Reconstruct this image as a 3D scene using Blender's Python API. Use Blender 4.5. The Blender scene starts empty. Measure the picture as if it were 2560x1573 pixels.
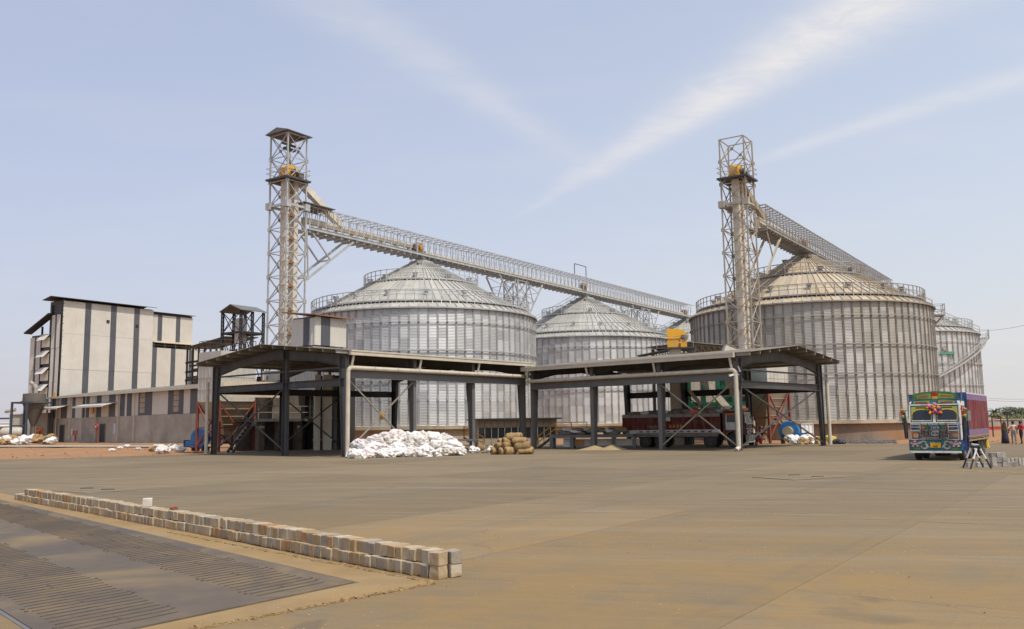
import bpy, math, random
from mathutils import Vector, Matrix, noise
rnd = random.Random(11)
S = bpy.context.scene
COL = S.collection
PI = math.pi
# ---------------------------------------------------------------- camera
W, HH, F = 2560, 1573, 2230.0
CAMZ = 2.0
cam = bpy.data.cameras.new('camera')
cam.lens = F / W * 36.0
cam.sensor_width = 36.0
cam.clip_start = 0.1
cam.clip_end = 6000
camo = bpy.data.objects.new('camera', cam)
COL.objects.link(camo)
RM = Matrix.Rotation(PI / 2 + math.radians(7.03), 3, 'X') @ Matrix.Rotation(math.radians(-0.80), 3, 'Z')
camo.matrix_world = Matrix.Translation((0, 0, CAMZ)) @ RM.to_4x4()
S.camera = camo
CP = Vector((0, 0, CAMZ))


def ray(x, y):
    return RM @ Vector(((x - W / 2) / F, -(y - HH / 2) / F, -1.0))


def at(x, y, Y):
    d = ray(x, y)
    return CP + d * (Y / d.y)


def G(x, y, z=0.0):
    d = ray(x, y)
    return CP + d * ((z - CAMZ) / d.z)


# ---------------------------------------------------------------- light and sky
SUN_EL, SUN_AZ = 60.0, (0.66, -0.75)     # azimuth: direction towards the sun in plan
az = math.atan2(SUN_AZ[0], SUN_AZ[1])    # clockwise from +Y
sd = Vector((math.sin(az) * math.cos(math.radians(SUN_EL)), math.cos(az) * math.cos(math.radians(SUN_EL)), math.sin(math.radians(SUN_EL))))
sl = bpy.data.lights.new('sun', 'SUN')
sl.energy = 3.7
sl.angle = math.radians(1.5)
sl.color = (1.0, 0.95, 0.87)
so = bpy.data.objects.new('sun', sl)
COL.objects.link(so)
so.rotation_euler = (-sd).to_track_quat('-Z', 'Y').to_euler()
S.view_settings.view_transform = 'Standard'
S.view_settings.look = 'None'
S.view_settings.exposure = 0.0
S.view_settings.gamma = 1.0
S.view_settings.use_curve_mapping = False
S.render.engine = 'CYCLES'
S.cycles.max_bounces = 6
S.cycles.diffuse_bounces = 4
S.cycles.use_denoising = True

wd = bpy.data.worlds.new('World')
S.world = wd
wd.use_nodes = True
nt = wd.node_tree
nt.nodes.clear()


class NT:
    """small node helper"""
    def __init__(s, tree):
        s.t = tree

    def n(s, typ, **kw):
        nd = s.t.nodes.new(typ)
        for k, v in kw.items():
            setattr(nd, k, v)
        return nd

    def link(s, a, b):
        s.t.links.new(a, b)

    def inp(s, sock, val):
        if hasattr(val, 'is_output') or isinstance(val, bpy.types.NodeSocket):
            s.t.links.new(val, sock)
        else:
            sock.default_value = val

    def m(s, op, a, b=0.0, c=None, clamp=False):
        nd = s.n('ShaderNodeMath', operation=op, use_clamp=clamp)
        s.inp(nd.inputs[0], a)
        s.inp(nd.inputs[1], b)
        if c is not None:
            s.inp(nd.inputs[2], c)
        return nd.outputs[0]

    def mix(s, fac, a, b, blend='MIX'):
        nd = s.n('ShaderNodeMix', data_type='RGBA', blend_type=blend)
        s.inp(nd.inputs[0], fac)
        s.inp(nd.inputs[6], a if not isinstance(a, tuple) else (*a[:3], 1))
        s.inp(nd.inputs[7], b if not isinstance(b, tuple) else (*b[:3], 1))
        return nd.outputs[2]

    def ramp(s, v, lo, hi, a=0.0, b=1.0):
        nd = s.n('ShaderNodeMapRange', clamp=True, interpolation_type='SMOOTHSTEP')
        s.inp(nd.inputs[0], v)
        nd.inputs[1].default_value = lo
        nd.inputs[2].default_value = hi
        nd.inputs[3].default_value = a
        nd.inputs[4].default_value = b
        return nd.outputs[0]

    def noise(s, vec, scale, detail=3.0, rough=0.55, dist=0.0):
        nd = s.n('ShaderNodeTexNoise')
        if vec is not None:
            s.link(vec, nd.inputs['Vector'])
        nd.inputs['Scale'].default_value = scale
        nd.inputs['Detail'].default_value = detail
        nd.inputs['Roughness'].default_value = rough
        nd.inputs['Distortion'].default_value = dist
        return nd.outputs[0]

    def vmul(s, vec, xyz):
        nd = s.n('ShaderNodeVectorMath', operation='MULTIPLY')
        s.link(vec, nd.inputs[0])
        nd.inputs[1].default_value = xyz
        return nd.outputs[0]


w = NT(nt)
sky = w.n('ShaderNodeTexSky')
sky.sky_type = 'NISHITA'
sky.sun_disc = False
sky.sun_elevation = math.radians(SUN_EL)
sky.sun_rotation = az
sky.altitude = 300
sky.air_density = 1.0
sky.dust_density = 2.2
sky.ozone_density = 1.6
tc = w.n('ShaderNodeTexCoord')
sep = w.n('ShaderNodeSeparateXYZ')
w.link(tc.outputs['Generated'], sep.inputs[0])
dz = w.m('MAXIMUM', sep.outputs[2], 0.0)
den = w.m('ADD', dz, 0.12)
px = w.m('DIVIDE', sep.outputs[0], den)
py = w.m('DIVIDE', sep.outputs[1], den)
cmb = w.n('ShaderNodeCombineXYZ')
w.link(px, cmb.inputs[0])
w.link(py, cmb.inputs[1])


def plane(x, y):
    d = ray(x, y).normalized()
    return Vector((d.x / (max(d.z, 0) + 0.12), d.y / (max(d.z, 0) + 0.12)))


warp = w.noise(cmb.outputs[0], 1.6, 4.0)
warpc = w.m('SUBTRACT', warp, 0.5)
fib = w.noise(w.vmul(cmb.outputs[0], (2.6, 4.0, 1.0)), 2.6, 8.0, 0.68, 0.5)


def streak(p0, p1, w0, w1, amt, fade0=0.12, fade1=0.3):
    """a band of cirrus through two points of the cloud layer, w0..w1 its half width there"""
    a, b = plane(*p0), plane(*p1)
    L = (b - a).length
    e = (b - a) / L
    rx = w.m('SUBTRACT', px, a.x)
    ry = w.m('SUBTRACT', py, a.y)
    s_ = w.m('ADD', w.m('MULTIPLY', rx, e.x), w.m('MULTIPLY', ry, e.y))
    q = w.m('ADD', w.m('MULTIPLY', rx, -e.y), w.m('MULTIPLY', ry, e.x))
    q = w.m('ADD', q, w.m('MULTIPLY', warpc, (w0 + w1) * 0.9))
    t = w.m('DIVIDE', s_, L)
    hw = w.m('MAXIMUM', w.m('ADD', w.m('MULTIPLY', t, w1 - w0), w0), 0.004)
    r = w.m('DIVIDE', q, hw)
    g = w.m('EXPONENT', w.m('MULTIPLY', w.m('MULTIPLY', r, r), -1.0))
    g = w.m('MULTIPLY', g, w.ramp(t, -fade0, fade0))
    g = w.m('MULTIPLY', g, w.ramp(t, 1.0 + fade1, 1.0 + fade1 * 3.0, 1.0, 0.0))
    g = w.m('MULTIPLY', g, w.ramp(fib, 0.25, 0.70, 0.50, 1.0))
    return w.m('MULTIPLY', g, amt)


c1 = streak((1470, 430), (2150, 30), 0.045, 0.115, 0.72, 0.75)
c2 = streak((1400, 370), (820, 0), 0.05, 0.075, 0.27, 0.5)
c3 = streak((1900, 400), (2560, 195), 0.035, 0.06, 0.30, 0.3)
soft = w.ramp(w.noise(w.vmul(cmb.outputs[0], (1.0, 2.2, 1)), 0.9, 5.0, 0.6, 0.4), 0.45, 0.8, 0.0, 0.14)
cl = w.m('ADD', w.m('ADD', c1, c2), w.m('ADD', c3, soft), clamp=True)
# thin dry-season haze: the air low over the land scatters white
hz = w.m('EXPONENT', w.m('MULTIPLY', dz, -3.2))
skyc = w.mix(w.m('MULTIPLY', hz, 0.92), sky.outputs[0], (3.5, 3.05, 2.6))
skyc = w.mix(0.26, skyc, (7.0, 7.9, 9.8))
skyc = w.mix(cl, skyc, (6.0, 5.7, 5.45))
# haze scatters forward: the sky is brighter and paler on the sun's side
dt = w.n('ShaderNodeVectorMath', operation='DOT_PRODUCT')
w.link(tc.outputs['Generated'], dt.inputs[0])
dt.inputs[1].default_value = (1.0, -0.1, 0.1)
fw = w.m('ADD', w.m('MULTIPLY', dt.outputs['Value'], 0.16), 1.02)
fwc = w.n('ShaderNodeCombineXYZ')
w.link(w.m('ADD', w.m('MULTIPLY', fw, 1.08), -0.07), fwc.inputs[0])
w.link(fw, fwc.inputs[1])
w.link(w.m('ADD', w.m('MULTIPLY', fw, 0.45), 0.555), fwc.inputs[2])
skyc = w.mix(1.0, skyc, fwc.outputs[0], 'MULTIPLY')
bg = w.n('ShaderNodeBackground')
bg.inputs[1].default_value = 0.148
w.link(skyc, bg.inputs[0])
wo = w.n('ShaderNodeOutputWorld')
w.link(bg.outputs[0], wo.inputs[0])

# ---------------------------------------------------------------- materials
MT = {}


def mk(name, c, c2=None, scale=1.0, rough=0.7, metal=0.0, bump=0.0, bscale=20.0, stretch=(1, 1, 1), dirt=None, dscale=0.5, damt=0.5,
       rand=0.0, spec=0.5, local=False, lo=0.35, hi=0.68):
    m = bpy.data.materials.new(name)
    m.use_nodes = True
    t = NT(m.node_tree)
    b = m.node_tree.nodes['Principled BSDF']
    b.inputs['Roughness'].default_value = rough
    b.inputs['Metallic'].default_value = metal
    b.inputs['Specular IOR Level'].default_value = spec
    pos = t.n('ShaderNodeTexCoord').outputs['Object'] if local else t.n('ShaderNodeNewGeometry').outputs['Position']
    col = (*c, 1)
    if c2 is not None:
        f = t.ramp(t.noise(t.vmul(pos, stretch), scale, 5.0, 0.6), lo, hi)
        col = t.mix(f, tuple(c), tuple(c2))
    if dirt is not None:
        f2 = t.m('MULTIPLY', t.ramp(t.noise(t.vmul(pos, (1, 1, 0.35)), dscale, 6.0, 0.65, 0.5), 0.42, 0.75), damt)
        col = t.mix(f2, col, tuple(dirt))
    if rand:
        oi = t.n('ShaderNodeObjectInfo')
        v = t.m('ADD', t.m('MULTIPLY', oi.outputs['Random'], 2 * rand), 1 - rand)
        hs = t.n('ShaderNodeHueSaturation')
        t.inp(hs.inputs['Value'], v)
        t.inp(hs.inputs['Color'], col)
        col = hs.outputs[0]
    t.inp(b.inputs['Base Color'], col)
    if bump:
        bp = t.n('ShaderNodeBump')
        bp.inputs['Strength'].default_value = bump
        bp.inputs['Distance'].default_value = 0.02
        t.link(t.noise(pos, bscale, 4.0), bp.inputs['Height'])
        t.link(bp.outputs[0], b.inputs['Normal'])
    MT[name] = m
    return m


def mk_silo(name, c, dust, damt, rough=0.42, metal=0.75):
    """galvanised sheet: each ring of sheets its own tone, dust running down"""
    m = bpy.data.materials.new(name)
    m.use_nodes = True
    t = NT(m.node_tree)
    b = m.node_tree.nodes['Principled BSDF']
    pos = t.n('ShaderNodeNewGeometry').outputs['Position']
    s = t.n('ShaderNodeSeparateXYZ')
    t.link(pos, s.inputs[0])
    oi = t.n('ShaderNodeObjectInfo')
    row = t.m('FLOOR', t.m('DIVIDE', s.outputs[2], 1.12))
    wn = t.n('ShaderNodeTexWhiteNoise', noise_dimensions='2D')
    cb = t.n('ShaderNodeCombineXYZ')
    t.link(t.m('MULTIPLY', t.m('FLOOR', t.m('MULTIPLY', oi.outputs['Random'], 40)), 1.0), cb.inputs[0])
    t.link(row, cb.inputs[1])
    t.link(cb.outputs[0], wn.inputs['Vector'])
    v = t.m('ADD', t.m('MULTIPLY', wn.outputs[0], 0.40), 0.78)
    hs = t.n('ShaderNodeHueSaturation')
    hs.inputs['Color'].default_value = (*c, 1)
    t.link(v, hs.inputs['Value'])
    f = t.ramp(t.noise(t.vmul(pos, (0.6, 0.6, 0.12)), 0.7, 6.0, 0.65), 0.36, 0.7)
    f = t.m('MULTIPLY', f, damt)
    bf = t.ramp(s.outputs[2], 1.9, 3.4, 0.35 * min(1, damt * 2), 0.0)
    f = t.m('ADD', f, t.m('MULTIPLY', bf, t.noise(pos, 1.5)), clamp=True)
    col = t.mix(f, hs.outputs[0], dust)
    t.inp(b.inputs['Base Color'], col)
    t.inp(b.inputs['Metallic'], t.m('MULTIPLY', t.m('SUBTRACT', 1.0, f), metal))
    t.inp(b.inputs['Roughness'], t.m('ADD', t.m('MULTIPLY', f, 0.35), t.m('ADD', t.m('MULTIPLY', wn.outputs[0], 0.12), rough - 0.06)))
    MT[name] = m
    return m


mk_silo('silo_wall', (0.60, 0.60, 0.585), (0.40, 0.355, 0.29), 0.25, 0.38, 0.40)
mk_silo('silo_wall_dusty', (0.46, 0.455, 0.42), (0.28, 0.24, 0.175), 0.62, 0.42, 0.35)
mk('silo_roof', (0.43, 0.415, 0.37), (0.34, 0.335, 0.31), 0.35, 0.55, 0.08, dirt=(0.42, 0.36, 0.27), dscale=0.25, damt=0.4, rand=0.09)
mk('silo_roof_dusty', (0.44, 0.375, 0.28), (0.41, 0.305, 0.18), 0.30, 0.6, 0.05, dirt=(0.36, 0.36, 0.33), dscale=0.4, damt=0.6, rand=0.13)
mk('galv', (0.50, 0.50, 0.485), (0.40, 0.395, 0.375), 1.2, 0.5, 0.3)
mk('galv_dusty', (0.36, 0.34, 0.31), (0.28, 0.25, 0.21), 1.0, 0.6, 0.35)
mk('tower_dusty', (0.42, 0.39, 0.33), (0.36, 0.29, 0.20), 0.6, 0.65, 0.15)
mk('steel_dark', (0.055, 0.055, 0.058), (0.075, 0.068, 0.06), 1.2, 0.6, 0.1, dirt=(0.16, 0.13, 0.10), dscale=0.8, damt=0.35)
mk('steel_grey', (0.135, 0.132, 0.130), (0.165, 0.155, 0.145), 1.0, 0.55, 0.15, dirt=(0.17, 0.13, 0.10), dscale=1.0, damt=0.35)
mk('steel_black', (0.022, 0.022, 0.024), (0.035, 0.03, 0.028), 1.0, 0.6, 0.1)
mk('purlin', (0.31, 0.285, 0.235), (0.23, 0.195, 0.15), 0.8, 0.6, 0.2)
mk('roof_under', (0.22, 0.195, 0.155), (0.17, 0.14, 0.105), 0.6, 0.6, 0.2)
mk('cream', (0.68, 0.62, 0.51), (0.60, 0.53, 0.42), 0.8, 0.5, 0.0, dirt=(0.42, 0.30, 0.17), dscale=0.7, damt=0.45)
mk('cream_pipe', (0.55, 0.49, 0.38), (0.48, 0.42, 0.32), 1.5, 0.45)
mk('clad_cream', (0.60, 0.565, 0.50), (0.55, 0.515, 0.45), 0.4, 0.45, 0.0, dirt=(0.50, 0.42, 0.31), dscale=0.12, damt=0.35, rand=0.04)
mk('clad_tan', (0.47, 0.385, 0.265), (0.44, 0.35, 0.24), 0.4, 0.5, rand=0.05)
mk('clad_grey', (0.085, 0.09, 0.10), (0.10, 0.10, 0.11), 0.5, 0.45, rand=0.06)
mk('filter_white', (0.52, 0.49, 0.43), (0.46, 0.43, 0.37), 0.7, 0.5, dirt=(0.34, 0.25, 0.16), dscale=0.7, damt=0.4)
mk('filter_tan', (0.36, 0.29, 0.20), (0.31, 0.24, 0.16), 0.8, 0.6)
mk('concrete_wall', (0.42, 0.38, 0.315), (0.32, 0.285, 0.235), 0.35, 0.9, bump=0.3, bscale=6, dirt=(0.20, 0.18, 0.15), dscale=0.25, damt=0.6)
mk('plinth', (0.50, 0.42, 0.31), (0.38, 0.29, 0.19), 0.5, 0.9, dirt=(0.22, 0.18, 0.14), dscale=0.5, damt=0.5)
mk('plinth_red', (0.24, 0.19, 0.14), (0.34, 0.17, 0.07), 0.35, 0.9, stretch=(1, 1, 1.6), dirt=(0.13, 0.11, 0.09), dscale=0.5, damt=0.85)
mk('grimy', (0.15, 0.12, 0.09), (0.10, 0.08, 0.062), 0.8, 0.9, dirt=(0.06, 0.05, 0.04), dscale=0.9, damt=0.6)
mk('red_oxide', (0.24, 0.062, 0.035), (0.17, 0.05, 0.032), 1.5, 0.6)
mk('yellow', (0.80, 0.40, 0.02), (0.70, 0.34, 0.02), 1.2, 0.45, dirt=(0.4, 0.25, 0.08), dscale=1.2, damt=0.35)
mk('orange_old', (0.55, 0.27, 0.06), (0.38, 0.17, 0.05), 1.5, 0.6)
mk('rust', (0.30, 0.14, 0.05), (0.22, 0.11, 0.05), 3, 0.8)
mk('blue', (0.02, 0.125, 0.31), (0.03, 0.17, 0.38), 1.5, 0.4)
mk('green', (0.012, 0.10, 0.06), (0.02, 0.13, 0.08), 1.2, 0.5)
mk('white', (0.75, 0.74, 0.71), (0.66, 0.64, 0.60), 2.0, 0.5)
mk('black', (0.015, 0.015, 0.016), (0.03, 0.028, 0.026), 4.0, 0.6)
mk('rubber', (0.032, 0.030, 0.028), (0.06, 0.05, 0.04), 2.0, 0.85)
mk('rim', (0.12, 0.10, 0.085), (0.08, 0.065, 0.055), 6.0, 0.6)
mk('glass', (0.02, 0.022, 0.025), None, rough=0.08, spec=0.6)
mk('sack_white', (0.74, 0.73, 0.71), (0.60, 0.56, 0.51), 1.4, 0.5, rand=0.12, dirt=(0.48, 0.40, 0.32), dscale=1.6, damt=0.35)
mk('jute', (0.34, 0.225, 0.10), (0.26, 0.165, 0.07), 5.0, 0.95, bump=0.6, bscale=60, rand=0.12)
mk('jute_dark', (0.13, 0.075, 0.035), (0.22, 0.13, 0.06), 9.0, 0.95)
mk('grain', (0.36, 0.27, 0.14), (0.30, 0.22, 0.11), 8.0, 0.95, bump=0.5, bscale=40)
mk('dirty_sack', (0.26, 0.22, 0.17), (0.17, 0.14, 0.11), 2.0, 0.9, rand=0.15)
mk('brick', (0.30, 0.09, 0.045), (0.24, 0.075, 0.04), 8, 0.9)


def mk_yard():
    m = bpy.data.materials.new('yard')
    m.use_nodes = True
    t = NT(m.node_tree)
    b = m.node_tree.nodes['Principled BSDF']
    pos = t.n('ShaderNodeNewGeometry').outputs['Position']
    rot = t.n('ShaderNodeVectorRotate', rotation_type='Z_AXIS')
    t.link(pos, rot.inputs['Vector'])
    rot.inputs['Angle'].default_value = math.radians(12)
    rp = rot.outputs[0]
    big = t.noise(pos, 0.055, 5.0, 0.6, 0.3)
    mid = t.noise(t.vmul(rp, (0.35, 1, 1)), 0.45, 5.0, 0.62, 0.4)
    fine = t.noise(t.vmul(rp, (0.10, 1.6, 1)), 1.5, 6.0, 0.72)
    brush = t.noise(t.vmul(rp, (0.05, 1.0, 1)), 6.5, 4.0, 0.75)
    grit = t.noise(pos, 34.0, 5.0, 0.75)
    col = t.mix(t.ramp(big, 0.35, 0.65), (0.190, 0.142, 0.080), (0.187, 0.134, 0.070))
    col = t.mix(t.m('MULTIPLY', t.ramp(mid, 0.36, 0.68), 0.75), col, (0.155, 0.121, 0.077))
    col = t.mix(t.m('MULTIPLY', t.ramp(fine, 0.42, 0.70), 0.60), col, (0.226, 0.171, 0.100))
    col = t.mix(t.m('MULTIPLY', t.ramp(brush, 0.5, 0.72), 0.5), col, (0.120, 0.093, 0.058))
    # ochre soil carried by tyres, thick round the weighbridge and thinning out
    d = t.n('ShaderNodeVectorMath', operation='DISTANCE')
    t.link(t.vmul(pos, (0.8, 1, 1)), d.inputs[0])
    d.inputs[1].default_value = (-2.2, 10.0, 0)
    near = t.ramp(d.outputs['Value'], 4.0, 17.0, 1.0, 0.0)
    och = t.m('MULTIPLY', near, t.ramp(t.noise(pos, 0.7, 7.0, 0.74, 0.6), 0.30, 0.66, 0.08, 0.85))
    col = t.mix(och, col, (0.250, 0.156, 0.056))
    # tyre-worn lanes both ways, oil spots and hairline cracks
    r2 = t.n('ShaderNodeVectorRotate', rotation_type='Z_AXIS')
    t.link(pos, r2.inputs['Vector'])
    r2.inputs['Angle'].default_value = math.radians(-56)
    lane = t.noise(t.vmul(r2.outputs[0], (0.035, 1, 1)), 0.75, 4.0, 0.65, 0.25)
    col = t.mix(t.m('MULTIPLY', t.ramp(lane, 0.54, 0.66), 0.40), col, (0.130, 0.104, 0.072))
    far_ = t.ramp(near, 0.15, 0.85, 1.0, 0.16)
    lane2 = t.noise(t.vmul(rp, (0.05, 1, 1)), 0.55, 3.0, 0.6, 0.3)
    col = t.mix(t.m('MULTIPLY', t.ramp(lane2, 0.53, 0.68), 0.38), col, (0.262, 0.205, 0.130))
    st2 = t.noise(t.vmul(rp, (0.045, 1, 1)), 1.1, 5.0, 0.75, 0.15)
    col = t.mix(t.m('MULTIPLY', t.ramp(st2, 0.50, 0.62), t.m('MULTIPLY', far_, 0.34)), col, (0.128, 0.100, 0.064))
    st4 = t.noise(t.vmul(rp, (0.09, 1, 1)), 5.5, 4.0, 0.8, 0.1)
    col = t.mix(t.m('MULTIPLY', t.ramp(st4, 0.52, 0.60), t.m('MULTIPLY', far_, 0.40)), col, (0.125, 0.097, 0.062))
    spk = t.noise(pos, 11.0, 5.0, 0.8)
    col = t.mix(t.m('MULTIPLY', t.ramp(spk, 0.55, 0.66), 0.35), col, (0.27, 0.205, 0.125))
    st3 = t.noise(t.vmul(rp, (0.07, 1, 1)), 2.6, 4.0, 0.75, 0.1)
    col = t.mix(t.m('MULTIPLY', t.ramp(st3, 0.54, 0.62), t.m('MULTIPLY', far_, 0.50)), col, (0.255, 0.200, 0.128))
    spot = t.noise(pos, 0.33, 4.0, 0.5, 0.8)
    col = t.mix(t.m('MULTIPLY', t.ramp(spot, 0.665, 0.72), 0.45), col, (0.085, 0.070, 0.055))
    vo = t.n('ShaderNodeTexVoronoi', feature='DISTANCE_TO_EDGE')
    wv = t.n('ShaderNodeVectorMath', operation='ADD')
    t.link(pos, wv.inputs[0])
    nz = t.n('ShaderNodeTexNoise')
    t.link(pos, nz.inputs['Vector'])
    nz.inputs['Scale'].default_value = 1.2
    nz.inputs['Detail'].default_value = 5.0
    t.link(nz.outputs['Color'], wv.inputs[1])
    t.link(wv.outputs[0], vo.inputs['Vector'])
    vo.inputs['Scale'].default_value = 0.16
    ck = t.ramp(vo.outputs['Distance'], 0.0008, 0.0022, 1.0, 0.0)
    ck = t.m('MULTIPLY', ck, t.ramp(t.noise(pos, 0.11, 2.0), 0.5, 0.6, 0.0, 0.55))
    col = t.mix(ck, col, (0.06, 0.045, 0.03))
    oi = t.n('ShaderNodeObjectInfo')
    hs = t.n('ShaderNodeHueSaturation')
    t.inp(hs.inputs['Value'], t.m('ADD', t.m('MULTIPLY', oi.outputs['Random'], 0.22), 0.89))
    t.inp(hs.inputs['Color'], col)
    gr = t.mix(t.m('MULTIPLY', t.ramp(grit, 0.50, 0.68), 0.40), hs.outputs[0], (0.115, 0.085, 0.052))
    gr = t.mix(t.m('MULTIPLY', t.ramp(grit, 0.42, 0.30), 0.35), gr, (0.30, 0.225, 0.13))
    t.inp(b.inputs['Base Color'], gr)
    b.inputs['Roughness'].default_value = 0.85
    b.inputs['Specular IOR Level'].default_value = 0.3
    bp = t.n('ShaderNodeBump')
    bp.inputs['Strength'].default_value = 0.35
    bp.inputs['Distance'].default_value = 0.006
    t.link(t.m('ADD', t.m('MULTIPLY', brush, 0.7), t.m('MULTIPLY', grit, 0.5)), bp.inputs['Height'])
    t.link(bp.outputs[0], b.inputs['Normal'])
    MT['yard'] = m


mk_yard()
mk('joint', (0.115, 0.088, 0.056), (0.20, 0.145, 0.08), 3.0, 0.95)
mk('soil', (0.31, 0.165, 0.072), (0.27, 0.118, 0.042), 0.22, 0.95, bump=0.8, bscale=3, dirt=(0.33, 0.22, 0.11), dscale=0.6, damt=0.6)
mk('ochre', (0.285, 0.182, 0.072), (0.235, 0.152, 0.062), 1.3, 0.95, bump=0.5, bscale=25, dirt=(0.30, 0.225, 0.13), dscale=1.0, damt=0.5)
mk('road', (0.36, 0.30, 0.22), (0.31, 0.25, 0.18), 0.4, 0.9)
mk('deck_steel', (0.098, 0.080, 0.068), (0.125, 0.100, 0.074), 0.6, 0.78, 0.0, spec=0.2, bump=0.2, bscale=12, dirt=(0.25, 0.175, 0.085), dscale=0.5, damt=0.75)
mk('deck_rib', (0.088, 0.070, 0.056), (0.145, 0.10, 0.055), 3.0, 0.8, 0.0)
mk('plate_steel', (0.115, 0.092, 0.068), (0.15, 0.118, 0.082), 1.0, 0.85, 0.0, spec=0.15, dirt=(0.2, 0.15, 0.09), dscale=1.0, damt=0.6)
mk('straw', (0.46, 0.36, 0.22), (0.58, 0.50, 0.38), 3.0, 0.9)
mk('foliage', (0.055, 0.075, 0.025), (0.09, 0.10, 0.04), 1.0, 0.7, rand=0.2)
mk('bark', (0.12, 0.085, 0.055), (0.09, 0.065, 0.04), 3.0, 0.9)
mk('dry_brush', (0.26, 0.22, 0.11), (0.20, 0.19, 0.09), 1.0, 0.9)
mk('gravel', (0.17, 0.165, 0.165), (0.11, 0.105, 0.105), 9.0, 0.95)


def mk_stone():
    m = bpy.data.materials.new('stone')
    m.use_nodes = True
    t = NT(m.node_tree)
    b = m.node_tree.nodes['Principled BSDF']
    oi = t.n('ShaderNodeObjectInfo')
    pos = t.n('ShaderNodeTexCoord').outputs['Object']
    va = t.n('ShaderNodeVectorMath', operation='ADD')
    t.link(pos, va.inputs[0])
    sc = t.n('ShaderNodeVectorMath', operation='SCALE')
    sc.inputs[0].default_value = (7, 13, 5)
    t.link(oi.outputs['Random'], sc.inputs['Scale'])
    t.link(sc.outputs[0], va.inputs[1])
    p = va.outputs[0]
    cr = t.n('ShaderNodeValToRGB')
    cr.color_ramp.interpolation = 'CONSTANT'
    cols = [(0.37, 0.265, 0.145), (0.42, 0.345, 0.24), (0.30, 0.255, 0.195), (0.39, 0.285, 0.16), (0.33, 0.175, 0.062), (0.42, 0.33, 0.22),
            (0.26, 0.22, 0.17), (0.37, 0.24, 0.105), (0.46, 0.385, 0.28), (0.36, 0.26, 0.15), (0.39, 0.305, 0.195)]
    e = cr.color_ramp.elements
    while len(e) < len(cols):
        e.new(0.5)
    for i, c in enumerate(cols):
        e[i].position = i / len(cols)
        e[i].color = (*c, 1)
    t.link(oi.outputs['Random'], cr.inputs[0])
    v1 = t.ramp(t.noise(t.vmul(p, (1, 1, 0.6)), 8.0, 5.0, 0.65, 1.2), 0.42, 0.64)
    col = t.mix(t.m('MULTIPLY', v1, 0.36), cr.outputs[0], (0.50, 0.42, 0.305))
    v2 = t.ramp(t.noise(p, 5.0, 5.0, 0.7, 1.5), 0.56, 0.70)
    col = t.mix(t.m('MULTIPLY', v2, 0.55), col, (0.27, 0.15, 0.06))
    # dust and soil rubbed in towards the arrises, chipped patches
    v3 = t.ramp(t.noise(p, 28.0, 4.0, 0.7, 0.4), 0.55, 0.75)
    col = t.mix(t.m('MULTIPLY', v3, 0.5), col, (0.20, 0.145, 0.09))
    gp = t.n('ShaderNodeNewGeometry').outputs['Position']
    sz = t.n('ShaderNodeSeparateXYZ')
    t.link(gp, sz.inputs[0])
    soil_f = t.m('MULTIPLY', t.ramp(t.m('ADD', sz.outputs[2], t.m('MULTIPLY', t.noise(gp, 14.0), 0.10)), 0.05, 0.12, 0.75, 0.0), 1.0)
    col = t.mix(soil_f, col, (0.27, 0.17, 0.075))
    t.inp(b.inputs['Base Color'], col)
    b.inputs['Roughness'].default_value = 0.85
    bp = t.n('ShaderNodeBump')
    bp.inputs['Strength'].default_value = 0.8
    bp.inputs['Distance'].default_value = 0.012
    t.link(t.noise(p, 18.0, 5.0, 0.7), bp.inputs['Height'])
    t.link(bp.outputs[0], b.inputs['Normal'])
    MT['stone'] = m


mk_stone()


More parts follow.
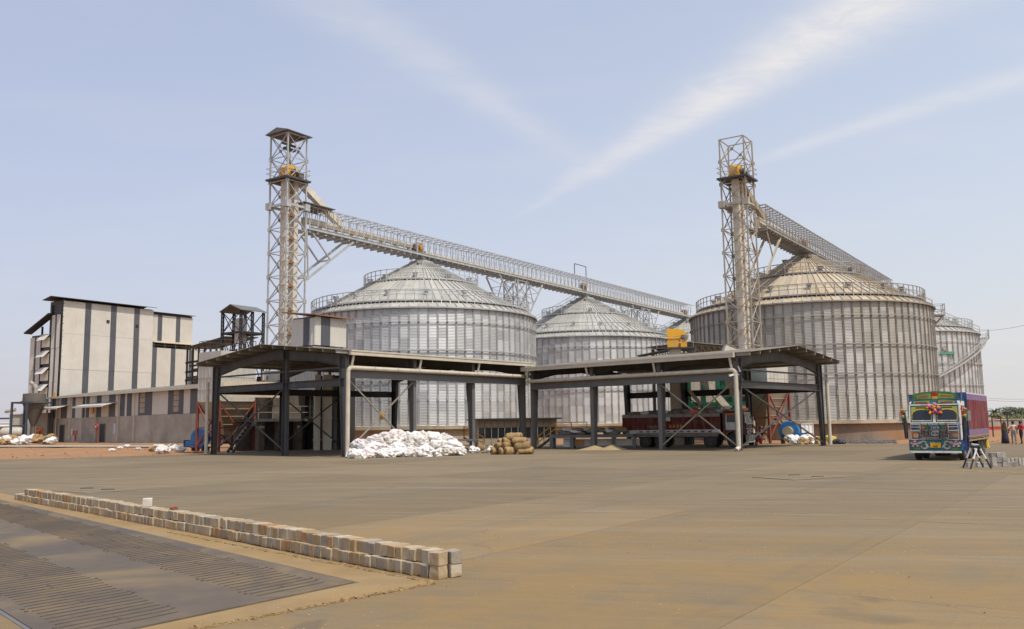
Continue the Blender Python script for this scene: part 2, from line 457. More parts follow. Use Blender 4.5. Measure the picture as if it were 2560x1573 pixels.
# ---------------------------------------------------------------- mesh helpers
class MB:
    def __init__(s):
        s.v, s.f, s.m, s.c = [], [], [], 0

    def add(s, vs, fs):
        n = len(s.v)
        s.v += [tuple(v) for v in vs]
        s.f += [tuple(i + n for i in f) for f in fs]
        s.m += [s.c] * len(fs)
        return s

    BF = [(0, 3, 2, 1), (4, 5, 6, 7), (0, 1, 5, 4), (1, 2, 6, 5), (2, 3, 7, 6), (3, 0, 4, 7)]

    def bx(s, x0, y0, z0, x1, y1, z1):
        return s.add([(x0, y0, z0), (x1, y0, z0), (x1, y1, z0), (x0, y1, z0), (x0, y0, z1), (x1, y0, z1), (x1, y1, z1), (x0, y1, z1)], s.BF)

    def box(s, c, d, rz=0.0, ry=0.0, rx=0.0):
        M = Matrix.Rotation(rz, 3, 'Z') @ Matrix.Rotation(ry, 3, 'Y') @ Matrix.Rotation(rx, 3, 'X')
        c = Vector(c)
        return s.add([c + M @ Vector((sx * d[0] / 2, sy * d[1] / 2, sz * d[2] / 2)) for sz in (-1, 1) for sx, sy in ((-1, -1), (1, -1), (1, 1), (-1, 1))], s.BF)

    def fr(s, p, q, up=None):
        d = (Vector(q) - Vector(p)).normalized()
        u = Vector(up) if up else (Vector((0, 0, 1)) if abs(d.z) < 0.97 else Vector((1, 0, 0)))
        a = d.cross(u).normalized()
        return d, a, a.cross(d).normalized()

    def beam(s, p, q, w, h=None, up=None, w2=None, h2=None):
        h = h or w
        w2 = w2 or w
        h2 = h2 or h
        p, q = Vector(p), Vector(q)
        d, a, b = s.fr(p, q, up)
        vs = [p + a * (i * w / 2) + b * (j * h / 2) for i, j in ((-1, -1), (1, -1), (1, 1), (-1, 1))] + [q + a * (i * w2 / 2) + b * (j * h2 / 2) for i, j in ((-1, -1), (1, -1), (1, 1), (-1, 1))]
        return s.add(vs, s.BF)

    def ibeam(s, p, q, w, h, t=0.03, up=None, h2=None):
        """I section: web and two flanges"""
        p, q = Vector(p), Vector(q)
        h2 = h2 or h
        d, a, b = s.fr(p, q, up)
        s.beam(p, q, t, h, up, t, h2)
        s.beam(p + b * h / 2, q + b * h2 / 2, w, t, up)
        s.beam(p - b * h / 2, q - b * h2 / 2, w, t, up)
        return s

    def tube(s, p, q, r, n=8, r2=None):
        p, q = Vector(p), Vector(q)
        r2 = r if r2 is None else r2
        d, a, b = s.fr(p, q)
        vs = [p + (a * math.cos(2 * PI * i / n) + b * math.sin(2 * PI * i / n)) * r for i in range(n)]
        vs += [q + (a * math.cos(2 * PI * i / n) + b * math.sin(2 * PI * i / n)) * r2 for i in range(n)]
        fs = [(i, (i + 1) % n, n + (i + 1) % n, n + i) for i in range(n)]
        fs += [tuple(range(n - 1, -1, -1)), tuple(range(n, 2 * n))]
        return s.add(vs, fs)

    def path(s, pts, r, n=6):
        for p, q in zip(pts, pts[1:]):
            s.tube(p, q, r, n)
        return s

    def bpath(s, pts, w, h=None):
        for p, q in zip(pts, pts[1:]):
            s.beam(p, q, w, h)
        return s

    def lathe(s, prof, n=24, c=(0, 0, 0), axis='z', a0=0.0, a1=2 * PI):
        full = abs(a1 - a0 - 2 * PI) < 1e-6
        k = n if full else n + 1
        vs = []
        for r, z in prof:
            for i in range(k):
                a = a0 + (a1 - a0) * i / n
                x, y, zz = r * math.cos(a), r * math.sin(a), z
                if axis == 'y':
                    x, y, zz = x, zz, y
                elif axis == 'x':
                    x, y, zz = zz, x, y
                vs.append((c[0] + x, c[1] + y, c[2] + zz))
        fs = []
        for j in range(len(prof) - 1):
            for i in range(n):
                i2 = (i + 1) % k if full else i + 1
                fs.append((j * k + i, j * k + i2, (j + 1) * k + i2, (j + 1) * k + i))
        return s.add(vs, fs)

    def prism(s, pts, ext):
        """flat outline pushed along ext"""
        n = len(pts)
        e = Vector(ext)
        vs = [Vector(p) for p in pts] + [Vector(p) + e for p in pts]
        fs = [tuple(range(n - 1, -1, -1)), tuple(range(n, 2 * n))] + [(i, (i + 1) % n, n + (i + 1) % n, n + i) for i in range(n)]
        return s.add(vs, fs)

    def mesh(s, name, mats, smooth=False):
        me = bpy.data.meshes.new(name)
        me.from_pydata(s.v, [], s.f)
        mats = mats if isinstance(mats, (list, tuple)) else [mats]
        for m in mats:
            me.materials.append(MT[m] if isinstance(m, str) else m)
        if len(mats) > 1:
            me.polygons.foreach_set('material_index', s.m)
        if smooth:
            me.polygons.foreach_set('use_smooth', [True] * len(me.polygons))
        me.validate()
        me.update()
        return me

    def build(s, name, mats, parent=None, loc=(0, 0, 0), rot=(0, 0, 0), smooth=False):
        return obj(name, s.mesh(name, mats, smooth), parent, loc, rot)


def obj(name, me, parent=None, loc=(0, 0, 0), rot=(0, 0, 0), sc=None):
    o = bpy.data.objects.new(name, me)
    COL.objects.link(o)
    o.location = loc
    o.rotation_euler = rot
    if sc:
        o.scale = sc
    if parent:
        o.parent = parent
    return o


def tag(o, label=None, cat=None, group=None, kind=None):
    if label:
        o['label'] = label
    if cat:
        o['category'] = cat
    if group:
        o['group'] = group
    if kind:
        o['kind'] = kind
    return o


def thing(name, label, cat, loc=(0, 0, 0), rz=0.0, group=None):
    o = bpy.data.objects.new(name, None)
    o.empty_display_size = 0.3
    COL.objects.link(o)
    o.location = loc
    o.rotation_euler = (0, 0, rz)
    return tag(o, label, cat, group)


def ribbed(wd_, h, pitch=0.25, dep=0.03, th=0.0):
    """trapezoid-ribbed sheet in the xz plane, facing -y"""
    b = MB()
    xs = []
    n = max(1, round(wd_ / pitch))
    p = wd_ / n
    for i in range(n):
        xs += [(i * p, 0), (i * p + p * 0.55, 0), (i * p + p * 0.65, -dep), (i * p + p * 0.9, -dep)]
    xs.append((wd_, 0))
    vs = [(x, y, 0) for x, y in xs] + [(x, y, h) for x, y in xs]
    k = len(xs)
    b.add(vs, [(i, i + 1, k + i + 1, k + i) for i in range(k - 1)])
    return b


def text_mesh(txt, size, mat, ext=0.004):
    cu = bpy.data.curves.new('lettering', 'FONT')
    cu.body = txt
    cu.size = size
    cu.extrude = ext
    cu.align_x = 'CENTER'
    cu.resolution_u = 2
    o = bpy.data.objects.new('lettering', cu)
    COL.objects.link(o)
    dg = bpy.context.evaluated_depsgraph_get()
    me = bpy.data.meshes.new_from_object(o.evaluated_get(dg))
    bpy.data.objects.remove(o)
    me.materials.clear()
    me.materials.append(MT[mat])
    return me


TH = math.radians(34.0)
U = Vector((math.sin(TH), math.cos(TH), 0))     # the silo rows run this way
V = Vector((math.cos(TH), -math.sin(TH), 0))
UZ = math.atan2(U.y, U.x)                        # z rotation that turns local x onto U


def clip_poly(poly, region):
    """Sutherland-Hodgman, region convex and counter-clockwise"""
    out = list(poly)
    for i in range(len(region)):
        a, b = region[i], region[(i + 1) % len(region)]
        inp, out = out, []
        if not inp:
            break
        def side(p):
            return (b[0] - a[0]) * (p[1] - a[1]) - (b[1] - a[1]) * (p[0] - a[0])
        for j in range(len(inp)):
            p, q = inp[j], inp[(j + 1) % len(inp)]
            sp, sq = side(p), side(q)
            if sp >= 0:
                out.append(p)
            if (sp >= 0) != (sq >= 0):
                k = sp / (sp - sq)
                out.append((p[0] + (q[0] - p[0]) * k, p[1] + (q[1] - p[1]) * k))
    return out


# ---------------------------------------------------------------- ground
def make_ground():
    b = MB()
    # one sheet to the horizon: fine near the site, coarse beyond
    xs = [-3000, -900, -300] + [-150 + i * 2.5 for i in range(101)] + [160, 300, 900, 3000]
    ys = [-1500, -300, -60, 0, 30] + [50 + i * 2.5 for i in range(61)] + [240, 400, 900, 4000]
    vs = []
    for y in ys:
        for x in xs:
            h = 0.0
            if -150 < x < 110 and 50 < y < 200:
                h = 0.10 * noise.noise(Vector((x * 0.12, y * 0.12, 1.7))) + 0.10 * max(0, noise.noise(Vector((x * 0.5, y * 0.5, 4.2))))
            vs.append((x, y, -0.13 + h))
    n = len(xs)
    b.add(vs, [(j * n + i, j * n + i + 1, (j + 1) * n + i + 1, (j + 1) * n + i) for j in range(len(ys) - 1) for i in range(n - 1)])
    tag(b.build('ground', 'soil', smooth=True), kind='structure')


make_ground()
# yard of cast concrete slabs; its far edge runs in front of the soil and under the sheds
YARD = [(-60, -8), (60, -8), (75, 50), (40, 70.5), (27, 75.5), (2, 92), (-12, 92), (-24.5, 73.2), (-37, 65.0), (-75, 46)]


def make_yard():
    root = MB()
    root.add([(x, y, -0.009) for x, y in YARD], [tuple(range(len(YARD)))])
    root = tag(root.build('concrete_yard', 'joint'), kind='structure')
    n0, m0, dn, dm = -8.3, 10.9, 4.9, 8.4
    # split the (non-convex) outline: near convex part and the wedge under the sheds
    regs = [[(-60, -8), (60, -8), (75, 50), (40, 70.5), (27, 75.5), (-24.5, 73.2), (-37, 65.0), (-75, 46)], [(-24.5, 73.2), (27, 75.5), (2, 92), (-12, 92)]]
    for reg in regs:
        for i in range(-20, 24):
            for j in range(-10, 18):
                a0, a1 = n0 + dn * i + 0.003, n0 + dn * (i + 1) - 0.003
                c0, c1 = m0 + dm * j + 0.004, m0 + dm * (j + 1) - 0.004
                q = [V * a0 + U * c0, V * a1 + U * c0, V * a1 + U * c1, V * a0 + U * c1]
                p = clip_poly([(v.x, v.y) for v in q], reg)
                if len(p) < 3:
                    continue
                if max(v[1] for v in p) < 2 or all(abs(v[0]) > 0.75 * max(v[1], 0) + 5 for v in p):
                    continue
                z = rnd.uniform(-0.0025, 0.0025)
                b = MB()
                ar = 0.5 * sum(p[k][0] * p[(k + 1) % len(p)][1] - p[(k + 1) % len(p)][0] * p[k][1] for k in range(len(p)))
                if ar < 0:
                    p = p[::-1]
                b.prism([(x, y, z - 0.03) for x, y in p], (0, 0, 0.03))
                b.build('concrete_slab', 'yard', root)


make_yard()
# service road along the mill, far left
b = MB()
b.add([(-140, 132, 0.0), (-75, 134, 0.0), (-40, 112, 0.0), (-42, 105, 0.0), (-75, 124, 0.0), (-140, 121, 0.0)], [(0, 5, 4, 1), (1, 4, 3, 2)])
tag(b.build('road', 'road'), kind='structure')
b = MB()
b.add([(44, 69.5, 0.006), (120, 92, 0.006), (120, 78, 0.006), (46, 60, 0.006)], [(0, 3, 2, 1)])
tag(b.build('side_road', 'road'), kind='structure')


# ---------------------------------------------------------------- silos
SR, ZB, ZE, NS = 13.75, 2.0, 14.5, 86
DA = 2 * PI / NS
RT, SLOPE = 14.0, 0.548


def roof_z(r):
    return ZE + 0.05 + (RT - r) * SLOPE


CACHE = {}


def silo_meshes(dusty):
    if dusty in CACHE:
        return CACHE[dusty]
    wm, rm, gm = (('silo_wall_dusty', 'silo_roof_dusty', 'galv_dusty') if dusty else ('silo_wall', 'silo_roof', 'galv'))
    R = {}
    # corrugated wall bay
    b = MB()
    pit, sub = 0.16, 4
    n = int((ZE - ZB) / pit * sub)
    vs = []
    for i in range(n + 1):
        z = ZB + (ZE - ZB) * i / n
        r = SR + 0.016 * math.cos(2 * PI * i / sub)
        for k in (-1, 0, 1):
            a = k * DA / 2
            vs.append((r * math.cos(a), r * math.sin(a), z))
    b.add(vs, [(i * 3 + k, i * 3 + k + 1, i * 3 + k + 4, i * 3 + k + 3) for i in range(n) for k in (0, 1)])
    R['wall'] = b.mesh('wall_panel', wm, True)
    # stiffener: hat section, heavier below the splice
    b = MB()
    for s in (-1, 1):
        b.bx(SR + 0.01, s * 0.06 - 0.02, ZB, SR + 0.11, s * 0.06 + 0.02, ZE)
    b.bx(SR + 0.012, -0.04, ZB, SR + 0.045, 0.04, ZE)
    b.bx(SR + 0.02, -0.10, ZB + 2.6, SR + 0.14, 0.10, ZB + 3.1)
    b.bx(SR + 0.02, -0.12, ZB, SR + 0.12, 0.12, ZB + 0.2)
    for z in (ZE - 1.5, ZE - 4.6, ZE - 7.7):
        b.bx(SR + 0.02, -0.09, z - 0.08, SR + 0.14, 0.09, z + 0.08)
    R['stiff'] = b.mesh('wall_stiffener', gm)
    # roof sector: three lapped tiers and a standing rib on one edge
    b = MB()
    rr = [RT, 9.7, 5.3, 1.25]
    for i in range(3):
        r0, r1 = rr[i] + (0.12 if i else 0), rr[i + 1]
        lift = 0.07 * i
        z0, z1 = roof_z(r0) + lift, roof_z(r1) + lift
        c, s_ = math.cos(DA / 2), math.sin(DA / 2)
        p = [(r0 * c, -r0 * s_, z0), (r0 * c, r0 * s_, z0), (r1 * c, r1 * s_, z1), (r1 * c, -r1 * s_, z1)]
        b.prism(p, (0, 0, -0.05))
        a = DA / 2
        b.beam((r0 * math.cos(a), r0 * math.sin(a), z0 + 0.05), (r1 * math.cos(a), r1 * math.sin(a), z1 + 0.05), 0.055, 0.12)
    R['roof'] = b.mesh('roof_panel', rm)
    # roof vent
    b = MB()
    b.tube((0, 0, -0.3), (0, 0, 0.25), 0.2, 8)
    b.bx(-0.27, -0.25, 0.12, 0.27, 0.25, 0.36)
    b.bx(-0.32, -0.30, 0.36, 0.32, 0.30, 0.40)
    R['vent'] = b.mesh('roof_vent', gm)
    for key, r in (('lower', 12.75), ('upper', 6.6)):
        z = roof_z(r) + 0.22
        b = MB()
        b.lathe([(r - 0.3, z), (r + 0.32, z), (r + 0.32, z - 0.16), (r - 0.3, z - 0.05), (r - 0.3, z)], NS)
        R['deck_' + key] = b.mesh('walkway_deck', gm)
        b = MB()
        m = NS if key == 'lower' else 48
        for h, t in ((1.1, 0.05), (0.58, 0.036)):
            b.lathe([(r + 0.30 - t, z + h), (r + 0.30, z + h + t), (r + 0.30 + t, z + h), (r + 0.30, z + h - t), (r + 0.30 - t, z + h)], NS)
        for i in range(m):
            a = 2 * PI * i / m
            c, s_ = math.cos(a), math.sin(a)
            b.beam(((r + 0.3) * c, (r + 0.3) * s_, z - 0.1), ((r + 0.3) * c, (r + 0.3) * s_, z + 1.12), 0.085)
            b.beam(((r + 0.3) * c, (r + 0.3) * s_, z - 0.1), ((r + 0.5) * c, (r + 0.5) * s_, roof_z(r + 0.5)), 0.05)
        R['rail_' + key] = b.mesh('handrail', gm)
    b = MB()
    for z in (ZE - 1.5, ZE - 4.6, ZE - 7.7):
        b.lathe([(SR + 0.15, z - 0.045), (SR + 0.22, z - 0.045), (SR + 0.22, z + 0.045), (SR + 0.15, z + 0.045)], NS)
    R['rings'] = b.mesh('wind_ring', gm)
    b = MB()
    b.lathe([(RT - 0.1, ZE - 0.02), (RT + 0.06, ZE - 0.1), (RT + 0.06, ZE + 0.05)], NS)
    R['eave'] = b.mesh('eave_trim', gm)
    b = MB()
    z = roof_z(1.25)
    b.lathe([(1.5, z - 0.15), (1.5, z + 0.25), (1.2, z + 0.35), (0.75, z + 0.45), (0.75, z + 1.25), (0.0, z + 1.25)], 20)
    R['collar'] = b.mesh('peak_collar', gm)
    b = MB()
    pm = 'plinth_red' if dusty else 'plinth'
    b.lathe([(SR + 0.45, -0.3), (SR + 0.45, 1.62), (SR + 0.85, 1.62), (SR + 0.85, 1.98), (0.5, 1.98)], 96)
    R['plinth'] = b.mesh('plinth', [pm, 'plinth'])
    for p_ in R['plinth'].polygons:
        if p_.center.z > 1.6:
            p_.material_index = 1
    CACHE[dusty] = R
    return R


def build_silo(loc, label, dusty, phase=0.0, parts='full'):
    R = silo_meshes(dusty)
    t = thing('grain_silo', label, 'silo', (loc[0], loc[1], 0), phase, 'corrugated steel grain silos')
    tocam = math.atan2(-loc[1], -loc[0])
    for k in range(NS):
        obj('wall_panel', R['wall'], t, rot=(0, 0, k * DA))
        obj('wall_stiffener', R['stiff'], t, rot=(0, 0, k * DA + DA / 2))
        obj('roof_panel', R['roof'], t, rot=(0, 0, k * DA))
    for key in ('deck_lower', 'deck_upper'):
        obj('walkway_deck', R[key], t)
    for key in ('rail_lower', 'rail_upper'):
        obj('handrail', R[key], t)
    obj('wind_ring', R['rings'], t)
    obj('eave_trim', R['eave'], t)
    obj('peak_collar', R['collar'], t)
    obj('plinth', R['plinth'], t)
    for r, n, a0 in ((10.9, 16, 0.12), (6.2, 10, 0.3), (2.3, 3, 0.5)):
        for i in range(n):
            a = a0 + 2 * PI * i / n + rnd.uniform(-0.04, 0.04)
            obj('roof_vent', R['vent'], t, (r * math.cos(a), r * math.sin(a), roof_z(r) + 0.25), (0, 0, a))
    return t


def roof_stair(t, ang, gm, low=13.9):
    """rails and treads up the roof, ang in the silo's own frame"""
    b = MB()
    c, s = math.cos(ang), math.sin(ang)
    px_, py_ = -s, c
    for k in (-0.35, 0.35):
        for h in (0.12, 0.6, 1.1):
            b.beam((low * c + px_ * k, low * s + py_ * k, roof_z(low) + h), (1.5 * c + px_ * k, 1.5 * s + py_ * k, roof_z(1.5) + h), 0.045)
        for i in range(10):
            r = low + (1.6 - low) * i / 9
            b.beam((r * c + px_ * k, r * s + py_ * k, roof_z(r)), (r * c + px_ * k, r * s + py_ * k, roof_z(r) + 1.12), 0.045)
    for i in range(26):
        r = low + (1.6 - low) * i / 25
        b.box((r * c, r * s, roof_z(r) + 0.14), (0.22, 0.7, 0.04), ang)
    b.build('roof_stair', gm, t)


def eave_platform(t, ang, gm):
    b = MB()
    z = ZE - 0.6
    def P(r, k, zz):
        return (r * math.cos(ang) - k * math.sin(ang), r * math.sin(ang) + k * math.cos(ang), zz)
    b.box(P(SR + 0.75, 0, z), (1.2, 2.0, 0.12), ang)
    for k in (-0.95, 0, 0.95):
        b.beam(P(SR + 1.32, k, z), P(SR + 1.32, k, z + 1.3), 0.07)
        b.beam(P(SR + 0.2, k, z - 1.2), P(SR + 1.3, k, z - 0.05), 0.09)
    for h in (0.6, 1.25):
        b.beam(P(SR + 1.32, -0.95, z + h), P(SR + 1.32, 0.95, z + h), 0.05)
        for k in (-0.95, 0.95):
            b.beam(P(SR + 1.32, k, z + h), P(SR + 0.2, k, z + h), 0.05)
    b.build('eave_platform', gm, t)


def spiral_stair(t, a0, a1, gm, z0=ZB + 1.0, z1=ZE - 0.5):
    b = MB()
    n = 46
    pts = []
    for i in range(n + 1):
        a = a0 + (a1 - a0) * i / n
        z = z0 + (z1 - z0) * i / n
        pts.append((a, z))
    def P(r, a, z):
        return (r * math.cos(a), r * math.sin(a), z)
    for r in (SR + 0.35, SR + 1.15):
        b.bpath([P(r, a, z) for a, z in pts], 0.06, 0.22)
    for h in (0.55, 1.05):
        b.bpath([P(SR + 1.15, a, z + h) for a, z in pts], 0.05, 0.05)
    for i, (a, z) in enumerate(pts):
        b.box(P(SR + 0.75, a, z), (0.8, 0.24, 0.04), a)
        if i % 2 == 0:
            b.beam(P(SR + 1.15, a, z), P(SR + 1.15, a, z + 1.05), 0.05)
    b.build('spiral_stair', gm, t)


SL = Vector((-11.0, 107.4, 0))
SM = SL + U * 40.5
ST = SL + U * 80.5
SRT = Vector((35.6, 106.9, 0))
SF = SRT + U * 40.3
tL = build_silo(SL, 'big corrugated silo beside the tall roofed tower, behind the white sack pile', False, 0.01)
tM = build_silo(SM, 'second silo along the long gallery, right of the nearest one', False, 0.03)
tT = build_silo(ST, 'farthest silo, only its roof showing behind the yellow machine', False, 0.02)
tR = build_silo(SRT, 'dusty brown-stained silo standing behind the right-hand shed', True, 0.015)
tF = build_silo(SF, 'bright silo with spiral stair rising behind the painted lorry', False, 0.0)
tF['label'] = 'bright silo with an outside stair on its wall, at the far right'


def face(loc, deg):
    """angle round a silo, measured to the right of the point that faces the camera"""
    return math.atan2(-loc.y, -loc.x) + math.radians(deg)


roof_stair(tM, face(SM, -70), 'galv')
roof_stair(tL, face(SL, -150), 'galv')
roof_stair(tT, face(ST, -70), 'galv')
roof_stair(tR, face(SRT, 92), 'galv_dusty')
eave_platform(tR, face(SRT, 93), 'galv_dusty')
roof_stair(tF, face(SF, 88), 'galv')
eave_platform(tF, face(SF, 88), 'galv')
spiral_stair(tF, face(SF, 5), face(SF, 82), 'galv', 5.0)
# faded letters and a green band painted on the far right silo
def on_wall(loc, x, y, r=SR + 0.2):
    """where the ray through a pixel meets a silo wall"""
    d = ray(x, y)
    dx, dy = d.x, d.y
    ox, oy = -loc.x, -loc.y
    A = dx * dx + dy * dy
    B = 2 * (ox * dx + oy * dy)
    Cc = ox * ox + oy * oy - r * r
    k = (-B - math.sqrt(max(0, B * B - 4 * A * Cc))) / (2 * A)
    return CP + d * k
for px_, py_, ch, cm, sz in ((2361, 873, 'G', 'rust', 1.0), (2378, 892, 'U', 'clad_grey', 1.0)):
    p = on_wall(SF, px_, py_)
    q = p - SF
    a = math.atan2(q.y, q.x)
    me = text_mesh(ch, sz, cm, 0.02)
    o = obj('painted_letter', me, tF, (q.x, q.y, p.z - 0.35), (PI / 2, 0, a + PI / 2))
p0, p1 = on_wall(SF, 2350, 882), on_wall(SF, 2387, 883)
b = MB()
a0, a1 = math.atan2((p0 - SF).y, (p0 - SF).x), math.atan2((p1 - SF).y, (p1 - SF).x)
b.lathe([(SR + 0.18, p0.z - 0.2), (SR + 0.18, p0.z + 0.2)], 6, a0=min(a0, a1), a1=max(a0, a1))
b.build('painted_band', mk('band_green', (0.06, 0.26, 0.16), (0.10, 0.30, 0.2), 2, 0.6), tF)


# ---------------------------------------------------------------- conveyor galleries
def gallery(label, origin, length, zb, gm, cm, seg, drives, extra=0.0):
    t = thing('conveyor_gallery', label, 'conveyor', (origin.x, origin.y, zb), UZ, 'overhead conveyor galleries')
    hw, ht, sp = 1.05, 2.35, 1.15
    for y in (-hw, hw):
        MB().ibeam((0, y, 0), (length, y, 0), 0.14, 0.30, 0.03).build('bottom_chord', gm, t)
        MB().beam((0, y, ht), (length, y, ht), 0.10, 0.12).build('top_chord', gm, t)
        MB().beam((0, y, 1.05), (length, y, 1.05), 0.05).build('side_rail', gm, t)
    b = MB()
    for y in (-hw, hw):
        b.beam((0, y, 0.1), (0, y, ht), 0.075)
        b.beam((0, y, 0.1), (sp * 0.55, y, ht), 0.05)
    b.beam((0, -hw, ht + 0.03), (0, hw, ht + 0.03), 0.08)
    b.beam((0, -hw, ht + 0.03), (sp, hw, ht + 0.03), 0.05)
    b.ibeam((0, -hw - 0.1, -0.28), (0, hw + 0.1, -0.28), 0.1, 0.22, 0.02)
    b.beam((0, -hw, -0.3), (sp, hw, -0.3), 0.06)
    me = b.mesh('truss_frame', gm)
    n = int(length / sp)
    for i in range(n):
        obj('truss_frame', me, t, (i * sp, 0, 0))
    # walkway plank and the enclosed conveyor itself
    MB().bx(0, -0.95, -0.10, length, -0.15, -0.05).build('walkway_plank', gm, t)
    for (x0, x1, z0) in seg:
        s = MB()
        s.bx(x0, -0.25, z0, x1, 0.35, z0 + 0.55)
        k = x0
        while k < x1:
            s.bx(k - 0.03, -0.29, z0 - 0.04, k + 0.03, 0.39, z0 + 0.59)
            s.bx(k - 0.05, -0.2, -0.1, k + 0.05, 0.3, z0)
            k += 2.4
        s.build('conveyor_casing', cm, t)
    for x, z in drives:
        s = MB()
        s.c = 0
        s.bx(x - 0.35, -0.35, z, x + 0.55, 0.45, z + 1.05)
        s.lathe([(0.0, -0.55), (0.34, -0.55), (0.34, -0.35), (0.0, -0.35)], 12, (x + 0.1, 0, z + 0.55), 'y')
        s.c = 1
        s.bx(x - 1.1, -0.5, z + 0.1, x - 0.4, 0.3, z + 0.7)
        s.build('drive_unit', ['orange_old', 'steel_grey'], t)
    return t


GZ = 22.55
x0 = -19.3
gl = gallery('long overhead conveyor gallery running from the roofed tower over three silos', SL + U * x0, 83 - x0, GZ, 'galv', 'cream',
             [(0.2, 19.6, 0.75), (19.8, 59.8, 0.12), (60.0, 101.0, 0.12)], [(18.6, 0.5), (59.5, 0.6), (99.5, 0.3)])
b = MB()
b.bx(-1.2, -1.6, 2.45, 3.2, 1.6, 2.53)
b.build('canopy', 'steel_grey', gl)
b = MB()
for p, q in (((55.0, -1, 2.4), (55.0, -1, 4.1)), ((58.6, -1, 2.4), (58.6, -1, 4.1)), ((55.0, -1, 4.1), (58.6, -1, 4.1))):
    b.beam(p, q, 0.09)
b.build('goal_frame', 'steel_dark', gl)
b = MB()
b.beam((-0.4, 0.9, -5.6), (6.6, 0.9, -0.4), 0.22)
b.beam((-0.4, -0.9, -5.6), (6.6, -0.9, -0.4), 0.22)
for y in (-0.9, 0.9):
    b.beam((0.6, y, -0.4), (3.2, y, -2.9), 0.14)
    b.beam((-0.2, y, -0.3), (0.1, y, -5.4), 0.12)
b.beam((3.2, -0.9, -2.9), (3.2, 0.9, -2.9), 0.14)
b.build('knee_brace', 'galv', gl)
gr = gallery('shorter dusty conveyor gallery running from the open-topped tower over the stained silo', SRT + U * -17.0, 64, GZ - 0.2, 'galv_dusty', 'cream',
             [(0.2, 17.0, 0.6), (17.2, 60, 0.12)], [(16.4, 0.4)])
b = MB()
for y in (-0.9, 0.9):
    b.beam((-0.6, y, -5.2), (5.0, y, -0.4), 0.2)
    b.beam((0.4, y, -0.4), (2.0, y, -2.8), 0.12)
b.build('knee_brace', 'tower_dusty', gr)


def trestle(origin, label):
    t = thing('gallery_trestle', label, 'support tower', (origin.x, origin.y, 0), UZ, 'lattice supports under the long gallery')
    top, hw = GZ - 0.45, 1.15
    for sx in (-1, 1):
        for sy in (-1, 1):
            MB().beam((sx * hw, sy * hw, 0), (sx * hw, sy * hw, top), 0.16).build('leg', 'galv', t)
    b = MB()
    z = 0.0
    while z < top - 1.8:
        for a, c in (((-hw, -hw), (hw, -hw)), ((hw, -hw), (hw, hw)), ((hw, hw), (-hw, hw)), ((-hw, hw), (-hw, -hw))):
            b.beam((*a, z), (*c, z + 2.2), 0.08)
            b.beam((*c, z), (*a, z + 2.2), 0.08)
            b.beam((*a, z + 2.2), (*c, z + 2.2), 0.08)
        z += 2.2
    b.build('lattice', 'galv', t)
    for s in (-1, 1):
        for y in (-1, 1):
            k = MB()
            k.beam((s * hw, y * hw, top - 5.4), (s * 5.4, y * hw, top), 0.17)
            k.beam((s * 2.9, y * hw, top - 3.1), (s * 1.6, y * hw, top), 0.10)
            k.beam((s * 2.9, y * hw, top - 3.1), (s * hw, y * hw, top - 3.1), 0.10)
            k.build('raking_strut', 'galv', t)
        k = MB()
        for i in range(4):
            f0, f1 = i / 4, (i + 1) / 4
            xa, xb = hw + (5.4 - hw) * f0, hw + (5.4 - hw) * f1
            za, zb = top - 5.4 * (1 - f0), top - 5.4 * (1 - f1)
            k.beam((s * xa, -hw, za), (s * xb, hw, zb), 0.06)
            k.beam((s * xb, -hw, zb), (s * xb, hw, zb), 0.06)
        k.build('strut_lacing', 'galv', t)


trestle(SL + U * 20.6, 'lattice support under the gallery just right of the nearest silo roof')
trestle(SL + U * 60.5, 'lattice support under the gallery beyond the second silo')


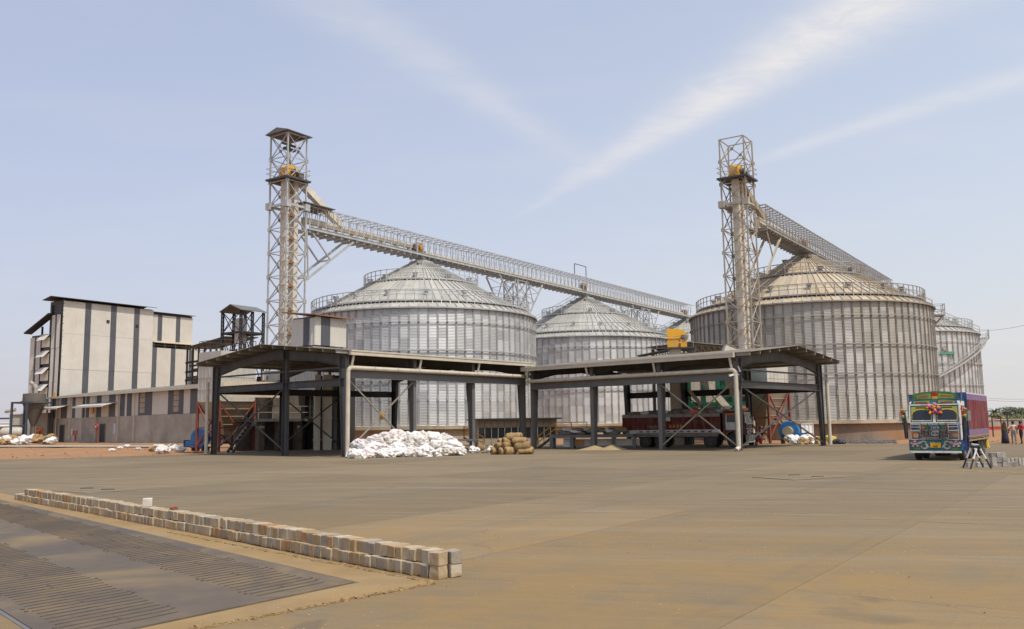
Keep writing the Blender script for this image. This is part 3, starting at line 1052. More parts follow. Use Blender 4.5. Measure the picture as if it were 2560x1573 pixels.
# ---------------------------------------------------------------- elevator towers
def tower(label, loc, top, w_, bay, gm, roofed, plat_z):
    t = thing('elevator_tower', label, 'tower', loc, UZ, 'lattice elevator towers')
    h = w_ / 2
    n = round(top / bay)
    bay = top / n
    for sx in (-1, 1):
        for sy in (-1, 1):
            b = MB()
            b.beam((sx * h, sy * h, 0), (sx * h, sy * h, top), 0.14)
            b.build('leg', gm, t)
    b = MB()
    b.beam((-h, 0, 0.02), (h, 0, bay), 0.075)
    b.beam((h, 0.05, 0.02), (-h, 0.05, bay), 0.075)
    b.beam((-h, 0, 0), (h, 0, 0), 0.075)
    b.box((0, 0.02, bay / 2), (0.3, 0.05, 0.3), 0, PI / 4)
    for s in (-1, 1):
        b.bx(s * h - 0.19, -0.075, -0.19, s * h + 0.19, -0.055, 0.19)
    me = b.mesh('cross_brace', gm)
    for i in range(n):
        for k in range(4):
            a = k * PI / 2
            obj('cross_brace', me, t, (h * math.sin(a), -h * math.cos(a), i * bay), (0, 0, a))
    b = MB()
    for k in range(4):
        a = k * PI / 2
        c, s = math.cos(a), math.sin(a)
        b.beam((-h * c + h * s, -h * s - h * c, top), (h * c + h * s, h * s - h * c, top), 0.09)
    b.build('top_ring', gm, t)
    # platform below the elevator head, with plank deck and rail
    b = MB()
    b.bx(-h - 0.35, -h - 0.35, plat_z - 0.22, h + 0.35, h + 0.35, plat_z - 0.04)
    b.build('platform', 'steel_dark', t)
    b = MB()
    for hh in (0.55, 1.05):
        for k in range(4):
            a = k * PI / 2
            c, s = math.cos(a), math.sin(a)
            e = h + 0.3
            b.beam((-e * c + e * s, -e * s - e * c, plat_z + hh), (e * c + e * s, e * s - e * c, plat_z + hh), 0.045)
    b.build('platform_rail', gm, t)
    # heavier ring beam under the platform with white gussets
    b = MB()
    for k in range(4):
        a = k * PI / 2
        c, s = math.cos(a), math.sin(a)
        z = plat_z - 2.9
        b.beam((-h * c + h * s, -h * s - h * c, z), (h * c + h * s, h * s - h * c, z), 0.24)
        b.box((-h * c + h * s, -h * s - h * c, z), (0.62, 0.62, 0.7), a)
    b.build('ring_beam', gm, t)
    if roofed:
        b = MB()
        e = h + 0.42
        b.prism([(-e, -e, top + 0.12), (e, -e, top + 0.12), (e, 0, top + 0.6), (-e, 0, top + 0.6)], (0, 0, 0.05))
        b.prism([(-e, 0, top + 0.6), (e, 0, top + 0.6), (e, e, top + 0.12), (-e, e, top + 0.12)], (0, 0, 0.05))
        for s in (-1, 1):
            b.prism([(s * e, -e, top + 0.11), (s * e, e, top + 0.11), (s * e, 0, top + 0.58)], (s * 0.03, 0, 0))
        b.build('roof', 'steel_grey', t)
        b = MB()
        b.bx(-0.9, -0.5, top - 1.5, 0.5, -0.1, top - 1.25)
        b.beam((-h, -0.3, top - 0.9), (h, -0.3, top - 0.9), 0.2)
        b.beam((-0.2, -0.3, top - 1.2), (-0.2, -0.3, top - 0.9), 0.12)
        b.build('hoist_beam', 'steel_dark', t)
    # caged ladder up one corner
    b = MB()
    lx = h + 0.25
    for y in (-0.25, 0.25):
        b.beam((lx, y + h - 0.5, 2.0), (lx, y + h - 0.5, plat_z), 0.05)
    z = 2.0
    while z < plat_z:
        b.beam((lx, h - 0.75, z), (lx, h - 0.25, z), 0.03)
        z += 0.45
    b.build('ladder', gm, t)
    return t


def elevator(label, loc, zhead, cm, group='bucket elevators in the towers', rz=UZ, sep_=0.62, head='yellow', lw=0.55):
    t = thing('bucket_elevator', label, 'elevator', loc, rz, group)
    for s in (-1, 1):
        b = MB()
        b.bx(s * sep_ - lw * 0.5, -0.34, 0, s * sep_ + lw * 0.5, 0.34, zhead)
        z = 1.6
        while z < zhead:
            b.bx(s * sep_ - lw * 0.5 - 0.05, -0.39, z - 0.04, s * sep_ + lw * 0.5 + 0.05, 0.39, z + 0.04)
            z += 2.45
        b.build('leg_casing', cm, t)
    b = MB()
    z = 1.6
    while z < zhead:
        b.bx(-sep_ + lw * 0.5 + 0.05, -0.2, z - 0.12, sep_ - lw * 0.5 - 0.05, 0.2, z + 0.12)
        z += 2.45
    b.build('spacer', 'rust', t)
    b = MB()
    prof = [(-1.05, 0.0), (1.05, 0.0)] + [(1.05 * math.cos(a), 0.75 + 0.75 * math.sin(a)) for a in [PI * i / 10 for i in range(11)]]
    b.prism([(x, -0.42, zhead + z) for x, z in prof], (0, 0.84, 0))
    b.bx(-0.12, -0.5, zhead + 0.5, 0.12, 0.5, zhead + 0.9)
    b.build('head', head, t)
    b = MB()
    b.bx(0.3, -1.05, zhead + 0.15, 0.95, -0.5, zhead + 0.7)
    b.tube((-0.1, -0.9, zhead + 0.7), (-0.1, -0.45, zhead + 0.7), 0.28, 12)
    b.build('motor', 'steel_grey', t)
    return t


pl = at(706, 340, 89.7)
TLoc = Vector((-22.9, 89.7, 0))
TL_TOP = pl.z - 0.2
PLZ = at(700, 446, 89.0).z
tower('tall silver lattice tower with small pitched roof at the left end of the gallery', TLoc, TL_TOP, 2.56, 2.42, 'galv', True, PLZ)
elevator('cream twin-leg bucket elevator with orange head inside the roofed tower', TLoc + V * 0.25, PLZ, 'cream')
TRoc = Vector((0, 0, 0))
d_ = ray(1850, 600)
TRoc = Vector((d_.x / d_.y * 92.0, 92.0, 0))
TR_TOP = at(1845, 352, 92).z
PRZ = at(1850, 447, 92).z
tower('dusty lattice tower with open top in front of the stained silo', TRoc, TR_TOP, 2.62, 2.5, 'tower_dusty', False, PRZ)
elevator('cream bucket elevator with orange head inside the open-topped tower', TRoc, PRZ, 'cream')
# spouts from the elevator heads into the galleries
def spout(label, p, q, w_=0.62, mat_='cream', group=None):
    t = thing('grain_spout', label, 'spout', (p.x, p.y, p.z), 0, group)
    q = q - p
    b = MB()
    b.beam((0, 0, 0), q, w_)
    b.build('chute', mat_, t)
    b = MB()
    for k in (0.02, 0.33, 0.66, 0.98):
        c = Vector(q) * k
        d = Vector(q).normalized()
        b.beam(c - d * 0.05, c + d * 0.05, w_ + 0.12)
    b.build('flange', mat_, t)
    return t


spout('cream diagonal spout dropping from the roofed tower onto the gallery', TLoc + U * 0.9 + V * 0.3 + Vector((0, 0, PLZ + 0.2)), SL + U * (x0 + 5.6) + Vector((0, 0, GZ + 1.3)), 0.62, 'cream')
spout('rusty spout dropping from the open-topped tower onto the dusty gallery', TRoc + U * 0.8 + Vector((0, 0, PRZ - 0.2)), SRT + U * -14.5 + Vector((0, 0, GZ + 1.2)), 0.55, 'filter_tan')


# ---------------------------------------------------------------- open loading sheds
def shed(label, corner, xdir, length, width, ze, rise, hang, gable_at, bays=3):
    """local x along the open front, local y to the back; gable_at is the end with the big overhang (0 or length)"""
    rz = math.atan2(xdir.y, xdir.x)
    t = thing('loading_shed', label, 'shed', (corner.x, corner.y, 0), rz, 'open steel loading sheds')
    def ridge(y):
        return ze + rise * (1 - abs(y - width / 2) / (width / 2))
    xs = [length * i / bays for i in range(bays + 1)]
    x_lo, x_hi = (-hang, length + 0.5) if gable_at == 0 else (-0.5, length + hang)
    ov = 0.55
    # portal frames: tapered columns and haunched rafters
    for x in xs:
        for y, s in ((0.0, 1), (width, -1)):
            b = MB()
            zt = ze - 0.15
            for o_, i_, in ((0.0, 0.34), ):
                b.add([(x - 0.014, y + s * o_, 0), (x + 0.014, y + s * o_, 0), (x + 0.014, y + s * 0.32, 0), (x - 0.014, y + s * 0.32, 0),
                       (x - 0.014, y + s * o_, zt), (x + 0.014, y + s * o_, zt), (x + 0.014, y + s * 0.72, zt), (x - 0.014, y + s * 0.72, zt)], MB.BF)
            b.beam((x, y, 0), (x, y, zt), 0.30, 0.03, up=(0, 1, 0))
            b.beam((x, y + s * 0.32, 0), (x, y + s * 0.72, zt), 0.30, 0.03, up=(0, 1, 0))
            b.bx(x - 0.25, y - 0.15 if s > 0 else y - 0.47, 0.0, x + 0.25, y + 0.47 if s > 0 else y + 0.15, 0.04)
            b.build('column', 'steel_grey' if s > 0 else 'steel_dark', t)
        for s in (0, 1):
            y0, y1 = (0.0, width / 2) if s == 0 else (width, width / 2)
            dy = 1 if s == 0 else -1
            b = MB()
            z0, z1 = ze - 0.12, ze + rise - 0.12
            b.ibeam((x, y0, z0 - 0.42), (x, y0 + dy * width * 0.2, z0 - 0.30 + rise * 0.4), 0.26, 0.84, 0.03, None, 0.55)
            b.ibeam((x, y0 + dy * width * 0.2, z0 - 0.30 + rise * 0.4), (x, y1, z1 - 0.38), 0.26, 0.55, 0.03, None, 0.68)
            b.build('rafter', 'steel_dark', t)
    # purlins
    n = int(width / 1.25)
    for i in range(n + 1):
        y = -ov + 0.12 + (width + 2 * ov - 0.24) * i / n
        MB().beam((x_lo + 0.02, y, ridge(y) + 0.06), (x_hi - 0.02, y, ridge(y) + 0.06), 0.07, 0.22).build('purlin', 'purlin', t)
    # roof sheets laid side by side on both slopes
    sw = 1.05
    k = math.ceil((x_hi - x_lo) / sw)
    sw = (x_hi - x_lo) / k
    hl = math.hypot(width / 2 + ov, rise)
    sheet = MB()
    m = 5
    px2 = []
    for i in range(m):
        u0 = i / m * (sw + 0.03)
        q = (sw + 0.03) / m
        px2 += [(u0, 0), (u0 + q * 0.6, 0), (u0 + q * 0.7, 0.035), (u0 + q * 0.9, 0.035)]
    px2.append((sw + 0.03, 0))
    vs = []
    for (yy, zz) in ((0, 0), (width / 2 + ov, rise + ov * rise / (width / 2))):
        for u_, d in px2:
            vs.append((u_, yy, zz + d))
    kk = len(px2)
    sheet.add(vs, [(i, i + 1, kk + i + 1, kk + i) for i in range(kk - 1)])
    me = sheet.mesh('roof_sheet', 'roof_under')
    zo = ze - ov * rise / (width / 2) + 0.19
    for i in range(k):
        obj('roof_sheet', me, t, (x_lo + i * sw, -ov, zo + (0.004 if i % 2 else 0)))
        obj('roof_sheet', me, t, (x_lo + (i + 1) * sw, width + ov, zo + (0.004 if i % 2 else 0)), (0, 0, PI))
    # gutter along the front eave, hangers, eave girder, drain pipe
    b = MB()
    b.bx(x_lo + (0 if gable_at else hang - 0.35), -ov - 0.26, ze - 0.18, x_hi - (hang - 0.35 if gable_at else 0), -ov - 0.01, ze + 0.12)
    b.bx(x_lo + (0 if gable_at else hang - 0.35), -ov - 0.30, ze + 0.06, x_hi - (hang - 0.35 if gable_at else 0), -ov + 0.02, ze + 0.15)
    b.build('gutter', 'cream_pipe', t)
    MB().ibeam((0.0, -0.16, ze - 1.42), (length, -0.16, ze - 1.42), 0.24, 0.52, 0.03).build('eave_girder', 'steel_grey', t)
    pz = ze - 1.02
    xe = -0.30 if gable_at == 0 else length + 0.30
    xo = length + 0.1 if gable_at == 0 else -0.1
    b = MB()
    sgn = 1 if gable_at == 0 else -1
    b.tube((xo, -0.46, pz), (xe + sgn * 0.3, -0.46, pz), 0.145, 12)
    for i in range(6):
        a0, a1 = PI / 2 * i / 6, PI / 2 * (i + 1) / 6
        b.tube((xe + sgn * 0.3 - sgn * 0.3 * math.sin(a0), -0.46, pz - 0.3 + 0.3 * math.cos(a0)), (xe + sgn * 0.3 - sgn * 0.3 * math.sin(a1), -0.46, pz - 0.3 + 0.3 * math.cos(a1)), 0.147, 12)
    b.tube((xe, -0.46, pz - 0.3), (xe, -0.46, 0.22), 0.145, 12)
    b.tube((xe, -0.46, 0.25), (xe - 0.05, -0.72, 0.10), 0.15, 12)
    b.build('drain_pipe', 'cream_pipe', t, smooth=False)
    b = MB()
    kx = 2.0
    while kx < length:
        b.lathe([(0.155, kx - 0.02), (0.175, kx - 0.02), (0.175, kx + 0.02), (0.155, kx + 0.02)], 12, (0, -0.46, pz), 'x')
        kx += 2.1
    b.build('pipe_clamp', 'galv', t)
    for x in xs:
        MB().tube((x, -ov - 0.12, ze - 0.15), (x, -0.46, pz + 0.12), 0.085, 8).build('gutter_drop', 'cream_pipe', t)
    # beams tying the columns at the back and across the gable
    MB().ibeam((0, width - 0.1, ze - 2.0), (length, width - 0.1, ze - 2.0), 0.3, 0.5, 0.03).build('back_girder', 'steel_black', t)
    xg = 0.0 if gable_at == 0 else length
    MB().ibeam((xg, 0.3, ze - 1.95), (xg, width - 0.3, ze - 1.95), 0.3, 0.48, 0.03).build('gable_girder', 'steel_dark', t)
    MB().beam((xg, 0.3, ze - 0.95), (xg, width - 0.3, ze - 0.95), 0.12).build('gable_tie', 'steel_dark', t)
    # rod bracing
    def X(x0, y0, x1, y1, z0, z1, mat_='steel_grey'):
        for za, zb in ((z0, z1), (z1, z0)):
            MB().beam((x0, y0, za), (x1, y1, zb), 0.085, 0.085).build('brace', mat_, t)
    br = (xs[0], xs[1]) if gable_at == 0 else (xs[-2], xs[-1])
    X(br[0] + 0.1, 0.06, br[1] - 0.1, 0.06, 0.35, ze - 1.75, 'purlin')
    X(xs[1], width, xs[2], width, 0.4, ze - 2.3, 'steel_dark')
    ym = width * 0.42 if gable_at == 0 else 0.5
    X(xg, width - 0.3, xg, ym, 0.3, ze - 2.0, 'steel_dark')
    if gable_at == 0:
        MB().ibeam((xg, ym, 0), (xg, ym, ze + rise * 0.8), 0.28, 0.42, 0.03, (0, 1, 0)).build('gable_post', 'steel_dark', t)
    # back-corner drain pipe
    MB().tube((xg - (0.35 if gable_at == 0 else -0.35), width + 0.35, 0.1), (xg - (0.35 if gable_at == 0 else -0.35), width + 0.35, ze - 1.3), 0.14, 10).build('drain_pipe', 'cream_pipe', t)
    # slim lamps bolted to the columns
    for x in xs[1:-1] + [xg]:
        b = MB()
        b.beam((x + 0.2, 0.1, ze - 0.75), (x + 0.45, -0.1, ze - 1.15), 0.10, 0.06)
        b.build('lamp_tube', 'white', t)
    return t


AL = Vector((-11.15, 60.07, 0))
VL = Vector((0.94, 74.6, 0))
shed('open steel shed with cream gutter behind the white sack pile', AL, (VL - AL).normalized(), (VL - AL).length, 16.1, 6.95, 0.85, 1.35, 0)
AR = Vector((15.2, 61.1, 0))
VR = Vector((1.55, 73.7, 0))
LR = (AR - VR).length
shed('open steel shed with cream gutter sheltering the maroon lorry', VR, (AR - VR).normalized(), LR, 13.7, 6.5, 0.75, 1.45, LR)

# ---------------------------------------------------------------- rice mill, far left
PM = Vector((-87.0, 171.5, 0))
pz = lambda x, y, Y: at(x, y, Y).z
ZT1 = at(157, 746, 171.5).z
t = thing('mill_building', 'tall cream mill building with dark grey vertical stripes', 'building', PM, UZ)
# facade: stripes of ribbed sheet in tiers, cream and grey
FL, STEP = 33.2, 19.6
def stripes(t, x0, x1, y, z0, z1, spec, tiers, name='cladding_panel', rot=0.0, org=(0, 0)):
    """spec: list of (width fraction, material)"""
    tot = sum(s for s, _ in spec)
    x = x0
    for wdt, mt in spec:
        wd_ = (x1 - x0) * wdt / tot
        for i in range(len(tiers) - 1):
            a, c = z0 + (z1 - z0) * tiers[i], z0 + (z1 - z0) * tiers[i + 1]
            m_ = mt
            if mt == 'clad_cream' and rnd.random() < 0.06:
                m_ = 'clad_tan'
            me = ribbed(wd_ - 0.015, c - a - 0.03, 0.33, 0.045).mesh('cladding_panel', m_)
            cx, sx = math.cos(rot), math.sin(rot)
            lx, ly = x, y + (0.03 if i % 2 else 0.0) - (0.04 if mt == 'clad_grey' else 0)
            obj(name, me, t, (org[0] + lx * cx - ly * sx, org[1] + lx * sx + ly * cx, a), (0, 0, rot))
        x += wd_
CR, GY = 'clad_cream', 'clad_grey'
MB().bx(0.25, 0.25, 0, STEP - 0.2, 5.2, ZT1 - 0.3).build('wall', 'steel_dark', t)
MB().bx(0.3, 5.25, 0, STEP - 0.3, 11.6, ZT1 - 6.6).build('rear_wall', 'steel_dark', t)
stripes(t, 0.0, STEP, 0.0, 0.5, ZT1 - 0.4, [(3.6, CR), (1.0, GY), (3.4, CR), (1.0, GY), (3.2, CR), (1.0, GY), (2.6, CR)], [0, 0.24, 0.5, 0.76, 1.0])
# lower block and its set-back upper storey
ZT2 = at(345, 862, 184).z
ZT3 = at(345, 775, 186).z
MB().bx(STEP, 0.3, 0, FL - 0.1, 12.0, ZT2 - 0.1).build('lower_wall', 'steel_dark', t)
stripes(t, STEP + 0.02, FL, 0.05, 0.5, ZT2 - 0.2, [(1.0, GY), (3.1, CR), (1.0, GY), (3.1, CR), (1.0, GY), (3.1, CR)], [0, 0.5, 1.0])
MB().bx(STEP, 2.0, ZT2 - 0.1, FL - 2.6, 11.5, ZT3 - 0.1).build('upper_wall', 'steel_dark', t)
stripes(t, STEP + 0.02, FL - 2.6, 1.75, ZT2 + 1.2, ZT3 - 0.5, [(1.7, CR), (0.8, GY), (2.6, CR), (0.8, GY), (2.4, CR)], [0, 1.0])
b = MB()
b.prism([(STEP + 0.1, -0.5, ZT2 + 0.8), (FL + 0.3, -0.5, ZT2 + 0.8), (FL + 0.3, 2.4, ZT2 + 1.5), (STEP + 0.1, 2.4, ZT2 + 1.5)], (0, 0, 0.08))
b.build('canopy_roof', 'clad_tan', t)
b = MB()
for k in range(6):
    x = STEP + 0.3 + (FL - STEP - 0.4) * k / 5
    b.beam((x, 0.1, ZT2 - 0.1), (x, 0.1, ZT2 + 0.8), 0.25)
b.beam((STEP, 0.1, ZT2 + 0.35), (FL, 0.1, ZT2 + 0.35), 0.12)
b.build('clerestory_frame', 'steel_grey', t)
# roofs
b = MB()
b.prism([(-1.2, -0.9, ZT1 - 0.05), (STEP + 0.2, -0.9, ZT1 - 0.05), (STEP + 0.2, 2.6, ZT1 + 0.5), (-1.2, 2.6, ZT1 + 0.5)], (0, 0, 0.12))
b.prism([(-1.2, 2.6, ZT1 + 0.5), (STEP + 0.2, 2.6, ZT1 + 0.5), (STEP + 0.2, 5.6, ZT1 - 0.05), (-1.2, 5.6, ZT1 - 0.05)], (0, 0, 0.12))
rf = b.build('roof', 'steel_dark', t)
b = MB()
b.prism([(STEP, 1.2, ZT3 - 0.05), (FL - 2.2, 1.2, ZT3 - 0.05), (FL - 2.2, 12, ZT3 + 0.7), (STEP, 12, ZT3 + 0.7)], (0, 0, 0.1))
b.build('roof', 'steel_dark', t)
b = MB()
for x, z in ((STEP * 0.46, ZT1 - 4.0), (STEP * 0.79, ZT1 - 4.4)):
    b.bx(x, -0.12, z, x + 0.6, 0.1, z + 0.55)
b.build('vent_opening', 'black', t)
# left end wall: narrow strips beside an open stair bay with louvred hoods
e0 = (0.0, 0.0)
def endstrip(y0, y1, z0, z1, spec):
    stripes(t, -y1, -y0, 0, z0, z1, spec, [0, 0.34, 0.67, 1.0], rot=-PI / 2, org=(0.0, 0.0))
endstrip(0.9, 4.0, 4.6, ZT1 - 3.0, [(1.3, CR), (0.5, GY), (1.3, CR)])
endstrip(7.6, 11.6, 0.5, ZT1 - 7.0, [(1.6, CR), (0.6, GY), (1.6, CR)])
b = MB()
for y, zt_ in ((0.3, ZT1 - 0.2), (4.1, ZT1 - 1.0), (7.5, ZT1 - 5.0)):
    b.beam((0.1, y, 0), (0.1, y, zt_), 0.3)
for i in range(9):
    b.beam((0.1, 0.0, ZT1 - 1.0 - i * 1.3), (0.1, 1.0, ZT1 - 1.0 - i * 1.3), 0.12)
b.build('corner_frame', 'steel_black', t)
for i in range(5):
    z = ZT1 - 6.6 - i * 3.3
    b = MB()
    b.prism([(-1.2, 4.3, z - 1.3), (-1.2, 7.3, z - 1.3), (0.05, 7.3, z), (0.05, 4.3, z)], (0.05, 0, 0.05))
    b.build('louvre_hood', 'clad_cream', t)
    b = MB()
    b.bx(-0.05, 4.4, z - 2.6, 0.22, 7.2, z - 0.6)
    b.build('bay_panel', 'clad_cream', t)
b = MB()
b.prism([(-1.0, 3.6, ZT1 - 2.9), (0.6, 3.6, ZT1 - 2.9), (0.6, 12.4, ZT1 - 6.2), (-1.0, 12.4, ZT1 - 6.2)], (0, 0, 0.25))
b.build('side_roof', 'steel_black', t)
b = MB()
b.add([(0.04, 2.0, 7.3), (0.04, 2.9, 7.3), (0.04, 2.9, 9.3), (0.04, 2.0, 9.3)], [(0, 1, 2, 3)])
b.prism([(-0.06, 1.3, 7.4), (-0.06, 2.2, 7.4), (-0.06, 2.2, 9.3), (-0.06, 1.3, 9.3)], (0.03, 0, 0))
b.build('warning_board', 'yellow', t)

# single-storey annex in front of it, running towards the camera
A0 = Vector((-87.0, 168.0, 0))
A1 = Vector((-61.0, 145.0, 0))
A2 = Vector((-41.5, 127.5, 0))
axd = (A1 - A0).normalized()
axn = Vector((axd.y, -axd.x, 0))
arz = math.atan2(axd.y, axd.x)
LA, LB = (A1 - A0).length, (A2 - A0).length
t = thing('mill_annex', 'long low annex with concrete base and striped cladding in front of the mill', 'building', A0, arz)
ZC, ZV = 4.25, 8.1
MB().bx(0, 0.25, 0, LB, 9, ZV - 0.1).build('wall', 'steel_dark', t)
MB().bx(-0.1, 0.0, -0.3, LA - 0.01, 0.25, ZC).build('base_wall', 'concrete_wall', t)
MB().bx(LA, -0.12, -0.3, LB, 0.25, ZC + 0.02).build('base_wall', 'concrete_wall', t)
stripes(t, 0, LA, 0.12, ZC, ZV, [(0.6, CR), (2.0, GY), (1.7, CR), (2.2, GY), (2, CR), (1.0, GY), (2.4, CR), (1.0, GY), (0.4, CR), (1.1, GY), (2, CR), (2.0, GY), (2.5, CR), (2.0, GY), (1.5, CR), (1.4, GY), (0.7, CR), (1.4, GY), (1.6, CR)], [0, 1.0])
stripes(t, LA, LB, 0.0, ZC + 0.05, ZV, [(0.5, CR), (3.2, GY), (3.6, CR), (3.3, GY), (1.4, CR), (3.0, GY), (3.4, CR)], [0, 1.0])
for x in (LA + 1.4, LA + 12.2):
    for k in range(4):
        z = ZC + 0.4 + k * 0.85
        MB().bx(x, -0.09, z, x + 1.6, -0.03, z + 0.75).build('skylight_sheet', 'filter_tan', t)
b = MB()
b.prism([(-0.8, -0.9, ZV - 0.05), (LB + 0.3, -0.9, ZV - 0.05), (LB + 0.3, 9, ZV + 1.3), (-0.8, 9, ZV + 1.3)], (0, 0, 0.1))
b.build('roof', 'roof_under', t)
MB().bx(-0.8, -1.05, ZV - 0.22, LB + 0.3, -0.88, ZV + 0.1).build('fascia', 'cream_pipe', t)
for f in (0.0, 0.115, 0.285, 0.43, 0.59, 0.83, 0.995):
    MB().tube((LA * f + 0.2, -0.35, 0.3), (LA * f + 0.2, -0.35, ZV - 0.1), 0.10, 8).build('downpipe', 'cream_pipe', t)
for x in (0.155, 0.63):
    b = MB()
    b.bx(LA * x, -0.06, 0.0, LA * x + 1.9, 0.1, 3.0)
    b.build('doorway', 'black', t)
    b = MB()
    b.bx(LA * x - 0.12, -0.1, 0, LA * x, 0.05, 3.1)
    b.bx(LA * x + 1.9, -0.1, 0, LA * x + 2.02, 0.05, 3.1)
    b.bx(LA * x - 0.12, -0.1, 3.0, LA * x + 2.02, 0.05, 3.12)
    b.build('door_frame', 'steel_grey', t)
for x0_, x1_ in ((0.0, 0.27), (0.47, 0.80)):
    b = MB()
    b.prism([(LA * x0_, -2.4, 6.0), (LA * x1_, -2.4, 6.0), (LA * x1_, 0, 6.6), (LA * x0_, 0, 6.6)], (0, 0, 0.1))
    b.bx(LA * x0_, -2.5, 5.85, LA * x1_, -2.4, 6.15)
    b.build('porch_roof', 'clad_cream', t)
for x_ in (0.52, 0.965):
    MB().bx(LA * x_, -0.12, 4.9, LA * x_ + 0.9, -0.06, 6.3).build('warning_board', 'yellow', t) if x_ < 0.6 else None
for x_, hh in ((0.60, 2.0),):
    MB().bx(LA * 0.78, -0.1, 1.3, LA * 0.78 + 0.7, -0.04, 3.1).build('notice_board', mk('notice', (0.45, 0.52, 0.6), (0.6, 0.6, 0.6), 3, 0.6), t)
MB().bx(LA * 0.30, -0.06, 1.2, LA * 0.30 + 0.4, -0.02, 2.4).build('notice_plate', 'white', t)

# hose stations in front of the annex
for f, h_, lab in ((0.055, 2.2, 'red fire hose reel on post by the left annex door'), (0.50, 1.9, 'red fire hose box on post between the annex doors'), (0.745, 2.7, 'tall red fire hose post beside the right annex door')):
    p = A0 + axd * (LA * f) + axn * 2.2
    t = thing('fire_hose_post', lab, 'hose post', p, arz, 'fire hose posts')
    MB().bx(-0.12, -0.1, -0.1, 0.12, 0.1, h_).build('post', 'red_oxide', t)
    if f == 0.50:
        MB().bx(-0.5, -0.28, h_ - 0.75, 0.5, 0.12, h_ + 0.1).build('hose_box', 'red_oxide', t)
    else:
        b = MB()
        b.lathe([(0.0, -0.3), (0.52, -0.3), (0.52, -0.12), (0.0, -0.12)], 16, (0, 0, h_ - 0.1), 'y')
        b.build('hose_reel', mk('hose_red', (0.42, 0.04, 0.03), (0.34, 0.03, 0.03), 2, 0.5), t)
        MB().lathe([(0.0, -0.34), (0.13, -0.34), (0.13, -0.28), (0.0, -0.28)], 12, (0, 0, h_ - 0.1), 'y').build('hub', 'white', t)

# dust hopper on a steel frame at the mill's left end
hp = at(86, 1000, 163)
t = thing('dust_hopper', 'grey conical hopper on dark steel legs left of the mill', 'hopper', (hp.x, hp.y, 0))
zt = at(86, 985, 163).z
zm = at(86, 1003, 163).z
MB().lathe([(0.0, zt + 0.25), (1.9, zt), (1.95, zm), (2.15, zm), (2.15, zm - 0.35), (1.95, zm - 0.35), (0.35, 2.9), (0.35, 1.6), (0.0, 1.6)], 24).build('cone', mk('hopper_grey', (0.13, 0.112, 0.09), (0.095, 0.082, 0.066), 0.8, 0.8), t, smooth=False)
b = MB()
b.path([(0.2, 0, zt), (0.2, 0, zt + 1.0), (-0.2, 0, zt + 1.7), (-0.9, 0, zt + 2.1)], 0.35, 10)
b.build('elbow_pipe', 'concrete_wall', t)
for x, y in ((-2.9, -2.0), (0.3, -2.9), (-2.9, 2.2), (2.4, 2.0)):
    MB().beam((x, y, 0), (x, y, zm - 0.2), 0.32).build('leg', mk('leg_blue', (0.045, 0.06, 0.075)) if 'leg_blue' not in MT else 'leg_blue', t)
b = MB()
b.beam((-2.9, -2.0, zm - 0.3), (0.3, -2.9, zm - 0.3), 0.3)
b.beam((0.3, -2.9, zm - 0.3), (2.4, 2.0, zm - 0.3), 0.3)
b.beam((-2.9, -2.0, zm - 0.3), (-2.9, 2.2, zm - 0.3), 0.3)
b.beam((-2.9, -2.0, 3.0), (0.3, -2.9, 3.0), 0.25)
b.build('ring_frame', 'leg_blue', t)
# block hut under the hopper with a yellow board
hb = at(106, 1090, 166)
t = thing('block_hut', 'small grey block hut with yellow lettered board under the hopper', 'hut', (hb.x, hb.y, 0))
MB().bx(-1.3, 0, -0.2, 0.8, 1.6, at(103, 1033, 161).z).build('wall', 'concrete_wall', t)
MB().bx(-1.3, -0.12, 0.9, 0.0, -0.02, 2.7).build('board', 'yellow', t)
b = MB()
for z in (2.15, 1.55):
    for k in range(7):
        b.bx(-1.15 + k * 0.15, -0.14, z, -1.06 + k * 0.15, -0.115, z + 0.3)
b.build('board_lettering', 'rust', t)
MB().bx(-1.4, -0.1, at(103, 1033, 161).z, 0.9, 1.7, at(103, 1033, 161).z + 0.15).build('roof_slab', 'plinth', t)

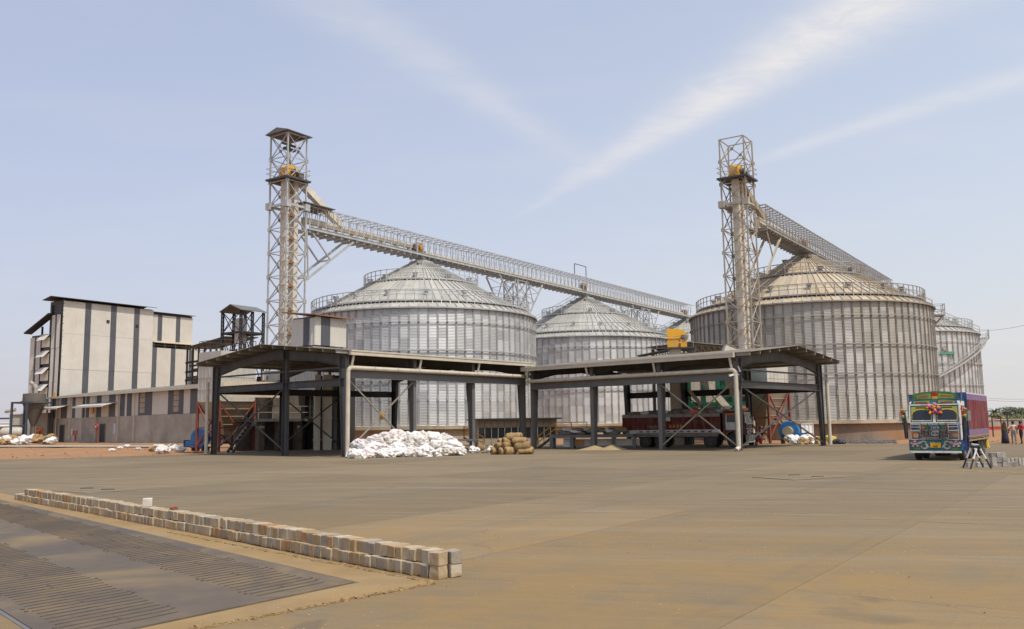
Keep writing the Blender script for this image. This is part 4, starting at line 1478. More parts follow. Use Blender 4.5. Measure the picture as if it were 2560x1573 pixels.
# steel tower and pipe rack behind the left shed
def frame_tower(label, px0, px1, ptop, Y, levels, roof_h, mat_):
    p0, p1 = at(px0, 900, Y), at(px1, 900, Y)
    ztop = at((px0 + px1) / 2, ptop, Y).z
    t = thing('steel_frame_tower', label, 'steel frame', ((p0.x + p1.x) / 2, Y, 0), UZ)
    s = (p1.x - p0.x) / 1.42 / 2
    xs = (-s, 0, s)
    # laced columns: two flats joined by battens
    b = MB()
    for e in (-0.16, 0.16):
        b.beam((e, 0, 0), (e, 0, ztop), 0.09, 0.22)
    z = 0.3
    while z < ztop:
        b.bx(-0.16, -0.1, z, 0.16, 0.1, z + 0.16)
        z += 0.55
    me = b.mesh('laced_column', mat_)
    for x in xs:
        for y in (-s, s):
            obj('laced_column', me, t, (x, y, 0))
    for k, lz in enumerate(levels):
        b = MB()
        for y in (-s, s):
            b.beam((-s, y, lz), (s, y, lz), 0.18, 0.3)
        for x in xs:
            b.beam((x, -s, lz), (x, s, lz), 0.18, 0.3)
        b.build('floor_beam', mat_, t)
    b = MB()
    zz = [0] + levels + [ztop]
    for a, c in zip(zz, zz[1:]):
        for y in (-s, s):
            b.beam((-s, y, a), (0, y, c), 0.09)
            b.beam((0, y, a), (-s, y, c), 0.09)
        for x in (-s, s):
            b.beam((x, -s, a), (x, s, c), 0.09)
            b.beam((x, s, a), (x, -s, c), 0.09)
    b.build('bracing', mat_, t)
    b = MB()
    e = s + 0.35
    b.prism([(-e, -e, ztop), (e, -e, ztop), (e, 0, ztop + roof_h), (-e, 0, ztop + roof_h)], (0, 0, 0.1))
    b.prism([(-e, 0, ztop + roof_h), (e, 0, ztop + roof_h), (e, e, ztop), (-e, e, ztop)], (0, 0, 0.1))
    b.build('roof', 'steel_grey', t)
    MB().bx(-s * 0.5, -s * 0.9, levels[-1], s * 0.9, s * 0.9, levels[-1] + 0.12).build('deck', mat_, t)
    b = MB()
    b.lathe([(0.0, levels[-1] + 2.2), (0.7, levels[-1] + 2.1), (0.8, levels[-1]), (0.8, levels[-1] - 1.4), (0.0, levels[-1] - 1.6)], 16, (-0.4, 0, 0))
    b.build('vessel', 'clad_cream', t)
    return t


frame_tower('dark steel frame tower with small roof behind the left shed', 556, 655, 782, 125, [4.0, 8.0, at(600, 835, 125).z], 0.9, 'steel_black')
p0 = at(468, 900, 152)
t = thing('pipe_rack', 'black steel pipe rack crowded with pipes right of the mill', 'pipe rack', (p0.x, p0.y, 0), math.radians(-38))
zt = at(520, 872, 150).z
for i in range(7):
    b = MB()
    for e in (-0.15, 0.15):
        b.beam((i * 1.7 + e, 0, 0), (i * 1.7 + e, 0, zt + i * 0.16), 0.09, 0.2)
    z = 0.4
    while z < zt:
        b.bx(i * 1.7 - 0.15, -0.08, z, i * 1.7 + 0.15, 0.08, z + 0.15)
        z += 0.6
    b.build('laced_column', 'steel_black', t)
    MB().beam((i * 1.7, 5, 0), (i * 1.7, 5, zt), 0.25).build('rear_column', 'steel_black', t)
for z in (8.6, 10.2, 11.6, 13.2):
    MB().ibeam((-0.5, 0, z), (11, 0, z + 0.4), 0.2, 0.3).build('rack_beam', 'steel_black', t)
for k, (z, r, y) in enumerate(((9.2, 0.28, 0.9), (9.9, 0.4, 1.8), (10.7, 0.2, 0.5), (12.0, 0.3, 1.4), (8.7, 0.45, 2.4), (12.7, 0.18, 0.8))):
    MB().tube((-0.4, y, z), (11, y, z + 0.3), r, 10).build('pipe', 'rust' if k % 2 else 'steel_grey', t)
b = MB()
b.prism([(-0.6, -0.6, zt + 0.2), (11.5, -0.6, zt + 1.4), (11.5, 6, zt + 1.7), (-0.6, 6, zt + 0.5)], (0, 0, 0.12))
b.build('roof', 'steel_black', t)

# tanks and pipes at the far left edge
t = thing('pipe_bridge', 'low pipe bridge with red and white pipes at the far left edge', 'pipe bridge', (-128, 200, 0))
for x in (0, 8, 16, 22):
    MB().beam((x, 0, 0), (x, 0, 4.6), 0.3).build('post', 'steel_dark', t)
MB().beam((-12, 0, 4.9), (24, 0, 4.9), 0.5, 0.35).build('bridge_beam', 'leg_blue', t)
for z, r, m_ in ((3.2, 0.28, 'white'), (2.5, 0.22, 'red_oxide'), (3.8, 0.2, 'clad_cream')):
    MB().tube((-12, -0.4, z), (24, -0.4, z), r, 8).build('pipe', m_, t)
ta = at(30, 1080, 176)
t = thing('storage_tank', 'small pale horizontal tank beside the hopper legs', 'tank', (ta.x, ta.y, 0))
MB().lathe([(0.0, -2.2), (0.8, -2.0), (1.0, -1.6), (1.0, 1.6), (0.8, 2.0), (0.0, 2.2)], 18, (0, 0, 1.8), 'x').build('shell', 'filter_white', t, smooth=True)
b = MB()
for x in (-1.2, 1.2):
    b.bx(x - 0.2, -0.8, 0, x + 0.2, 0.8, 1.2)
b.build('saddle', 'concrete_wall', t)
sh = at(50, 1060, 182)
t = thing('utility_shed', 'small grey utility shed behind the hopper frame', 'shed', (sh.x, sh.y, 0))
MB().bx(-2.2, 0, -0.2, 3.2, 4, 5.4).build('wall', 'concrete_wall', t)
MB().bx(-2.4, -0.3, 5.4, 3.4, 4.3, 5.6).build('roof', 'clad_cream', t)
MB().bx(-0.6, -0.06, 0, 0.5, 0.02, 2.2).build('door', 'steel_dark', t)
MB().tube((-3.2, 0.2, 6.1), (-1.2, 0.2, 6.4), 0.4, 10).build('duct', 'concrete_wall', t)
sh = at(8, 1085, 190)
t = thing('store_block', 'long low grey store behind the pipe bridge at the left edge', 'building', (sh.x - 8, 206, 0))
MB().bx(-14, 0, -0.2, 12, 6, 3.0).build('wall', 'concrete_wall', t)
MB().bx(-14.4, -0.4, 3.0, 12.4, 6.4, 3.2).build('roof', 'steel_grey', t)
for k in range(4):
    MB().bx(-8 + k * 4.5, -0.06, 0.6, -6.6 + k * 4.5, 0.03, 2.3).build('window', 'glass', t)


# ---------------------------------------------------------------- machinery round the left shed
def bag_filter(label, x, y, Y, half, z_leg, ztop, rz):
    t = thing('bag_filter', label, 'dust filter', (x, Y, 0), rz, 'bag filters on red legs')
    h = half
    b = MB()
    b.bx(-h, -h, z_leg, h, h, ztop - 0.9)
    b.build('housing', 'filter_white', t)
    b = MB()
    k = -h
    while k < h + 0.01:
        for s in (-1, 1):
            b.bx(k - 0.025, s * h - 0.03, z_leg, k + 0.025, s * h + 0.03, ztop - 0.9)
            b.bx(s * h - 0.03, k - 0.025, z_leg, s * h + 0.03, k + 0.025, ztop - 0.9)
        k += h / 3
    z = z_leg + 0.05
    while z < ztop - 0.9:
        for s in (-1, 1):
            b.bx(-h, s * h - 0.03, z - 0.025, h, s * h + 0.03, z + 0.025)
            b.bx(s * h - 0.03, -h, z - 0.025, s * h + 0.03, h, z + 0.025)
        z += 1.05
    b.build('rib_grid', 'filter_white', t)
    MB().bx(-h - 0.02, -h - 0.02, ztop - 0.88, h + 0.02, h + 0.02, ztop).build('plenum', 'filter_white', t)
    b = MB()
    b.add([(-h, -h, z_leg), (h, -h, z_leg), (h, h, z_leg), (-h, h, z_leg), (-0.35, -0.35, 1.5), (0.35, -0.35, 1.5), (0.35, 0.35, 1.5), (-0.35, 0.35, 1.5)], MB.BF)
    for f in (0.3, 0.55, 0.78):
        e = 0.35 + (h - 0.35) * f + 0.04
        zz = 1.5 + (z_leg - 1.5) * f
        b.bx(-e, -e, zz - 0.03, e, e, zz + 0.03)
    b.build('hopper_cone', 'filter_tan', t)
    for sx in (-1, 1):
        for sy in (-1, 1):
            MB().beam((sx * h, sy * h, 0), (sx * h, sy * h, z_leg + 0.1), 0.20).build('leg', 'red_oxide', t)
    for k in range(4):
        a = k * PI / 2
        c, s = math.cos(a), math.sin(a)
        b = MB()
        def Q(u_, zz):
            return (u_ * c + h * s, u_ * s - h * c, zz)
        zm = z_leg * 0.48
        b.beam(Q(-h, zm), Q(h, zm), 0.13)
        for sg in (-1, 1):
            b.beam(Q(sg * h, z_leg - 0.1), Q(0, zm), 0.11)
            b.beam(Q(0, zm), Q(sg * h, 0.4), 0.11)
        b.box(Q(0, zm), (0.45, 0.06, 0.45), a)
        b.build('leg_brace', 'red_oxide', t)
    b = MB()
    for s in (-1, 1):
        for hh in (0.5, 1.0):
            b.beam((-h, s * h, ztop + hh), (h, s * h, ztop + hh), 0.04)
            b.beam((s * h, -h, ztop + hh), (s * h, h, ztop + hh), 0.04)
        for e in (-h, 0, h):
            b.beam((e, s * h, ztop), (e, s * h, ztop + 1.0), 0.04)
            b.beam((s * h, e, ztop), (s * h, e, ztop + 1.0), 0.04)
    b.build('roof_rail', 'steel_dark', t)
    return t


q = at(566, 1000, 80)
bag_filter('cream ribbed bag filter on red legs behind the left shed', q.x, 0, 80, 1.75, at(566, 1000, 80).z - 0.2, at(566, 882, 80).z, math.radians(50))
q = at(1908, 1000, 83)
bag_filter('cream bag filter on red legs behind the maroon lorry cab', q.x, 0, 83, 1.65, at(1908, 978, 83).z, at(1908, 925, 83).z + 0.6, math.radians(40))


def fan(label, p, rz, r=0.85):
    t = thing('blower_fan', label, 'blower', p, rz, 'blue blower fans')
    b = MB()
    b.lathe([(0.0, -0.3), (r, -0.3), (r + 0.04, -0.26), (r + 0.04, 0.26), (r, 0.3), (0.0, 0.3)], 24, (0, 0, r + 0.25), 'y')
    b.build('scroll_casing', 'blue', t)
    b = MB()
    b.bx(-r * 1.75, -0.32, 0.42, -r * 0.55, 0.32, 0.95)
    b.build('outlet', 'blue', t, rot=(0, 0, 0))
    b = MB()
    b.bx(-r * 1.85, -0.4, 0.35, -r * 1.75, 0.4, 1.02)
    b.build('outlet_flange', 'steel_dark', t)
    MB().lathe([(0.0, 0.3), (0.42, 0.3), (0.42, 0.95), (0.0, 0.95)], 16, (0, 0, r + 0.25), 'y').build('inlet_duct', 'filter_tan', t)
    b = MB()
    for x in (-0.6, 0.6):
        b.bx(x - 0.08, -0.4, 0, x + 0.08, 0.5, 0.4)
    b.bx(-0.75, -0.45, 0.28, 0.75, 0.55, 0.4)
    b.build('stand', 'steel_dark', t)
    return t


g1 = G(500, 1127)
fan('bright blue blower fan on the soil left of the left shed', (g1.x, g1.y, -0.03), math.radians(-25), 0.9)
g2 = at(1974, 1080, 80)
fan('blue blower fan beside the silo plinth behind the right shed', (g2.x, 80, -0.03), math.radians(150), 0.85)

# intake machine house under the left shed: concrete posts, deck, rails
p0 = at(650, 1060, 78)
t = thing('intake_platform', 'raised intake platform on concrete posts with steel handrail in the left shed', 'platform', (p0.x, 78, 0), math.atan2(0.769, 0.64))
for x in (0, 2.0, 4.0, 6.2):
    for y in (0, 3.0):
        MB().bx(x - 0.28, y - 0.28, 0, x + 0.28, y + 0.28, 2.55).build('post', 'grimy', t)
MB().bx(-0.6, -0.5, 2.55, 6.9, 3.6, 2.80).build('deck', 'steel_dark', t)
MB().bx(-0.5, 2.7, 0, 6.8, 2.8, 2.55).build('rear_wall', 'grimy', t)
b = MB()
for hh in (0.55, 1.1):
    b.beam((-0.5, -0.45, 2.8 + hh), (6.8, -0.45, 2.8 + hh), 0.06)
for k in range(6):
    b.beam((-0.5 + k * 1.46, -0.45, 2.8), (-0.5 + k * 1.46, -0.45, 3.9), 0.06)
b.build('handrail', 'purlin', t)
b = MB()
for s in (0, 0.8):
    b.beam((-2.9, s - 0.4, 0), (-0.6, s - 0.4, 2.7), 0.08, 0.22)
    b.beam((-2.9, s - 0.4, 1.0), (-0.6, s - 0.4, 3.7), 0.05)
for k in range(9):
    f = (k + 0.5) / 9
    b.box((-2.9 + 2.3 * f, 0, 2.7 * f), (0.26, 0.8, 0.04))
b.build('stair', 'steel_dark', t)
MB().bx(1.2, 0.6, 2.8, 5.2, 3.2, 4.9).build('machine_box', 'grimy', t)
b = MB()
b.bx(0.6, 3.3, 2.8, 0.9, 3.6, 6.2)
b.bx(5.9, 3.3, 2.8, 6.2, 3.6, 6.2)
b.build('machine_frame', 'green', t)
b = ribbed(5.2, 1.9, 0.3, 0.04)
b.build('side_awning', 'filter_tan', t, (-3.6, -1.0, 4.6), (math.radians(-42), 0, 0))
# striped cladding hung behind the shed
p0 = at(652, 940, 84)
t = thing('clad_screen', 'striped sheet screen hanging behind the intake platform', 'screen', (p0.x, 84, 0), math.radians(-20))
stripes(t, 0, 6.2, 0, at(690, 975, 84).z - 0.6, at(690, 935, 84).z + 0.3, [(2, 'clad_cream'), (2, 'clad_cream'), (2.4, 'clad_cream')], [0, 1])
b = MB()
for x in (0.1, 6.1):
    b.beam((x, 0.1, 0), (x, 0.1, at(690, 935, 84).z + 0.3), 0.2)
b.build('post', 'steel_dark', t)
# tall cream ducts and dark plant inside the left shed
def duct(label, px_, Y, z0, z1, w_, d_, m_):
    p_ = at(px_, 1000, Y)
    t_ = thing('vertical_duct', label, 'duct', (p_.x, Y, 0), math.radians(20), 'ducts in the left shed')
    MB().bx(-w_ / 2, -d_ / 2, z0, w_ / 2, d_ / 2, z1).build('casing', m_, t_)
    b_ = MB()
    z_ = z0 + 0.9
    while z_ < z1:
        b_.bx(-w_ / 2 - 0.05, -d_ / 2 - 0.05, z_ - 0.04, w_ / 2 + 0.05, d_ / 2 + 0.05, z_ + 0.04)
        z_ += 1.9
    b_.build('flange_ring', m_, t_)


p_ = at(640, 1000, 85.5)
q_ = at(872, 1000, 85.5)
t_ = thing('shade_backdrop', 'added dark sheeted box standing in for the shade at the back of the left shed', 'building', (p_.x, 85.5, 0))  # dark box added so the shed's shaded interior reads dark
LN_ = q_.x - p_.x
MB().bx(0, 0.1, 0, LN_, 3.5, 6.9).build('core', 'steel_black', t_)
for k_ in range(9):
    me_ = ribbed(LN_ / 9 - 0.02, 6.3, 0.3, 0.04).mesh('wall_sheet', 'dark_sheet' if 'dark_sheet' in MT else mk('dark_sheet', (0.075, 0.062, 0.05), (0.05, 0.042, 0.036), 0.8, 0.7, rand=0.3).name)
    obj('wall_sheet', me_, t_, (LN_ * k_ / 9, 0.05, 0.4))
for k_ in (1, 4, 6):
    MB().bx(LN_ * k_ / 9 + 0.2, -0.06, 0, LN_ * k_ / 9 + 1.3, -0.01, 2.4).build('door', 'steel_black', t_)
MB().bx(LN_ * 0.3, -0.08, 3.4, LN_ * 0.42, -0.02, 4.9).build('window', 'green', t_)
duct('left cream duct of the pair in the left shed', 793, 79, 0, 6.6, 0.5, 0.6, 'cream')
duct('right cream duct of the pair in the left shed', 818, 79.5, 0, 6.6, 0.75, 0.7, 'cream')
duct('thin grey duct beside the cream pair in the left shed', 838, 80, 0, 6.4, 0.3, 0.3, 'steel_grey')
for px_, Y, wd_, z0_, z1_, m_, lb in ((770, 83, 2.2, 2.7, 6.0, 'filter_tan', 'tan screening cabinet above the intake platform'), (720, 86, 2.6, 0.0, 3.4, 'steel_dark', 'dark plant cabinet at the back of the left shed'),
                                      (850, 82, 1.6, 0.0, 2.4, 'steel_dark', 'low dark cabinet behind the corner column of the left shed'), (690, 83, 2.2, 3.0, 6.4, 'steel_grey', 'grey cleaner cabinet at the rear of the intake platform')):
    p_ = at(px_, 1000, Y)
    t_ = thing('plant_cabinet', lb, 'machine', (p_.x, Y, 0), math.radians(25))
    MB().bx(-wd_ / 2, 0, z0_, wd_ / 2, 1.6, z1_).build('casing', m_, t_)
    MB().bx(-wd_ / 2 + 0.2, -0.03, z0_ + 0.3, 0.1, 0.0, z1_ - 0.4).build('hatch', 'steel_black', t_)
    MB().bx(0.3, -0.03, z0_ + 0.3, wd_ / 2 - 0.2, 0.0, z1_ - 0.4).build('hatch', 'green' if m_ == 'filter_tan' else 'steel_black', t_)
    if z0_ > 1:
        for x_ in (-wd_ / 2 + 0.1, wd_ / 2 - 0.1):
            for y_ in (0.1, 1.5):
                MB().beam((x_, y_, 0), (x_, y_, z0_), 0.15).build('leg', 'steel_dark', t_)
    b_ = MB()
    for k_ in range(3):
        b_.tube((-wd_ / 2 + 0.4 + k_ * 0.6, 0.8, z1_), (-wd_ / 2 + 0.4 + k_ * 0.6, 0.8, 6.8), 0.11, 8)
    b_.build('riser_pipes', 'steel_dark', t_)
# pump-house booth on top of the raised intake roof
BY = 82.0
bl, br_ = at(757, 850, BY), at(862, 850, BY)
zb0, zb1 = at(815, 862, BY).z, at(800, 790, BY).z
bl = at(788, 850, BY)
t = thing('headhouse_booth', 'cream booth with grey stripes perched above the left shed roof', 'booth', (bl.x, BY, 0), UZ)
wb = 4.0
MB().bx(0.1, 0.1, zb0 + 0.05, wb - 0.1, 3.1, zb1).build('core', 'steel_dark', t)
stripes(t, 0, wb, 0, zb0, zb1, [(0.8, 'clad_cream'), (1.3, 'clad_grey'), (2.4, 'clad_cream')], [0, 1])
stripes(t, -3.2, 0, 0, zb0, zb1 - 0.1, [(1.7, 'clad_cream'), (0.8, 'clad_grey'), (0.8, 'clad_cream')], [0, 1], rot=-PI / 2)
b = MB()
b.prism([(-0.5, -0.5, zb1 + 0.02), (wb + 0.6, -0.5, zb1 + 0.02), (wb + 0.6, 4.0, zb1 + 0.55), (-0.5, 4.0, zb1 + 0.55)], (0, 0, 0.1))
b.build('roof', 'rust', t)
b = MB()
for x in (0.3, 2.2, wb - 0.3):
    for y in (0.3, 3.2):
        b.beam((x, y, 0), (x, y, zb0 + 0.1), 0.2)
b.build('support_leg', 'steel_dark', t)
b = MB()
b.prism([(-1.6, -1.2, zb0 - 0.35), (wb + 0.5, -1.2, zb0 - 0.35), (wb + 0.5, 8.5, zb0 - 1.0), (-1.6, 8.5, zb0 - 1.0)], (0, 0, 0.08))
b.prism([(-1.6, -1.25, zb0 - 0.35), (-1.6, -4.8, zb0 - 1.9), (wb + 0.5, -4.8, zb0 - 1.9), (wb + 0.5, -1.25, zb0 - 0.35)], (0, 0, 0.08))
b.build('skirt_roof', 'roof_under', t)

# ---------------------------------------------------------------- machinery in the right shed
EY = 80.0
pe = at(1688, 900, EY)
ze_ = at(1692, 872, EY).z
t = thing('intake_elevator', 'square cream elevator leg with big yellow head above the right shed', 'elevator', (pe.x, EY, 0), math.radians(-12))
MB().bx(-0.55, -0.5, 0, 0.55, 0.5, ze_).build('leg_casing', 'cream', t)
b = MB()
b.bx(-0.62, -0.6, ze_ + 0.1, 0.42, 0.6, ze_ + 1.75)
b.bx(-0.68, -0.66, ze_ + 0.85, 0.48, 0.66, ze_ + 0.92)
hd = b.build('head', 'yellow', t)
b = MB()
b.prism([(0.42, -0.5, ze_ + 0.6)] + [(0.42 + 0.75 * math.sin(a), -0.5, ze_ + 0.95 + 0.75 * math.cos(a)) for a in [PI * 0.5 * i / 6 for i in range(7)]], (0, 1.0, 0))
b.build('discharge_hood', 'yellow', t)
MB().bx(0.55, -0.8, ze_ + 0.05, 1.1, -0.35, ze_ + 0.75).build('motor_guard', 'yellow', t)
MB().tube((0.9, -0.6, ze_ + 0.75), (0.9, -0.6, ze_ + 1.15), 0.3, 12).build('motor', 'steel_grey', t)
MB().bx(-1.6, -1.2, ze_ - 0.08, 1.7, 1.2, ze_ + 0.04).build('platform', 'steel_dark', t)
b = MB()
for hh in (0.5, 1.0):
    b.beam((-1.55, -1.15, ze_ + hh), (1.65, -1.15, ze_ + hh), 0.04)
for x in (-1.55, 0.0, 1.65):
    b.beam((x, -1.15, ze_), (x, -1.15, ze_ + 1.0), 0.04)
b.build('platform_rail', 'galv_dusty', t)
b = MB()
for k in range(6):
    b.beam((-3.0 + k * 0.5, -1.0, ze_ - 2.3), (-2.5 + k * 0.5, -1.0, ze_ - 0.6), 0.07)
b.prism([(-3.3, -1.2, ze_ - 0.62), (-0.4, -1.2, ze_ - 0.15), (-0.4, 1.2, ze_ - 0.15), (-3.3, 1.2, ze_ - 0.62)], (0, 0, 0.06))
b.build('side_stair', 'steel_dark', t)
b = MB()
for k in range(4):
    b.beam((0.5 + k * 0.22, -1.0, ze_ - 1.9), (1.3 + k * 0.22, -1.0, ze_ - 0.2), 0.07)
b.build('knee_strut', 'steel_dark', t)
# raised truss roof behind
p0 = at(1722, 862, 82)
p1 = at(1885, 882, 87)
dx = (p1 - p0)
t = thing('truss_roof', 'raised dusty truss roof behind the yellow elevator head', 'roof', (p0.x, p0.y, 0), math.atan2(dx.y, dx.x))
LN = math.hypot(dx.x, dx.y)
b = MB()
zr0, zr1 = p0.z, p1.z - 0.1
b.prism([(-0.3, -0.6, zr0 + 0.15), (LN * 0.55, -0.6, zr0 + 0.02), (LN * 0.55, 5.5, zr0 + 0.02), (-0.3, 5.5, zr0 + 0.15)], (0, 0, 0.07))
b.prism([(LN * 0.55, -0.6, zr0 + 0.02), (LN + 3.0, -0.6, zr1 - 1.0), (LN + 3.0, 5.5, zr1 - 1.0), (LN * 0.55, 5.5, zr0 + 0.02)], (0, 0, 0.07))
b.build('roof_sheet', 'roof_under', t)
for y in (0.0, 4.8):
    b = MB()
    zc = zr0 - 1.05
    b.beam((0, y, zr0 + 0.05), (LN * 0.55, y, zr0 - 0.08), 0.09)
    b.beam((0, y, zc), (LN * 0.6, y, zr0 - 0.7), 0.09)
    n = 6
    for i in range(n):
        xa, xb = LN * 0.55 * i / n, LN * 0.55 * (i + 1) / n
        b.beam((xa, y, zr0 - 0.02), (xb, y, zc + 0.3 * (i + 1) / n), 0.07)
        b.beam((xb, y, zr0 - 0.05), (xb, y, zc + 0.3 * (i + 1) / n), 0.07)
    b.build('truss', 'purlin', t)
for x in (0.0, LN):
    for y in (0.0, 4.8):
        MB().beam((x, y, 0), (x, y, zr0 - 0.1 if x == 0 else zr1 - 0.6), 0.22).build('post', 'steel_dark', t)
# green cleaner with cream chutes
pg = at(1722, 960, 81)
t = thing('grain_cleaner', 'green framed cleaning machine with cream panels behind the maroon lorry', 'machine', (pg.x, 81, 0), math.radians(-18))
zt = at(1760, 915, 81).z
for x in (0, 1.3, 2.6, 3.9, 5.2):
    MB().bx(x - 0.14, -0.14, 0, x + 0.14, 0.14, zt).build('frame_post', 'green', t)
b = MB()
for z in (1.9, 3.6, zt - 0.3):
    b.bx(-0.14, -0.12, z - 0.13, 5.34, 0.12, z + 0.13)
b.build('frame_rail', 'green', t)
for k, x in enumerate((0.18, 1.48, 2.78, 4.08)):
    MB().bx(x, -0.05, 2.05, x + 0.95, 0.1, 3.45).build('panel', 'cream', t)
    if k < 2:
        MB().bx(x, -0.05, 3.75, x + 0.95, 0.1, zt - 0.5).build('panel', 'cream', t)
MB().bx(0, 0.2, 0.6, 5.2, 2.6, zt - 0.4).build('casing', 'green', t)
def chute(label, pts, w_, m_):
    p = Vector(pts[0])
    t_ = thing('grain_chute', label, 'chute', p, 0)
    b_ = MB()
    for a_, c_ in zip(pts, pts[1:]):
        b_.beam(Vector(a_) - p, Vector(c_) - p, w_)
    b_.build('chute', m_, t_)
    e = Vector(pts[-1]) - p
    d_ = (Vector(pts[-1]) - Vector(pts[-2])).normalized()
    MB().beam(e - d_ * 0.1, e + d_ * 0.02, w_ + 0.12).build('flange', m_, t_)
chute('slanting cream chute in front of the green machine', [at(1752, 945, 79), at(1822, 1025, 79)], 0.55, 'cream')
chute('thin pale pipe chute crossing the green machine', [at(1722, 975, 78.5), at(1752, 1012, 78.5)], 0.28, 'filter_white')
chute('wide cream hopper chute hanging beside the right shed corner', [at(1840, 948, 77), at(1842, 990, 77)], 1.5, 'cream')
chute('pale square duct behind the right shed columns', [at(1698, 945, 82), at(1698, 1080, 82)], 0.9, 'filter_white')
chute('broad cream duct sloping above the right shed roof', [at(1806, 880, 80), at(1838, 892, 80)], 1.2, 'cream')

# ---------------------------------------------------------------- office hut, docks, rails between the sheds
p0, p1 = at(1195, 1090, 86), at(1392, 1090, 88)
t = thing('weigh_office', 'low dark office hut with a row of windows between the silos', 'hut', (p0.x, p0.y, 0), math.atan2(p1.y - p0.y, p1.x - p0.x))
LN = (p1 - p0).length
zr = at(1300, 1049, 87).z
zf = at(1300, 1068, 87).z
MB().bx(0, 0, -0.1, LN, 3.4, zr).build('wall', 'filter_tan', t)
for k in range(12):
    x = LN * k / 12
    MB().bx(x + 0.05, -0.05, zf + 0.06, x + LN / 12 - 0.05, -0.01, zr - 0.08).build('upper_panel', 'filter_tan', t)
    f_ = MB().bx(x + 0.04, -0.04, 0.75, x + LN / 12 - 0.04, 0.02, zf - 0.05).build('window', 'glass', t)
    MB().bx(x - 0.025, -0.09, 0.0, x + 0.025, -0.02, zr).build('mullion', 'galv_dusty', t)
    MB().bx(x + 0.05, -0.05, 0.05, x + LN / 12 - 0.05, -0.01, 0.65).build('lower_panel', 'filter_tan', t)
MB().bx(-0.3, -0.5, zr, LN + 0.4, 3.7, zr + 0.14).build('roof', 'steel_black', t)


def rail_stair(label, p, rz, run, h, deck, m_='yellow'):
    t = thing('access_stair', label, 'stair', p, rz, 'yellow railed stairs')
    b = MB()
    for y in (0, 0.9):
        b.beam((0, y, 0), (run, y, h), 0.07, 0.2)
    b.build('stringer', 'steel_dark', t)
    n = max(3, round(h / 0.2))
    for k in range(n):
        f = (k + 0.5) / n
        MB().box((run * f, 0.45, h * f), (0.25, 0.9, 0.035)).build('tread', 'steel_dark', t)
    for y in (0, 0.9):
        b = MB()
        for hh in (0.5, 1.0):
            b.path([(0, y, hh), (run, y, h + hh), (run + deck, y, h + hh)], 0.028, 6)
        for x, z in ((0, 0), (run, h), (run + deck * 0.5, h), (run + deck, h)):
            b.tube((x, y, z), (x, y, z + 1.0), 0.03, 6)
        b.build('handrail', m_, t)
    if deck:
        MB().bx(run, 0, h - 0.1, run + deck, 0.9, h).build('landing', 'steel_dark', t)
    return t


g = G(1345, 1121)
rail_stair('yellow railed stair climbing to the loading dock by the jute bundles', (g.x, g.y, 0), math.radians(-6), 1.5, 1.12, 2.6)
g = G(1215, 1117)
rail_stair('yellow railed steps just right of the white sack pile', (g.x, 76, 0), math.radians(180), 1.6, 0.9, 0.0)
# loading dock: steel table with legs, tarps of sacks on it
g0, g1 = G(1376, 1123), G(1590, 1121)
t = thing('loading_dock', 'long low steel loading dock in the right shed', 'dock', (g0.x, g0.y + 1.2, 0), math.atan2(g1.y - g0.y, g1.x - g0.x))
LN = (g1 - g0).length
MB().bx(0, 0, 0.86, LN, 2.2, 1.1).build('deck', 'steel_grey', t)
for k in range(5):
    for y in (0.15, 2.0):
        MB().bx(LN * k / 4.05 - 0.02, y - 0.12, 0, LN * k / 4.05 + 0.26, y + 0.12, 0.86).build('leg', 'steel_grey', t)
DOCK = (Vector((g0.x, g0.y + 1.2, 0)), math.atan2(g1.y - g0.y, g1.x - g0.x), LN)
t = thing('belt_conveyor', 'cream enclosed belt conveyor lying under the loading dock', 'conveyor', (g0.x + 1.1, g0.y + 1.4, 0), DOCK[1])
MB().bx(0.9, 0.3, 0.2, LN - 0.6, 1.1, 0.72).build('casing', 'cream', t)
MB().bx(0, 0.2, 0.12, 0.85, 1.2, 0.80).build('end_box', 'white', t)
MB().bx(1.0, 0.1, 0.25, 1.7, 0.28, 0.65).build('drive', 'orange_old', t)
# small grey steel table by the white sacks
g = G(1190, 1113)
t = thing('steel_table', 'grey steel bench behind the right end of the white sacks', 'bench', (g.x, 68, 0), math.radians(-4))
MB().bx(-0.8, 0, 0.82, 0.85, 1.0, 0.95).build('top', 'steel_grey', t)
for x in (-0.7, 0.7):
    for y in (0.1, 0.9):
        MB().bx(x - 0.05, y - 0.05, 0, x + 0.05, y + 0.05, 0.82).build('leg', 'galv', t)
for px_, r, h_, lab in ((1487, 1.0, 0.34, 'left heap of spilled grain beside the dock'), (1532, 0.85, 0.42, 'right heap of spilled grain beside the dock')):
    g = G(px_, 1125)
    b = MB()
    n, m_ = 24, 7
    vs = [(0, 0, h_)]
    for j in range(1, m_ + 1):
        for i in range(n):
            a = 2 * PI * i / n
            rr = r * j / m_ * (1 + 0.12 * noise.noise(Vector((math.cos(a) * 2, math.sin(a) * 2, px_))))
            vs.append((rr * math.cos(a) * 1.5, rr * math.sin(a), max(0.0, h_ * (1 - j / m_) ** 1.25)))
    fs = [(0, 1 + i, 1 + (i + 1) % n) for i in range(n)] + [(1 + (j - 1) * n + i, 1 + j * n + i, 1 + j * n + (i + 1) % n, 1 + (j - 1) * n + (i + 1) % n) for j in range(1, m_) for i in range(n)]
    b.add(vs, fs)
    tag(b.build('grain_heap', 'grain', None, (g.x, g.y, 0.004), smooth=True), lab, 'grain heap', 'grain heaps by the dock')


